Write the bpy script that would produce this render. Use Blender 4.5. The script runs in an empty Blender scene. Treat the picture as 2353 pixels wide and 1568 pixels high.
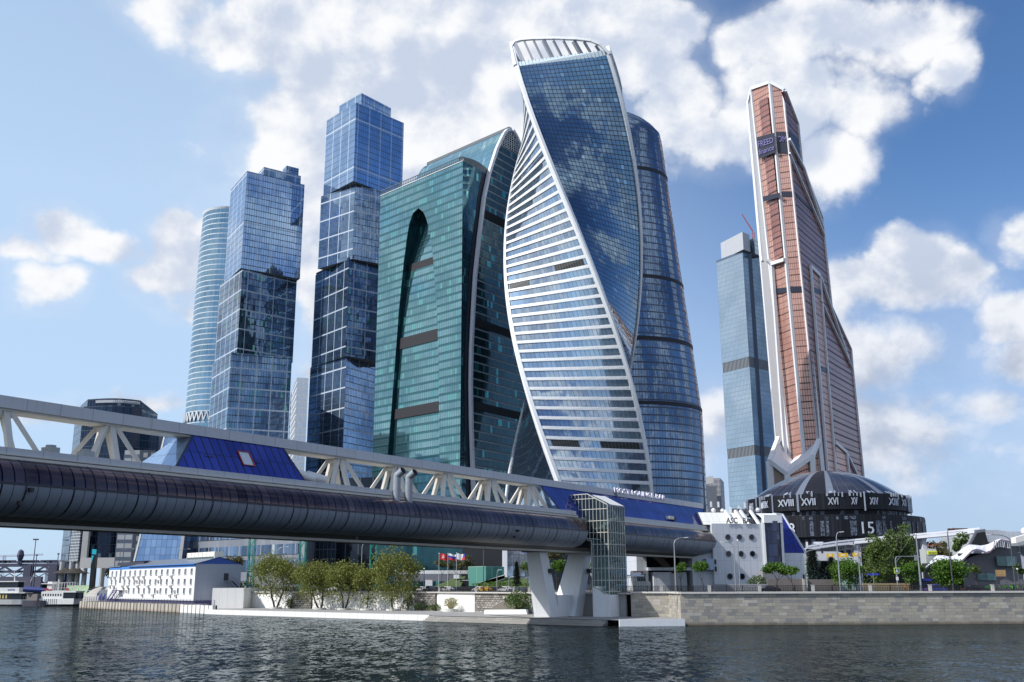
import bpy, bmesh, math, random
from math import sin, cos, tan, pi, radians, sqrt, atan2, asin
from mathutils import Vector, Matrix, noise
SC = bpy.context.scene
COL = SC.collection
random.seed(7)
V = Vector

# ------------------------------------------------------------------ camera
FPX = 2284.0; PITCH = radians(13.8); RHO = 0.003; EYE = V((0, 0, 8.0))
_R = V((1, 0, 0)); FW = V((0, cos(PITCH), sin(PITCH))); _U = V((0, -sin(PITCH), cos(PITCH)))
CR = cos(RHO) * _R - sin(RHO) * _U; CU = sin(RHO) * _R + cos(RHO) * _U
cam = bpy.data.cameras.new('camera'); camo = bpy.data.objects.new('camera', cam); COL.objects.link(camo)
cam.sensor_width = 36.0; cam.lens = FPX / 2353 * 36; cam.clip_start = 0.5; cam.clip_end = 9000
m = Matrix((CR, CU, -FW)).transposed().to_4x4(); m.translation = EYE
camo.matrix_world = m
SC.camera = camo

def ray(x, y):
    return FW + ((x - 1176.5) / FPX) * CR - ((y - 784) / FPX) * CU
def gz(x, y, z):
    d = ray(x, y); return EYE + d * ((z - EYE.z) / d.z)
def gY(x, y, Y):
    d = ray(x, y); return EYE + d * (Y / d.y)
def gp(x, y, p0, n):
    d = ray(x, y); return EYE + d * ((V(p0) - EYE).dot(n) / d.dot(n))

# ------------------------------------------------------------------ world
SUN_EL = radians(41); SUN_H = V((-0.93, -0.37, 0)).normalized()
SUN = V((SUN_H.x * cos(SUN_EL), SUN_H.y * cos(SUN_EL), sin(SUN_EL)))
W = bpy.data.worlds.new('World'); SC.world = W; W.use_nodes = True
nt = W.node_tree; nt.nodes.clear()
def N(t, **k):
    n = nt.nodes.new(t)
    for a, b in k.items(): setattr(n, a, b)
    return n
def L(a, b): nt.links.new(a, b)
def setin(n, i, v):
    if hasattr(v, 'links') or isinstance(v, bpy.types.NodeSocket): L(v, n.inputs[i])
    else: n.inputs[i].default_value = v
def MA(op, a, b=None, c=None, clamp=False):
    n = N('ShaderNodeMath', operation=op, use_clamp=clamp); setin(n, 0, a)
    if b is not None: setin(n, 1, b)
    if c is not None: setin(n, 2, c)
    return n.outputs[0]
def VM(op, a, b=None, c=None):
    n = N('ShaderNodeVectorMath', operation=op); setin(n, 0, a)
    if b is not None: setin(n, 1, b)
    if c is not None: setin(n, 2, c)
    return n.outputs['Value'] if op in ('LENGTH', 'DOT_PRODUCT') else n.outputs['Vector']
def MIX(f, a, b, ty='MIX'):
    n = N('ShaderNodeMix', data_type='RGBA', blend_type=ty); setin(n, 0, f); setin(n, 6, a); setin(n, 7, b)
    return n.outputs[2]
def NOI(vec, scale, detail=4, rough=.5, dist=0.0):
    n = N('ShaderNodeTexNoise'); L(vec, n.inputs['Vector']); n.inputs['Scale'].default_value = scale
    n.inputs['Detail'].default_value = detail; n.inputs['Roughness'].default_value = rough
    n.inputs['Distortion'].default_value = dist
    return n.outputs['Fac'], n.outputs['Color']
def SS(v, a, b):
    n = N('ShaderNodeMapRange', interpolation_type='SMOOTHSTEP'); L(v, n.inputs[0])
    n.inputs[1].default_value = a; n.inputs[2].default_value = b
    return n.outputs[0]
def RGB(r, g, b): return (r, g, b, 1)

sky = N('ShaderNodeTexSky', sky_type='NISHITA', sun_disc=False)
sky.sun_elevation = SUN_EL; sky.sun_rotation = atan2(SUN.x, SUN.y)
sky.air_density = 1.0; sky.dust_density = 1.0; sky.ozone_density = 2.0
tc = N('ShaderNodeTexCoord'); dirv = tc.outputs['Generated']
sep = N('ShaderNodeSeparateXYZ'); L(dirv, sep.inputs[0])
# azimuth / elevation of the sky direction
az = MA('ARCTAN2', sep.outputs[0], sep.outputs[1]); el = MA('ARCSINE', sep.outputs[2])
ae = N('ShaderNodeCombineXYZ'); L(az, ae.inputs[0]); L(el, ae.inputs[1])
wf, wc = NOI(dirv, 9.0, 5, .55)
warp = VM('MULTIPLY', VM('SUBTRACT', wc, (0.5, 0.5, 0.5)), (0.10, 0.08, 0.0))
aew = VM('ADD', ae.outputs[0], warp)
# (x, y, rx, ry, weight) of cloud masses, in hundredths of the view
BLOBS = [(420, 10, 150, 60, .8), (520, 70, 150, 70, .9), (640, 60, 200, 130, 1.1), (820, 160, 270, 190, 1.2), (620, 260, 110, 120, 1), (600, 380, 80, 110, .9), (930, 240, 300, 190, 1.2),
         (1150, 50, 420, 190, 1.2), (1100, 320, 280, 170, 1.1), (800, 400, 330, 150, 1.1), (700, 330, 200, 150, 1.1), (1480, 90, 170, 100, 1.05), (1590, 60, 70, 60, .8), (1550, 220, 110, 80, .8), (1600, 310, 160, 60, .65), (1730, 320, 200, 70, .7),
         (1760, 90, 120, 80, 1), (1880, 70, 170, 100, 1.15), (2030, 80, 160, 90, 1.05), (2185, 160, 50, 60, .9), (1820, 240, 160, 100, .95), (1990, 230, 130, 80, .7), (1900, 370, 110, 80, .8),
         (130, 530, 90, 50, .95), (30, 570, 100, 40, .85), (225, 560, 85, 40, .85), (100, 650, 80, 60, .85), (420, 540, 90, 75, .95), (360, 630, 75, 50, .75), (420, 600, 110, 90, .8),
         (1960, 620, 95, 50, 1.05), (2060, 605, 115, 60, 1.15), (2200, 620, 85, 55, 1.05), (2060, 670, 220, 60, .85), (2310, 720, 90, 60, .8), (2340, 820, 120, 80, .75),
         (2250, 930, 150, 70, .6), (2080, 800, 250, 110, .42), (2120, 1000, 330, 130, .36), (2350, 540, 70, 50, .6), (230, 935, 190, 26, .6), (720, 660, 60, 200, .75), (700, 860, 60, 80, .6), (450, 700, 60, 40, .5), (1640, 960, 60, 80, .5)]
cur = None
for bx, by, rx, ry, w in BLOBS:
    d = ray(bx, by).normalized()
    a0 = atan2(d.x, d.y); e0 = asin(d.z)
    v = VM('MULTIPLY', VM('SUBTRACT', aew, (a0, e0, 0)), (FPX / rx / 1.15, FPX / ry / 1.15, 0))
    q = MA('MULTIPLY_ADD', VM('LENGTH', v), -w, w)
    cur = q if cur is None else MA('MAXIMUM', cur, q)
# the rest of the sky carries scattered clouds of the same kind
g0, _ = NOI(dirv, 2.6, 3, .5)
gen = MA('MULTIPLY', MA('SUBTRACT', g0, 0.52), 4.0)
front = SS(MA('ABSOLUTE', az), 0.50, 0.85)
highel = SS(el, 0.60, 0.75)
wgt = MA('MAXIMUM', front, highel)
cover = MA('ADD', MA('MULTIPLY', MA('MAXIMUM', cur, -0.6), MA('SUBTRACT', 1.0, wgt)), MA('MULTIPLY', gen, wgt))
# unseen cloud banks beside and behind the camera, added to brighten the tower glass
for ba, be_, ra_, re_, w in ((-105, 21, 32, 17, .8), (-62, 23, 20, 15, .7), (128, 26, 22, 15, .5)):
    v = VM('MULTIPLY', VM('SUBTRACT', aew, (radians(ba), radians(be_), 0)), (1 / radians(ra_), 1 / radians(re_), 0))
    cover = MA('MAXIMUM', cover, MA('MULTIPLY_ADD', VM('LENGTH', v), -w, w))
scl = VM('MULTIPLY', dirv, (1, 1, 1.15))
def puffs(v, det):
    a_, c_ = NOI(v, 9.0, det, .56, .1)
    vo = N('ShaderNodeTexVoronoi', feature='SMOOTH_F1'); L(VM('ADD', v, VM('MULTIPLY', VM('SUBTRACT', c_, (.5, .5, .5)), (.06, .06, .06))), vo.inputs['Vector'])
    vo.inputs['Scale'].default_value = 21.0; vo.inputs['Smoothness'].default_value = .7
    return MA('ADD', MA('MULTIPLY', a_, .88), MA('MULTIPLY', MA('SUBTRACT', .74, vo.outputs['Distance']), .15))
n1 = puffs(scl, 9)
n2 = puffs(VM('ADD', scl, (-0.020, -0.004, 0.026)), 6)
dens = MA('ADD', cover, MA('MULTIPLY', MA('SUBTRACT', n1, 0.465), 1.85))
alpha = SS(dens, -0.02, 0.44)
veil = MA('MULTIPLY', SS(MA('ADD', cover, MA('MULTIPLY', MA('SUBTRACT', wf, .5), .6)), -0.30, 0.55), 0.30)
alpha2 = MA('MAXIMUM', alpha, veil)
lit = SS(MA('ADD', MA('MULTIPLY', MA('SUBTRACT', n1, n2), 4.2), MA('MULTIPLY', MA('SUBTRACT', 0.75, dens), .32)), -0.40, 0.52)
low = SS(el, 0.02, 0.30)
shade = MIX(low, RGB(5.0, 5.8, 7.4), RGB(6.2, 7.0, 8.6))
lr = MA('MULTIPLY', SS(el, .36, .14), SS(az, .08, .30))
litc = MIX(lr, RGB(10.3, 10.4, 10.6), RGB(8.6, 9.0, 9.9)); shade = MIX(lr, shade, RGB(4.9, 5.6, 7.0))
ccol = MIX(lit, shade, litc)
skyc = MIX(1.0, sky.outputs[0], RGB(0.86, 1.18, 1.52), 'MULTIPLY')
lfa = SS(az, 0.45, -0.30)
hz = MA('MINIMUM', 1.0, MA('ADD', SS(el, 0.42, -0.02), MA('MULTIPLY', lfa, SS(el, 1.3, 0.25))))
# air near the horizon is paler
hcol = MIX(lfa, RGB(5.2, 6.6, 9.2), RGB(6.4, 8.4, 10.9))
skyc = MIX(MA('MULTIPLY', hz, 0.78), skyc, hcol)
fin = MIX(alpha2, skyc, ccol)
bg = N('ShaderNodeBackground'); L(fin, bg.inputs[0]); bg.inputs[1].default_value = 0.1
wo = N('ShaderNodeOutputWorld'); L(bg.outputs[0], wo.inputs[0])
W.cycles.sampling_method = 'MANUAL'; W.cycles.sample_map_resolution = 512

sl = bpy.data.lights.new('sun', 'SUN'); so = bpy.data.objects.new('sun', sl); COL.objects.link(so)
sl.energy = 5.0; sl.angle = radians(0.5); sl.color = (1.0, 0.96, 0.91)
so.rotation_euler = SUN.to_track_quat('Z', 'Y').to_euler()
SC.view_settings.view_transform = 'Standard'; SC.view_settings.look = 'None'
SC.view_settings.exposure = -0.08; SC.view_settings.gamma = 1.0
SC.render.engine = 'CYCLES'; SC.cycles.max_bounces = 5; SC.cycles.glossy_bounces = 3; SC.cycles.diffuse_bounces = 2
SC.cycles.transmission_bounces = 3; SC.cycles.transparent_max_bounces = 12; SC.cycles.caustics_reflective = False

# ------------------------------------------------------------------ materials
def newmat(name):
    global nt
    M = bpy.data.materials.new(name); M.use_nodes = True; nt = M.node_tree; nt.nodes.clear(); return M
def finish(M, **k):
    p = N('ShaderNodeBsdfPrincipled'); o = N('ShaderNodeOutputMaterial'); L(p.outputs[0], o.inputs[0])
    for a, b in k.items():
        a = {'col': 'Base Color', 'rough': 'Roughness', 'metal': 'Metallic', 'nrm': 'Normal', 'spec': 'Specular IOR Level',
             'trans': 'Transmission Weight', 'alpha': 'Alpha', 'ior': 'IOR', 'em': 'Emission Color', 'es': 'Emission Strength', 'coat': 'Coat Weight'}[a]
        if isinstance(b, bpy.types.NodeSocket): L(b, p.inputs[a])
        else: p.inputs[a].default_value = b
    return M
_pl = {}
def plain(col, rough=.6, metal=0.0, var=.12, scale=.8, name='paint'):
    """one paint with a little wear in it"""
    key = (col, rough, metal, var, scale, name)
    if key in _pl: return _pl[key]
    M = newmat(name); g = N('ShaderNodeTexCoord').outputs['Object']
    f, _ = NOI(g, scale, 5, .6)
    c = MIX(f, tuple(x * (1 - var) for x in col) + (1,), tuple(min(1, x * (1 + var)) for x in col) + (1,))
    _pl[key] = finish(M, col=c, rough=rough, metal=metal); return _pl[key]

def grid_nodes(pw, ph, lw, lh, ou=0.0, ov=0.0):
    uv = N('ShaderNodeUVMap').outputs[0]; s = N('ShaderNodeSeparateXYZ'); L(uv, s.inputs[0])
    u = MA('DIVIDE', MA('ADD', s.outputs[0], ou), pw); v = MA('DIVIDE', MA('ADD', s.outputs[1], ov), ph)
    fu = MA('FRACT', u); fv = MA('FRACT', v)
    lu = MA('LESS_THAN', fu, lw / pw) if lw > 0 else None
    lv = MA('LESS_THAN', fv, lh / ph) if lh > 0 else None
    ln = MA('MAXIMUM', lu, lv) if (lu is not None and lv is not None) else (lu if lu is not None else lv)
    c = N('ShaderNodeCombineXYZ'); L(MA('FLOOR', u), c.inputs[0]); L(MA('FLOOR', v), c.inputs[1])
    return ln, c.outputs[0], fu, fv, uv

def facade(name, g1, g2, frame, pw=1.5, ph=3.9, lw=.12, lh=.2, coarse=None, metal=.8, rough=.08, jit=.02,
           lights=None, span=None, wave=0.012, fmetal=0.0, dirt=.35):
    """curtain wall: panes of coated glass that differ a little in tint and tilt, in a grid of mullions (UV in metres)"""
    M = newmat(name)
    ln, pid, fu, fv, uv = grid_nodes(pw, ph, lw, lh)
    wn = N('ShaderNodeTexWhiteNoise', noise_dimensions='3D'); L(pid, wn.inputs['Vector'])
    big, _ = NOI(uv, .035, 4, .55)
    t = MA('ADD', MA('MULTIPLY', wn.outputs[0], 1 - dirt), MA('MULTIPLY', SS(big, .35, .65), dirt))
    c = MIX(t, g1 + (1,), g2 + (1,))
    if lights:
        # blinds and bright ceilings behind some panes, in runs along a floor
        v2 = VM('MULTIPLY', pid, (.28, 1.0, 1)); r2, _ = NOI(v2, .9, 2, .5)
        on = MA('MULTIPLY', MA('GREATER_THAN', wn.outputs[0], 1 - lights[1]), MA('GREATER_THAN', r2, lights[2]))
        c = MIX(on, c, lights[0] + (1,))
    met = metal
    if span:
        sp = MA('GREATER_THAN', fv, 1 - span[0]); c = MIX(sp, c, span[1] + (1,))
    c = MIX(ln, c, frame + (1,))
    lines = ln
    if coarse:
        l2, _, _, _, _ = grid_nodes(coarse[0], coarse[1], coarse[2], coarse[3])
        c = MIX(l2, c, (coarse[4] if len(coarse) > 4 else frame) + (1,)); lines = MA('MAXIMUM', ln, l2)
    geo = N('ShaderNodeNewGeometry').outputs['Normal']
    j = VM('MULTIPLY', VM('SUBTRACT', wn.outputs[1], (.5, .5, .5)), (jit, jit, jit * .6))
    _, wv = NOI(uv, .22, 2, .5)
    w2 = VM('MULTIPLY', VM('SUBTRACT', wv, (.5, .5, .5)), (wave, wave, wave))
    nn = VM('NORMALIZE', VM('ADD', VM('ADD', geo, j), w2))
    mt = MA('MULTIPLY', MA('SUBTRACT', 1.0, lines), metal) if fmetal == 0 else metal
    ro = MA('ADD', rough, MA('MULTIPLY', lines, .35))
    return finish(M, col=c, rough=ro, metal=mt, nrm=nn)

def panels(name, col, pw, ph, lw=.05, line=(.2, .2, .22), var=.08, rough=.5, metal=0.0, noise_s=.5, lh=None):
    """cladding panels or masonry courses with joints"""
    M = newmat(name)
    ln, pid, fu, fv, uv = grid_nodes(pw, ph, lw, lw if lh is None else lh)
    wn = N('ShaderNodeTexWhiteNoise', noise_dimensions='3D'); L(pid, wn.inputs['Vector'])
    f, _ = NOI(uv, noise_s, 6, .65)
    t = MA('ADD', MA('MULTIPLY', wn.outputs[0], .5), MA('MULTIPLY', f, .5))
    c = MIX(t, tuple(x * (1 - 2 * var) for x in col) + (1,), tuple(min(1, x * (1 + 2 * var)) for x in col) + (1,))
    sk, _ = NOI(VM('MULTIPLY', uv, (1.1, .07, 1)), 1.0, 5, .65)   # rain streaks and grime
    c = MIX(MA('MULTIPLY', SS(sk, .48, .74), .22), c, tuple(x * .45 for x in col) + (1,))
    c = MIX(ln, c, line + (1,))
    return finish(M, col=c, rough=rough, metal=metal)

# ------------------------------------------------------------------ mesh helpers
ORG = {}
def tag(o, label=None, cat=None, group=None, kind=None):
    if label: o['label'] = label
    if cat: o['category'] = cat
    if group: o['group'] = group
    if kind: o['kind'] = kind
    return o
def thing(name, label, cat, loc=(0, 0, 0), group=None):
    o = bpy.data.objects.new(name, None); COL.objects.link(o); o.location = V(loc); ORG[o.name] = V(loc)
    o.empty_display_size = .5
    return tag(o, label, cat, group)
class MB:
    def __init__(s): s.v = []; s.f = []; s.u = []; s.m = []; s.cuts = []
    def cut(s):
        """the faces so far are one piece; build_each makes an object of every piece"""
        s.cuts.append(len(s.f))
    def build_each(s, name, mats, parent=None, **k):
        ends = sorted(set(c for c in s.cuts + [len(s.f)] if c > 0)); a = 0; out = []
        for e in ends:
            q = MB()
            for i in range(a, e): q.face([s.v[j] for j in s.f[i]], s.m[i], s.u[i])
            if q.f: out.append(q.build(name, mats, parent, **k))
            a = e
        return out
    def face(s, pts, m=0, uv=None):
        b = len(s.v); s.v += [tuple(p) for p in pts]; s.f.append(tuple(range(b, b + len(pts)))); s.m.append(m)
        if uv is None:
            p0, p1 = V(pts[0]), V(pts[1]); ax = (p1 - p0); n = (V(pts[1]) - V(pts[0])).cross(V(pts[2]) - V(pts[0]))
            n = n.normalized() if n.length > 1e-9 else V((0, 0, 1))
            if abs(n.z) < .95: hu = V((-n.y, n.x, 0)).normalized(); uv = [(V(p).dot(hu), V(p).z) for p in pts]
            else: uv = [(V(p).x, V(p).y) for p in pts]
        s.u.append(list(uv))
    def par(s, o, a, b, c, m=0):
        """parallelepiped from corner o and edge vectors"""
        o, a, b, c = V(o), V(a), V(b), V(c)
        if a.cross(b).dot(c) < 0: a, b = b, a
        P = [o, o + a, o + a + b, o + b, o + c, o + a + c, o + a + b + c, o + b + c]
        for q in ((3, 2, 1, 0), (4, 5, 6, 7), (0, 1, 5, 4), (1, 2, 6, 5), (2, 3, 7, 6), (3, 0, 4, 7)): s.face([P[i] for i in q], m)
    def box(s, c, d, m=0, rz=0.0):
        ca, sa = cos(rz), sin(rz); ax = V((ca, sa, 0)) * d[0]; ay = V((-sa, ca, 0)) * d[1]; az_ = V((0, 0, d[2]))
        s.par(V(c) - ax / 2 - ay / 2 - az_ / 2, ax, ay, az_, m)
    def bar(s, p, q, w, h=None, m=0, up=V((0, 0, 1))):
        p, q = V(p), V(q); d = q - p
        if d.length < 1e-6: return
        if abs(d.normalized().dot(up)) > .98: up = V((0, 1, 0))
        x = d.cross(up).normalized() * w; y = x.cross(d).normalized() * (h or w)
        s.par(p - x / 2 - y / 2, x, y, d, m)
    def tube(s, p, q, r0, r1=None, n=8, m=0, cap=True):
        p, q = V(p), V(q); r1 = r0 if r1 is None else r1; d = (q - p).normalized()
        up = V((0, 0, 1)) if abs(d.z) < .95 else V((1, 0, 0)); x = d.cross(up).normalized(); y = d.cross(x)
        A = [p + (x * cos(2 * pi * i / n) + y * sin(2 * pi * i / n)) * r0 for i in range(n)]
        B = [q + (x * cos(2 * pi * i / n) + y * sin(2 * pi * i / n)) * r1 for i in range(n)]
        for i in range(n):
            j = (i + 1) % n; s.face([A[j], A[i], B[i], B[j]], m)
        if cap: s.face(B[::-1], m); s.face(A, m)
    def path(s, pts, r, n=6, m=0):
        rs = r if isinstance(r, (list, tuple)) else [r] * len(pts)
        for i in range(len(pts) - 1): s.tube(pts[i], pts[i + 1], rs[i], rs[i + 1], n, m)
    def prism(s, poly, z0, z1, m=0, mt=None, top=True, u0=0.0):
        """vertical walls round a plan polygon; z1 may be a list"""
        n = len(poly); ar = sum(poly[i][0] * poly[(i + 1) % n][1] - poly[(i + 1) % n][0] * poly[i][1] for i in range(n))
        if ar < 0: poly = poly[::-1]
        u = u0
        for i in range(n):
            a, b = V((poly[i][0], poly[i][1], 0)), V((poly[(i + 1) % n][0], poly[(i + 1) % n][1], 0)); l = (b - a).length
            s.face([(a.x, a.y, z0), (b.x, b.y, z0), (b.x, b.y, z1), (a.x, a.y, z1)], m, [(u, z0), (u + l, z0), (u + l, z1), (u, z1)]); u += l
        if top:
            s.face([(p[0], p[1], z1) for p in poly], m if mt is None else mt)
            s.face([(p[0], p[1], z0) for p in poly[::-1]], m if mt is None else mt)
    def rings(s, R, m=0, us=1.0, closed=True, vz=None):
        """loft between rings of equal count; UV runs round and up"""
        for k in range(len(R) - 1):
            A, B = R[k], R[k + 1]; n = len(A); u = 0.0
            for i in range(n if closed else n - 1):
                j = (i + 1) % n; l = (V(A[j]) - V(A[i])).length; l2 = (V(B[j]) - V(B[i])).length; l = max(l, l2)
                va, vb = (V(A[i]).z, V(B[i]).z) if vz is None else (vz[k], vz[k + 1])
                if us == 'ring': ua, ub = i * vz_w, (i + 1) * vz_w
                else: ua, ub = u, u + l
                s.face([A[i], A[j], B[j], B[i]], m, [(ua, va), (ub, va), (ub, vb), (ua, vb)]); u += l
    def ball(s, c, r, n=8, m=0, sz=1.0):
        c = V(c); R = []
        for k in range(n // 2 + 1):
            a = -pi / 2 + pi * k / (n // 2); R.append([c + V((r * cos(a) * cos(2 * pi * i / n), r * cos(a) * sin(2 * pi * i / n), r * sin(a) * sz)) for i in range(n)])
        s.rings(R, m)
    def build(s, name, mats, parent=None, smooth=False, loc=None, kind=None):
        org = ORG[parent.name] if parent is not None else (V(loc) if loc is not None else V((0, 0, 0)))
        me = bpy.data.meshes.new(name); me.from_pydata([tuple(V(p) - org) for p in s.v], [], s.f)
        uvl = me.uv_layers.new(name='UVMap'); flat = [c for f in s.u for p in f for c in p[:2]]
        uvl.data.foreach_set('uv', flat)
        if not isinstance(mats, (list, tuple)): mats = [mats]
        for q in mats: me.materials.append(q)
        me.polygons.foreach_set('material_index', s.m)
        if smooth:
            bm = bmesh.new(); bm.from_mesh(me); bmesh.ops.remove_doubles(bm, verts=bm.verts, dist=1e-4); bm.to_mesh(me); bm.free()
            me.polygons.foreach_set('use_smooth', [True] * len(me.polygons))
            me.set_sharp_from_angle(angle=radians(40))
        me.update()
        o = bpy.data.objects.new(name, me); COL.objects.link(o)
        if parent is not None: o.parent = parent
        else: o.location = org
        ORG[o.name] = org
        if kind: o['kind'] = kind
        return o
def copy_thing(o, loc, rz=0.0, label=None):
    r = o.copy(); COL.objects.link(r); r.location = V(loc); r.rotation_euler = (0, 0, rz)
    if label: r['label'] = label
    for ch in o.children:
        c = ch.copy(); COL.objects.link(c); c.parent = r
        for g in ch.children:
            d = g.copy(); COL.objects.link(d); d.parent = c
    return r
def text_mesh(txt, size=1.0, depth=.1, bold=False):
    """lettering as plain mesh data: verts (x along, y up, z out) and faces"""
    cu = bpy.data.curves.new('t', 'FONT'); cu.body = txt; cu.size = size; cu.extrude = depth / 2; cu.resolution_u = 2
    cu.align_x = 'LEFT'
    if bold: cu.offset = size * .025
    ob = bpy.data.objects.new('t', cu); COL.objects.link(ob)
    dg = bpy.context.evaluated_depsgraph_get(); me = bpy.data.meshes.new_from_object(ob.evaluated_get(dg))
    vs = [v.co.copy() for v in me.vertices]; fs = [tuple(p.vertices) for p in me.polygons]
    bpy.data.objects.remove(ob); bpy.data.curves.remove(cu); bpy.data.meshes.remove(me)
    return vs, fs
def put_text(mb, txt, size, fn, depth=.1, m=0, bold=False, center=True, width=None):
    vs, fs = text_mesh(txt, size, depth, bold)
    if not vs: return
    x0 = min(v.x for v in vs); x1 = max(v.x for v in vs)
    k = (width / (x1 - x0)) if width else 1.0; cx = (x0 + x1) / 2 if center else x0
    P = [fn((v.x - cx) * k, v.y, v.z) for v in vs]
    for f in fs: mb.face([P[i] for i in f], m, [(0, 0)] * len(f))
def pl_fn(o, ux, uy, un):
    o, ux, uy, un = V(o), V(ux), V(uy), V(un)
    return lambda x, y, z: o + ux * x + uy * y + un * z
# ================================================================== setting: water, ground, quay
def struct(name, mb, mats, **k):
    o = mb.build(name, mats, **k); o['kind'] = 'structure'; return o

M = newmat('river_water')
g = N('ShaderNodeNewGeometry').outputs['Position']
def wv(v, sx, sy, sc, amp, det=3):
    _, c_ = NOI(VM('MULTIPLY', v, (sx, sy, 1)), sc, det, .6)
    return VM('MULTIPLY', VM('SUBTRACT', c_, (.5, .5, .5)), (amp, amp, 0))
patch, _ = NOI(VM('MULTIPLY', g, (.020, .045, 1)), 1.0, 4, .6)
gust = MA('ADD', .35, SS(patch, .32, .68))
sl_ = VM('ADD', VM('ADD', wv(g, 1.0, .55, 1.9, .85), wv(g, 1.0, .6, .5, .55)), wv(g, 1.0, .8, .12, .16))
gv = N('ShaderNodeCombineXYZ'); L(gust, gv.inputs[0]); L(gust, gv.inputs[1]); gv.inputs[2].default_value = 1
nrm_ = VM('NORMALIZE', VM('ADD', VM('MULTIPLY', sl_, gv.outputs[0]), (0, 0, 1)))
wcol = MIX(patch, RGB(.005, .011, .015), RGB(.016, .019, .014))
df = N('ShaderNodeBsdfDiffuse'); L(wcol, df.inputs[0]); gl = N('ShaderNodeBsdfGlossy'); gl.inputs['Roughness'].default_value = .05; gl.inputs[0].default_value = RGB(.86, .94, 1.0)
L(nrm_, df.inputs['Normal']); L(nrm_, gl.inputs['Normal']); lw_ = N('ShaderNodeLayerWeight'); L(nrm_, lw_.inputs['Normal']); lw_.inputs[0].default_value = .5
fac = MA('ADD', .02, MA('MULTIPLY', MA('POWER', lw_.outputs['Facing'], 6.0), .46)); mxs = N('ShaderNodeMixShader'); L(fac, mxs.inputs[0]); L(df.outputs[0], mxs.inputs[1]); L(gl.outputs[0], mxs.inputs[2])
ow = N('ShaderNodeOutputMaterial'); L(mxs.outputs[0], ow.inputs[0]); M_WATER = M
mb = MB(); mb.face([(-3000, -800, 0), (3000, -800, 0), (3000, 1800, 0), (-3000, 1800, 0)])
struct('river', mb, M_WATER)

M = newmat('asphalt'); g = N('ShaderNodeTexCoord').outputs['Object']
f, _ = NOI(g, .05, 6, .6); f2, _ = NOI(g, 2.5, 4, .6)
M_ASPH = finish(M, col=MIX(MA('ADD', MA('MULTIPLY', f, .6), MA('MULTIPLY', f2, .4)), RGB(.045, .045, .05), RGB(.12, .12, .12)), rough=.9)
M = newmat('pale_granite'); g = N('ShaderNodeTexCoord').outputs['Object']
f, _ = NOI(g, .25, 6, .65); f2, _ = NOI(g, 3.0, 4, .6)
M_GRAN = finish(M, col=MIX(MA('ADD', MA('MULTIPLY', f, .7), MA('MULTIPLY', f2, .3)), RGB(.20, .195, .185), RGB(.42, .41, .39)), rough=.8)
M = newmat('grass'); g = N('ShaderNodeTexCoord').outputs['Object']
f, _ = NOI(g, .6, 6, .65)
M_GRASS = finish(M, col=MIX(f, RGB(.03, .055, .012), RGB(.11, .15, .04)), rough=.9)

ST = 6.2   # street level
QZ = 1.2   # lower quay
# bank line in plan, right to left
BANK = [(900, 232), (105, 211), (46, 209), (34, 208.4), (34, 224), (26, 226), (4, 256), (-20, 283), (-86, 331), (-96, 345)]
BANK2 = [(-118, 360), (-150, 400), (-190, 470), (-330, 720), (-2600, 1700)]
mb = MB(); poly = [(x, y, ST) for x, y in BANK + BANK2] + [(-3000, 6000, ST), (3000, 6000, ST), (3000, 232, ST)]
mb.face(poly[::-1])
struct('ground', mb, M_ASPH)
# road surface and kerb line along the bank
mb = MB(); off = [(x + 2, y + 5) for x, y in BANK[:9]]
for i in range(len(off) - 1):
    a, b = V((*off[i], 0)), V((*off[i + 1], 0)); d = (b - a).normalized(); n = V((d.y, -d.x, 0))
    if n.y < 0: n = -n
    if abs(d.x) < .3: continue
    mb.face([a + V((0, 0, ST + .004)), b + V((0, 0, ST + .004)), b + n * 14 + V((0, 0, ST + .004)), a + n * 14 + V((0, 0, ST + .004))])
M_ROAD = plain((.06, .06, .065), .85, var=.15, scale=.3, name='road_asphalt')
struct('road', mb, M_ROAD)
# lower quay
QF = [(34.2, 206.2), (21, 204.5), (-29, 247), (-86, 298), (-90, 303)]
mb = MB()
top = [(x, y) for x, y in QF] + [(-104, 338), (-98, 342), (-86, 331), (-20, 283), (4, 256), (26, 226), (34, 224)]
mb.face([(x, y, QZ) for x, y in top][::-1])
struct('quay', mb, M_GRAN)

# white kerb facing of the quay and the granite steps
M_KERB = panels('white_kerb_panels', (.78, .78, .76), 3.2, 5, .06, (.35, .35, .33), .03, .7, noise_s=.3)
mb = MB()
def seg_wall(mb, a, b, z0, z1, th, m=0):
    a, b = V((a[0], a[1], 0)), V((b[0], b[1], 0)); d = b - a; n = V((-d.y, d.x, 0)).normalized() * th
    if n.y > 0: n = -n
    mb.par(a + V((0, 0, z0)), d, n, V((0, 0, z1 - z0)), m)
seg_wall(mb, QF[2], QF[3], -1.5, QZ + .18, .5); seg_wall(mb, QF[3], QF[4], -1.5, QZ + .18, .5)
q12 = V((QF[1][0], QF[1][1], 0)).lerp(V((QF[2][0], QF[2][1], 0)), .80)
seg_wall(mb, q12, QF[2], -1.5, QZ + .18, .5)
o = mb.build('quay_kerb_wall', M_KERB)
tag(o, 'long low white kerb wall along the water below the willow trees', 'wall')
mb = MB()
for k in range(3):
    a = V((QF[1][0] - 2, QF[1][1] + 1.8, 0)); b = q12.copy(); d = (b - a); n = V((-d.y, d.x, 0)).normalized(); n = -n if n.y > 0 else n
    mb.par(a + n * 0 + V((0, 0, -1.5)), d, n * (.9 + .8 * k), V((0, 0, 1.5 + QZ - .1 - .38 * k)), 0)
M_STEP = panels('grey_granite_blocks', (.34, .33, .31), 2.6, .4, .05, (.12, .12, .11), .12, .85)
o = mb.build('quay_steps', M_STEP); tag(o, 'broad grey granite steps going down to the water in front of the bridge pier', 'steps')
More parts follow.
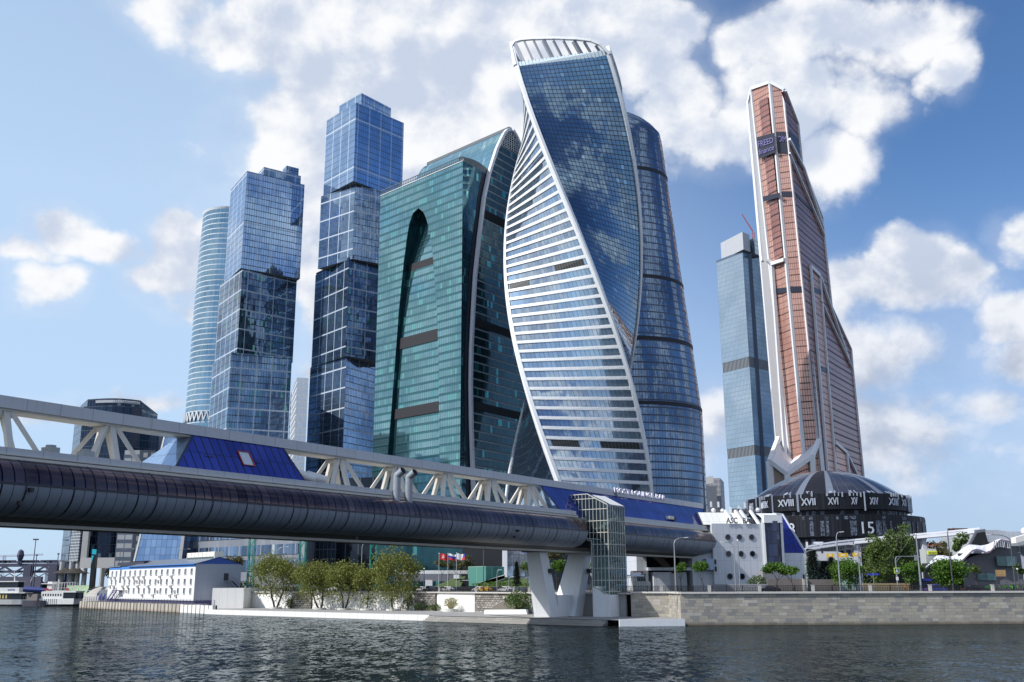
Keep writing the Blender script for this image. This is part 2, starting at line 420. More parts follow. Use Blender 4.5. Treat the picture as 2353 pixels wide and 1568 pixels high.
mb = MB(); seg_wall(mb, QF[0], QF[1], -1.5, QZ + .15, .6)
o = mb.build('quay_end_block', plain((.78, .80, .84), .6, name='white_paint')); tag(o, 'white painted block at the right end of the lower quay', 'wall')

# big stone river wall at right
M_STONE = None
M = newmat('river_wall_granite')
uv = N('ShaderNodeUVMap').outputs[0]
sv = N('ShaderNodeSeparateXYZ'); L(uv, sv.inputs[0]); rowv = MA('DIVIDE', sv.outputs[1], .62); row = MA('FLOOR', rowv)
w1 = N('ShaderNodeTexWhiteNoise', noise_dimensions='1D'); L(row, w1.inputs['W'])
uu = MA('DIVIDE', MA('ADD', sv.outputs[0], MA('MULTIPLY', w1.outputs[0], 9.0)), MA('ADD', 1.15, MA('MULTIPLY', w1.outputs[0], .75))); cc = N('ShaderNodeCombineXYZ'); L(MA('FLOOR', uu), cc.inputs[0]); L(row, cc.inputs[1])
w2 = N('ShaderNodeTexWhiteNoise', noise_dimensions='3D'); L(cc.outputs[0], w2.inputs['Vector']); s2 = N('ShaderNodeSeparateXYZ'); L(w2.outputs[1], s2.inputs[0])
bc = MIX(s2.outputs[0], RGB(.36, .34, .30), RGB(.50, .46, .38)); bc = MIX(MA('MULTIPLY', MA('GREATER_THAN', s2.outputs[1], .80), .75), bc, RGB(.22, .23, .25)); bc = MIX(MA('MULTIPLY', MA('GREATER_THAN', s2.outputs[2], .90), .8), bc, RGB(.58, .55, .49))
mo = MA('MAXIMUM', MA('LESS_THAN', MA('FRACT', uu), .022), MA('LESS_THAN', MA('FRACT', rowv), .05)); bc = MIX(mo, bc, RGB(.11, .10, .09))
f, _ = NOI(uv, .35, 6, .7); f2, _ = NOI(uv, 3.0, 5, .65)
sx = N('ShaderNodeSeparateXYZ'); L(uv, sx.inputs[0])
low = SS(sx.outputs[1], .75, .15)
c = MIX(MA('MULTIPLY', SS(f, .35, .7), .35), bc, RGB(.36, .34, .31)); c = MIX(MA('MULTIPLY', SS(f2, .3, .75), .35), c, RGB(.17, .16, .15))
c = MIX(MA('MULTIPLY', low, .75), c, RGB(.12, .095, .06))
st1, _ = NOI(VM('MULTIPLY', uv, (1.0, .10, 1)), .8, 4, .6)
c = MIX(MA('MULTIPLY', SS(st1, .58, .75), .45), c, RGB(.13, .12, .10))
M_STONE = finish(M, col=c, rough=.85)
mb = MB()
pl = BANK[:6]; u = 0
for i in range(len(pl) - 1):
    a, b = V((*pl[i], 0)), V((*pl[i + 1], 0)); l = (b - a).length
    mb.face([(b.x, b.y, -1.5), (a.x, a.y, -1.5), (a.x, a.y, ST - .02), (b.x, b.y, ST - .02)], 0, [(u + l, -1.5), (u, -1.5), (u, ST), (u + l, ST)]); u += l
for i in range(len(pl) - 1):
    a, b = V((*pl[i], 0)), V((*pl[i + 1], 0)); d = (b - a); n = V((-d.y, d.x, 0)).normalized()
    mb.par(a - n * .9 + V((0, 0, ST - .02)), d, n * 1.25, V((0, 0, .38)), 1)
o = mb.build('river_wall', [M_STONE, plain((.62, .60, .57), .8, name='coping_stone')])
tag(o, 'tall embankment wall of weathered mixed granite blocks right of the bridge', 'wall')

# retaining wall behind the lower quay: white panels and rough stone stretches
M_WPAN = panels('white_wall_panels', (.86, .85, .82), 2.4, 40, .05, (.55, .54, .5), .02, .7, noise_s=.2, lh=0)
M_RUST = None
M = newmat('rough_stone'); uv = N('ShaderNodeUVMap').outputs[0]
br = N('ShaderNodeTexBrick'); L(uv, br.inputs['Vector'])
br.inputs['Color1'].default_value = RGB(.15, .14, .13); br.inputs['Color2'].default_value = RGB(.40, .37, .33); br.inputs['Mortar'].default_value = RGB(.04, .035, .03)
br.inputs['Scale'].default_value = 1.0; br.inputs['Mortar Size'].default_value = .07; br.inputs['Brick Width'].default_value = 1.1; br.inputs['Row Height'].default_value = .55
M_RUST = finish(M, col=br.outputs[0], rough=.9)
RA, RB, RC = V((26, 226, 0)), V((-20, 283, 0)), V((-86, 331, 0))
def on_ret(px):
    """plan point of the retaining wall seen at picture column px"""
    d = ray(px, 1385); best = None
    for a, b in ((RA, RB), (RB, RC), (RC, V((-118, 352, 0)))):
        e = b - a; den = d.x * e.y - d.y * e.x
        if abs(den) < 1e-9: continue
        s = (a.x * e.y - a.y * e.x) / den; t = (a.x * d.y - a.y * d.x) / den
        if -.02 <= t <= 1.02: best = a + e * t; best.z = 0
    return best
def ret_piece(p0, p1, mat, label, name, th=.5, z1=ST - .25):
    a, b = on_ret(p0), on_ret(p1); mb = MB(); seg_wall(mb, a, b, QZ - .5, z1, th)
    tag(mb.build(name, mat), label, 'wall')
ret_piece(562, 672, M_WPAN, 'white panelled retaining wall behind the leftmost quay willow', 'retaining_wall')
ret_piece(674, 719, M_RUST, 'dark rough stone pier of the quay wall between the two leftmost willows', 'stone_wall', .9)
ret_piece(721, 955, M_WPAN, 'long white panelled retaining wall with tree shadows behind the middle willows', 'retaining_wall')
ret_piece(957, 1005, M_RUST, 'dark rough stone pier of the quay wall right of the tallest willow', 'stone_wall', .9)
ret_piece(1007, 1094, M_WPAN, 'white panelled retaining wall behind the bare shrub in the round planter', 'retaining_wall')
ret_piece(1096, 1212, M_RUST, 'brown rough stone retaining wall beside the quay stairs', 'stone_wall', .6)
ret_piece(1214, 1440, plain((.33, .33, .34), .8, name='grey_concrete'), 'grey concrete retaining wall behind the bridge pier', 'retaining_wall')
# coping over it all
mb = MB()
for a, b in ((RA, RB), (RB, RC)):
    d = (b - a); n = V((-d.y, d.x, 0)).normalized(); n = -n if n.y > 0 else n
    mb.par(a - n * .6 + V((0, 0, ST - .24)), d, n * 1.7, V((0, 0, .34)), 0)
tag(mb.build('wall_coping', plain((.50, .48, .45), .8, name='coping_grey')), 'grey stone coping running along the top of the quay retaining wall', 'coping')
# white block at the left end
a, b = on_ret(566), V((-104, 336, 0)); c0 = gY(486, 1390, 322); c0.z = 0; c1 = gY(559, 1390, 322); c1.z = 0
mb = MB(); mb.prism([(c0.x, c0.y), (c1.x, c1.y), (c1.x + 2, c1.y + 14), (c0.x - 2, c0.y + 14)], QZ - .5, 7.4, 0, 1)
tag(mb.build('white_wall_block', [M_WPAN, M_GRAN]), 'high white panelled wall block between the white office and the first willow', 'wall')
# ================================================================== the covered bridge
BE = radians(34.5); BD = V((sin(BE), cos(BE), 0)); BN = V((cos(BE), -sin(BE), 0)); BC = gY(1282, 1410, 231); BC.z = 0
def B(s, t, z): return BC + BD * s + BN * t + V((0, 0, z))
M_BWHITE = panels('bridge_white_panels', (.52, .54, .58), 4.6, 50, .07, (.22, .23, .26), .03, .5, noise_s=.15, lh=0)
M_BSTEEL = plain((.62, .60, .55), .55, name='bridge_white_steel')
M_BBLUE = facade('bridge_blue_glass', (.022, .030, .22), (.055, .085, .44), (.002, .003, .015), 1.5, 3.1, .20, .10, None, .15, .06, .03, wave=.03, dirt=.6)
root = thing('footbridge', 'long covered white bridge with barrel shaped dark glass gallery crossing the river', 'bridge', B(0, 0, QZ))
S0, S1 = -196.0, 78.0
def sbox(mb, s0, s1, t0, t1, z0, z1, m=0, step=None):
    """box along the bridge; UV u runs along it"""
    P = [(t0, z0), (t1, z0), (t1, z1), (t0, z1)]
    for i in range(4):
        a, b = P[i], P[(i + 1) % 4]; l = abs(b[0] - a[0]) + abs(b[1] - a[1])
        mb.face([B(s0, *a), B(s0, *b), B(s1, *b), B(s1, *a)], m, [(s0, 0), (s0, l), (s1, l), (s1, 0)])
    mb.face([B(s0, *p) for p in P[::-1]], m, [(0, 0)] * 4); mb.face([B(s1, *p) for p in P], m, [(0, 0)] * 4)
mb = MB(); sbox(mb, S0, S1, -1.9, 1.9, 29.55, 31.05, 0); sbox(mb, S0, S1, -1.5, 1.5, 29.25, 29.55, 1)
mb.build('roof_beam', [M_BWHITE, M_BSTEEL], root)
mb = MB(); sbox(mb, S0, -2.6, 5.6, 6.8, 23.0, 24.05, 0); sbox(mb, S0, -2.6, 6.8, 7.15, 23.1, 23.25, 1)
sbox(mb, 14.5, 71.5, 5.6, 6.8, 23.0, 24.05, 0); sbox(mb, S0, S1, -6.8, -5.6, 23.0, 24.05, 0)
mb.build('deck_kerb', [M_BWHITE, M_BSTEEL], root)
mb = MB(); sbox(mb, S0, S1, -5.6, 5.6, 22.2, 22.7, 0); mb.build('upper_deck', M_BSTEEL, root)
# barrel gallery
M = newmat('gallery_glass'); ln, pid, fu, fv, uv = grid_nodes(1.5, 100, .17, 0)
l2, _, _, _, _ = grid_nodes(9.0, 100, .22, 0)
wn = N('ShaderNodeTexWhiteNoise', noise_dimensions='3D'); L(VM('MULTIPLY', pid, (1, 1, 1)), wn.inputs['Vector'])
big, _ = NOI(uv, .12, 3, .5)
s3 = N('ShaderNodeSeparateXYZ'); L(uv, s3.inputs[0])
fine, _ = NOI(VM('MULTIPLY', uv, (.25, 2.2, 1)), 1.0, 5, .7)
c = MIX(MA('ADD', MA('MULTIPLY', wn.outputs[0], .45), MA('MULTIPLY', SS(big, .35, .65), .55)), RGB(.026, .017, .026), RGB(.17, .12, .125))
c = MIX(MA('MULTIPLY', SS(fine, .45, .7), .35), c, RGB(.24, .15, .12))
c = MIX(MA('MAXIMUM', ln, l2), c, RGB(.004, .004, .02))
M_TGLASS = finish(M, col=c, metal=.75, rough=.16)
M = newmat('gallery_panels'); ln, pid, fu, fv, uv = grid_nodes(1.5, 100, .08, 0); l2, _, _, _, _ = grid_nodes(9.0, 100, .24, 0)
f, _ = NOI(uv, .4, 5, .6)
c = MIX(f, RGB(.17, .20, .25), RGB(.27, .31, .37)); c = MIX(MA('MAXIMUM', ln, l2), c, RGB(.005, .005, .01))
M_TPAN = finish(M, col=c, rough=.42, metal=.0)
M = newmat('gallery_soffit'); ln, pid, fu, fv, uv = grid_nodes(1.5, 100, .10, 0)
f, _ = NOI(uv, .2, 5, .6)
c = MIX(f, RGB(.07, .065, .06), RGB(.15, .14, .12)); c = MIX(ln, c, RGB(.03, .03, .03))
M_TSOF = finish(M, col=c, rough=.6)
SEC_G = [(7.0, 22.7), (7.9, 22.3), (8.7, 21.6), (9.25, 20.7), (9.5, 19.7)]
SEC_P = [(9.5, 19.55), (9.45, 18.9), (9.15, 18.1), (8.6, 17.35), (7.8, 16.75), (6.8, 16.35), (5.6, 16.1)]
def strip(mb, sec, s0, s1, m=0, ds=1e9):
    u = 0
    for i in range(len(sec) - 1):
        a, b = sec[i], sec[i + 1]; l = sqrt((b[0] - a[0]) ** 2 + (b[1] - a[1]) ** 2)
        P = [B(s0, *a), B(s1, *a), B(s1, *b), B(s0, *b)]
        if ((P[1] - P[0]).cross(P[3] - P[0])).dot(BN * (a[0] + b[0]) / 2 + V((0, 0, (a[1] + b[1]) / 2 - 19))) < 0: P = [P[0], P[3], P[2], P[1]]; uvs = [(s0, u), (s0, u + l), (s1, u + l), (s1, u)]
        else: uvs = [(s0, u), (s1, u), (s1, u + l), (s0, u + l)]
        mb.face(P, m, uvs); u += l
def mir(sec): return [(-a, b) for a, b in sec]
NEAR = [(S0, -2.2), (14.2, 72.0)]
mb = MB()
for s0, s1 in NEAR: strip(mb, SEC_G, s0, s1)
strip(mb, mir(SEC_G), S0, S1); mb.build('gallery_glazing', M_TGLASS, root, smooth=True)
mb = MB()
for s0, s1 in NEAR: strip(mb, SEC_P, s0, s1)
strip(mb, mir(SEC_P), S0, S1); mb.build('gallery_cladding', M_TPAN, root, smooth=True)
mb = MB()
for s0, s1 in NEAR:
    sbox(mb, s0, s1, 9.35, 9.62, 19.5, 19.75, 0)
    sbox(mb, s0, s1, 5.6, 7.1, 22.65, 22.98, 1)
for s in [x for x in range(-195, 78, 9)]:
    if -2.2 < s < 14.2 or s > 71: continue
    sec = [(a * 1.012 + .02, b) for a, b in SEC_G + SEC_P]
    strip(mb, sec, s - .09, s + .09, 0)
mb.build('gallery_band', [plain((.02, .02, .04), .4, name='dark_gasket'), M_BSTEEL], root)
mb = MB(); soff = [(5.6, 16.1), (4.6, 15.75), (3.4, 15.35), (-3.4, 15.35), (-4.6, 15.75), (-5.6, 16.1)]
strip(mb, soff, S0, 76)
# pale lower ledge that catches the light, and cross ribs
sbox(mb, S0, 76, 3.3, 3.8, 15.1, 15.5, 1); sbox(mb, S0, 76, -7.2, -6.6, 15.6, 16.2, 1); strip(mb, [(-6.8, 16.35), (-5.6, 15.5), (-3.8, 15.3)], S0, 76)
mb.build('gallery_soffit', [M_TSOF, M_BSTEEL], root)
# rounded dark ends of the barrel
mb = MB()
for s in (-2.2, 14.2, 72.0):
    pts = SEC_G + SEC_P + [(4.6, 15.75), (3.4, 15.35), (3.4, 22.7)]
    mb.face([B(s, a, b) for a, b in pts], 0); mb.cut()
strip(mb, [(a + .25, b) for a, b in SEC_G + SEC_P], 71.2, 72.4, 0)
mb.build_each('gallery_end', plain((.03, .03, .045), .5, name='dark_gasket'), root)
# trusses
for k in range(-1, 11):
    s = -131 + 14.85 * k - (14.85 * 2 if k == -1 else 0)
    if k == -1: s = -146
    if s > 20 or -101 < s < -86: pass
    if s > 0: continue
    mb = MB(); top = 29.3
    for ds, dt, w in ((-4.6, 3.4, .75), (0.2, 3.4, .8), (4.8, 3.4, .75), (-4.6, -3.4, .75), (0.2, -3.4, .8), (4.8, -3.4, .75)):
        p, q = B(s + ds * .16, dt * .30, top), B(s + ds, dt, 22.6)
        mb.bar(p, q, w, w * .75, 0)
    mb.bar(B(s - 1.0, -.9, 29.15), B(s + 1.0, -.9, 29.15), .3, .7, 0); mb.bar(B(s - 1.0, .9, 29.15), B(s + 1.0, .9, 29.15), .3, .7, 0)
    mb.bar(B(s - .9, -1.2, 28.8), B(s - .9, 1.2, 28.8), .3, .6, 0); mb.bar(B(s + .9, -1.2, 28.8), B(s + .9, 1.2, 28.8), .3, .6, 0)
    mb.build('truss_brace', M_BSTEEL, root)
# blue glass pavilions hanging from the roof beam
def blue_hall(sT0, sT1, sB0, sB1, name, label, zt=29.5, zb=24.0, tb=5.6):
    mb = MB()
    for sg in (1, -1):
        P = [B(sB0, sg * tb, zb), B(sB1, sg * tb, zb), B(sT1, sg * 1.75, zt), B(sT0, sg * 1.75, zt)]
        uvs = [(sB0, 0), (sB1, 0), (sT1, 6.2), (sT0, 6.2)]
        if sg < 0: P = P[::-1]; uvs = uvs[::-1]
        mb.face(P, 0, uvs)
    mb.face([B(sB0, -tb, zb), B(sB0, tb, zb), B(sT0, 1.75, zt), B(sT0, -1.75, zt)], 1)
    mb.face([B(sB1, tb, zb), B(sB1, -tb, zb), B(sT1, -1.75, zt), B(sT1, 1.75, zt)], 0)
    sbox(mb, min(sB0, sT0), max(sB1, sT1), -tb, tb, 22.7, zb, 0)
    o = mb.build(name, [M_BBLUE, facade('pavilion_end_glass', (.25, .4, .62), (.4, .55, .75), (.08, .1, .16), 1.1, 2.2, .08, .08, None, .6, .05, .02)], root)
    o['label'] = label
    # slanted edge trims
    mb = MB(); mb.bar(B(sB0, tb, zb), B(sT0, 1.8, zt), .22); mb.cut(); mb.bar(B(sB1, tb, zb), B(sT1, 1.8, zt), .22); mb.cut()
    for k in range(int((sB1 - sB0) / 9)):
        s = sB0 + 6 + 9 * k; mb.bar(B(s, 4.05, 26.4), B(s + 1.6, 4.05, 26.4), .08); mb.cut()
    mb.build_each('edge_trim', plain((.02, .02, .06), .4, name='dark_gasket'), root)
    return o
ph = blue_hall(-103.2, -85.6, -108.6, -84.0, 'glass_pavilion', 'short deep blue slanted glass pavilion')
hh = blue_hall(-9.5, 78, -7.5, 74, 'glass_hall', 'long deep blue slanted glass hall', tb=5.6)
def slant(s, f, off=.06):
    """point on the near slanted glass, f = 0 at the kerb, 1 at the beam"""
    return B(s, 5.6 + (1.75 - 5.6) * f, 24.0 + 5.5 * f) + (BN * 5.5 + V((0, 0, 3.85))).normalized() * off
mb = MB(); c4 = [slant(-95.8, .30), slant(-93.6, .30), slant(-93.6, .70), slant(-95.8, .70)]
mb.face(c4, 0); 
for i in range(4): mb.bar(slant(*[(-95.8, .3), (-93.6, .3), (-93.6, .7), (-95.8, .7)][i], .12), slant(*[(-93.6, .3), (-93.6, .7), (-95.8, .7), (-95.8, .3)][i], .12), .16, .12, 1)
o = mb.build('hatch', [plain((.6, .66, .72), .3, name='hatch_glass'), plain((.35, .03, .02), .5, name='red_frame')], root); o['label'] = 'white roof hatch in a red frame'
mb = MB(); mb.bar(slant(47, .18, .5), slant(49.6, .18, .5), 1.2, .9, 0); mb.bar(slant(49.6, .15, .5), slant(51, .15, .5), .9, 1.0, 1)
mb.build('roof_vent', [M_BSTEEL, plain((.01, .01, .012), .6, name='black_paint')], root)
# the two big ventilation elbows
for s in (-64.2, -61.0):
    mb = MB(); r = .64; b0 = B(s, 7.5, 22.0); b1 = B(s, 7.5, 26.6); b2 = B(s, 8.8, 27.4)
    mb.path([b0, b1], r, 14, 0); mb.ball(b1, r, 12, 0); mb.tube(b1, b2, r, r, 14, 0, cap=False)
    d = (b2 - b1).normalized(); mb.tube(b2 - d * .25, b2 - d * .02, r * .90, r * .90, 14, 1); mb.tube(b2 - d * .1, b2 + d * .06, r * 1.04, r * 1.04, 14, 0, cap=False)
    for z in (22.6, 24.0, 25.4): mb.tube(B(s, 7.45, z), B(s, 7.45, z + .1), r * 1.05, n=14, m=0)
    mb.build('vent_pipe', [plain((.30, .33, .38), .4, name='duct_white'), plain((.005, .005, .006), .9, name='duct_inside')], root)
# roof plant: drums, tanks
mb = MB()
for s in (-126.6, -121.8): mb.box(B(s, 4.6, 24.1), (1.7, 1.5, 1.6), 0, -BE); mb.tube(B(s, 4.6, 24.9), B(s, 4.6, 25.2), .62, n=12, m=0); mb.cut()
mb.build_each('roof_fan', plain((.33, .35, .35), .5, name='grey_metal'), root)
mb = MB()
for s, t in ((-84.5, 3.6), (-81.5, 3.2)): mb.tube(B(s, t, 25.5), B(s + 3.4, t + .8, 24.9), .7, n=14, m=0); mb.tube(B(s + .2, t, 22.7), B(s + .2, t, 25.0), .25, n=6, m=0); mb.cut()
mb.build_each('roof_tank', plain((.72, .72, .70), .45, name='tank_white'), root)
# small floodlights under the gallery
mb = MB()
for s, t, z in ((-131.5, 9.75, 19.0), (-132.6, 9.6, 17.4), (-73, 6.5, 15.6), (-30, 9.7, 18.5), (-30.6, 9.3, 17.3)):
    mb.box(B(s, t, z), (.5, .5, .45), 0, -BE); mb.cut()
mb.build_each('floodlight', plain((.02, .02, .02), .5, name='black_paint'), root)
# name in raised letters on the beam
mb = MB(); un = BN
put_text(mb, 'MOST LOUNGE BAR', 1.9, pl_fn(B(38.0, 2.2, 30.35), BD, V((0, 0, 1)), BN), .25, 0, False, True, 28.5)
o = mb.build('lettering', plain((.85, .82, .93), .4, name='letter_white'), root)
mb = MB()   # sloped dark end of the fascia beside the letters
mb.face([B(24.4, 1.95, 29.6), B(26, 1.95, 29.6), B(24.8, 1.95, 31.0), B(23.6, 1.95, 31.0)], 0)
mb.build('fascia_joint', plain((.12, .12, .16), .5, name='joint_grey'), root)

# pier: two slanted legs in a V under the far end
M_PIER = panels('pier_white_concrete', (.80, .83, .86), 3.0, 50, .03, (.55, .6, .65), .02, .6, noise_s=.2, lh=0)
M_PIERB = plain((.55, .68, .86), .6, name='pier_blue_paint')
pr = thing('bridge_pier', 'white V shaped concrete pier holding up the bridge on the lower quay', 'pier', B(0, 0, QZ))
def leg(mb, sb0, sb1, st0, st1, wb, wt, z0=QZ, z1=15.4, m=0):
    def ring(f, sa, sb, w): z = z0 + (z1 - z0) * f; return [B(sa, w, z), B(sb, w, z), B(sb, -w, z), B(sa, -w, z)]
    zs = [0, .33, 1]
    R = [ring(f, sb0 + (st0 - sb0) * f, sb1 + (st1 - sb1) * f, wb + (wt - wb) * f) for f in zs]
    mb.rings([R[0], R[1]], 1 if m == 9 else m); mb.rings([R[1], R[2]], m if m != 9 else 0)
    mb.face(R[2], 0)
mb = MB(); leg(mb, -6.2, -3.0, -10.2, -6.8, 2.3, 1.7); mb.build('pier_leg', M_PIER, pr)
mb = MB(); leg(mb, 2.0, 5.4, 9.0, 11.6, 3.2, 2.3); mb.build('pier_leg', M_PIER, pr)
mb = MB(); mb.par(B(-3.4, -2.2, QZ), BD * 6.6, BN * 4.3, V((0, 0, 4.6)), 0); mb.build('pier_foot', M_PIER, pr)
mb = MB(); mb.par(B(-11, -2.4, 15.0), BD * 4.6, BN * 4.8, V((0, 0, .7)), 0); mb.cut(); mb.par(B(8.0, -2.6, 15.0), BD * 4.5, BN * 6.4, V((0, 0, .7)), 0); mb.build_each('pier_bearing', plain((.3, .31, .33), .7, name='dark_concrete'), pr)
mb = MB()
for t, s, z in ((2.2, -6.2, 11), (3.0, 9.4, 11.2)): mb.box(B(s, t, z), (1.2, 1.4, .9), 0, -BE); mb.cut()
mb.build_each('signal_box', plain((.05, .05, .06), .5, name='black_paint'), pr)

# ================================================================== glass stair tower beside it
SA, SB = 1.5, 9.2; TT = 12.5
M = newmat('stair_glass'); p = N('ShaderNodeBsdfPrincipled'); tr = N('ShaderNodeBsdfTransparent'); mx = N('ShaderNodeMixShader'); o_ = N('ShaderNodeOutputMaterial')
p.inputs['Base Color'].default_value = RGB(.07, .11, .12); p.inputs['Roughness'].default_value = .05; p.inputs['Metallic'].default_value = .6
tr.inputs[0].default_value = RGB(.62, .74, .74); mx.inputs[0].default_value = .42; L(tr.outputs[0], mx.inputs[1]); L(p.outputs[0], mx.inputs[2]); L(mx.outputs[0], o_.inputs[0])
M_SGL = M
M_SFR = plain((.50, .50, .46), .5, name='stair_frame_paint')
st = thing('stair_tower', 'glazed stair tower with a white steel grid standing beside the bridge pier', 'stair tower', B(5, 10, QZ))
OUT = [(0.3, 24.2), (0.3, 28.0), (7.4, 28.1), (12.5, 25.5), (12.5, 5.9), (8.3, 7.7), (8.3, 17.7), (7.2, 17.7), (6.7, 19.7), (4.2, 24.2)]
def inside_zs(t):
    """lowest and highest z of the front outline at transverse position t"""
    zs = []
    for i in range(len(OUT)):
        a, b = OUT[i], OUT[(i + 1) % len(OUT)]
        if (a[0] - t) * (b[0] - t) <= 0 and abs(a[0] - b[0]) > 1e-6: zs.append(a[1] + (b[1] - a[1]) * (t - a[0]) / (b[0] - a[0]))
    return (min(zs), max(zs)) if zs else None
def inside_ts(z):
    ts = []
    for i in range(len(OUT)):
        a, b = OUT[i], OUT[(i + 1) % len(OUT)]
        if (a[1] - z) * (b[1] - z) <= 0 and abs(a[1] - b[1]) > 1e-6: ts.append(a[0] + (b[0] - a[0]) * (z - a[1]) / (b[1] - a[1]))
    return (min(ts), max(ts)) if len(ts) > 1 else None
glm = MB(); fr = MB()
for s, n in ((SA, 1), (SB, -1)):
    pts = [B(s, a, b) for a, b in OUT]; glm.face(pts if n > 0 else pts[::-1], 0)
    t = .4
    while t < 12.55:
        z = inside_zs(min(t, 12.45))
        if z: fr.bar(B(s - .06 * n, t, z[0]), B(s - .06 * n, t, z[1]), .13, .16, 0)
        t += .93
    for z in (27.0, 24.6, 22.0, 19.4, 16.8, 14.2, 11.6, 9.0, 6.6):
        q = inside_ts(z)
        if q: fr.bar(B(s - .08 * n, q[0], z), B(s - .08 * n, q[1], z), .16, .16, 0)
    for i in range(len(OUT)): fr.bar(B(s - .07 * n, *OUT[i]), B(s - .07 * n, *OUT[(i + 1) % len(OUT)]), .2, .2, 0)
glm.face([B(SA, TT, 5.9), B(SB, TT, 5.9), B(SB, TT, 25.5), B(SA, TT, 25.5)], 0)
glm.face([B(SA, .3, 28), B(SA, 7.4, 28.1), B(SB, 7.4, 28.1), B(SB, .3, 28)], 0)
s = SA
while s <= SB + .01:
    fr.bar(B(s, TT + .06, 5.9), B(s, TT + .06, 25.5), .12, .15, 0); s += 1.1
for z in (25.4, 22.0, 19.4, 16.8, 14.2, 11.6, 9.0, 6.6): fr.bar(B(SA, TT + .07, z), B(SB, TT + .07, z), .15, .15, 0)
glm.build('glazing', M_SGL, st); fr.build('frame', M_SFR, st)
mb = MB(); mb.face([B(SA + 1.5, 7.6, 28.05), B(SA + 1.5, 12.5, 25.6), B(SB, 12.5, 25.6), B(SB, 7.6, 28.05)], 0); mb.cut(); mb.par(B(SA, 8, 7.7), BD * 7.7, BN * .3, V((0, 0, 10)), 1)
mb.build_each('roof_panel', [plain((.75, .76, .74), .5, name='roof_white'), plain((.25, .3, .33), .5, name='stair_back')], st)
mb = MB(); z = 5.9; k = 0
while z < 21.5:
    a, b = (9.0, 11.7) if k % 2 == 0 else (11.7, 9.0); sA, sB = (2.4, 8.2) if k % 2 == 0 else (8.2, 2.4)
    tt = 9.9 if k % 2 == 0 else 11.4
    mb.bar(B(sA, tt, z), B(sB, tt, z + 2.4), 1.3, .3, 0); mb.bar(B(sA, tt - .6, z + .9), B(sB, tt - .6, z + 3.3), .08, .08, 0); mb.bar(B(sA, tt - .6, z + .5), B(sB, tt - .6, z + 2.9), .06, .06, 0)
    mb.par(B(8.0 if k % 2 == 0 else 1.7, 8.6, z + 2.3), BD * 1.1, BN * 3.7, V((0, 0, .25)), 0)
    z += 2.4; k += 1
mb.bar(B(2, 6.6, 22.5), B(2, 1.2, 24.5), 1.2, .3)
mb.build('stair_flight', plain((.55, .57, .56), .6, name='stair_steel'), st)
mb = MB(); mb.face([B(SA - .15, 8.3, QZ), B(SA - .15, 12.75, QZ), B(SA - .15, 12.75, 5.9), B(SA - .15, 11.2, 6.1), B(SA - .15, 8.3, 7.9)], 0)
mb.prism([tuple(B(SA - .14, 8.3, 0))[:2], tuple(B(SA - .14, 12.75, 0))[:2], tuple(B(SB, 12.75, 0))[:2], tuple(B(SB, 8.3, 0))[:2]], QZ, 5.9, 0)
mb.build('base', M_PIER, st)
# little fenced landing on the street side
mb = MB(); a = B(SB, 12.6, ST); 
for k in range(9): mb.bar(a + V((k * .55, .2, 0)), a + V((k * .55, .2, 3.4)), .07, .07, 0)
mb.bar(a + V((0, .2, 3.4)), a + V((4.4, .2, 3.4)), .1); mb.bar(a + V((0, .2, .6)), a + V((4.4, .2, .6)), .1)
mb.build('landing_fence', plain((.10, .11, .15), .5, name='dark_rail'), st)
mb = MB(); mb.box(a + V((2.4, 2, 3.8)), (3.6, 2.6, .3), 0); mb.box(a + V((2.4, 2, 4.2)), (2.2, 1.6, .7), 0)
mb.build('landing_canopy', plain((.6, .63, .7), .5, name='canopy_grey'), st)
# ================================================================== towers
def zat(xy, y):
    """height on the vertical through xy that shows at picture row y"""
    p = V((xy[0], xy[1], EYE.z)) - EYE; a, c = p.dot(CU), p.dot(FW); k = 784 - y
    return (k * c - FPX * a) / (FPX * CU.z - k * FW.z) + EYE.z
def xy(p): return (p.x, p.y)
def quad_plan(Lp, Cp, Rp, z):
    l, c, r = gz(*Lp, z), gz(*Cp, z), gz(*Rp, z); b = l + r - c
    return [xy(l), xy(c), xy(r), xy(b)]
def scale_plan(p, k):
    cx = sum(a for a, b in p) / len(p); cy = sum(b for a, b in p) / len(p)
    return [(cx + (a - cx) * k, cy + (b - cy) * k) for a, b in p]
ROOFM = plain((.32, .34, .36), .7, name='roof_grey'); DARKB = plain((.02, .025, .035), .4, name='dark_louvre')
GL_BLUE = facade('blue_coated_glass', (.22, .36, .56), (.38, .53, .74), (.06, .11, .20), 1.45, 3.9, .22, .50, (8.7, 31.0, .42, .7, (.50, .57, .66)), .88, .05, .010, dirt=.75)
GL_NAVY = facade('navy_reflecting_glass', (.035, .065, .12), (.20, .31, .45), (.02, .035, .07), 1.45, 3.9, .18, .50, (8.7, 11.7, .50, .8, (.42, .49, .58)), .80, .05, .03, wave=.07, dirt=.7, lights=((.10, .26, .24), .15, .5))  # reflection of the unmodelled opposite bank put into the colour of lower blocks
GL_NAVY2 = facade('blue_grey_glass', (.09, .16, .26), (.32, .45, .62), (.05, .09, .16), 1.45, 3.9, .20, .50, (8.7, 11.7, .48, .8, (.48, .55, .64)), .82, .05, .025, wave=.06, dirt=.7)
def block(root, name, plan, z0, z1, mat, soffit=True):
    mb = MB(); mb.prism(plan, z0, z1, 0, 1); return mb.build(name, [mat, ROOFM], root)

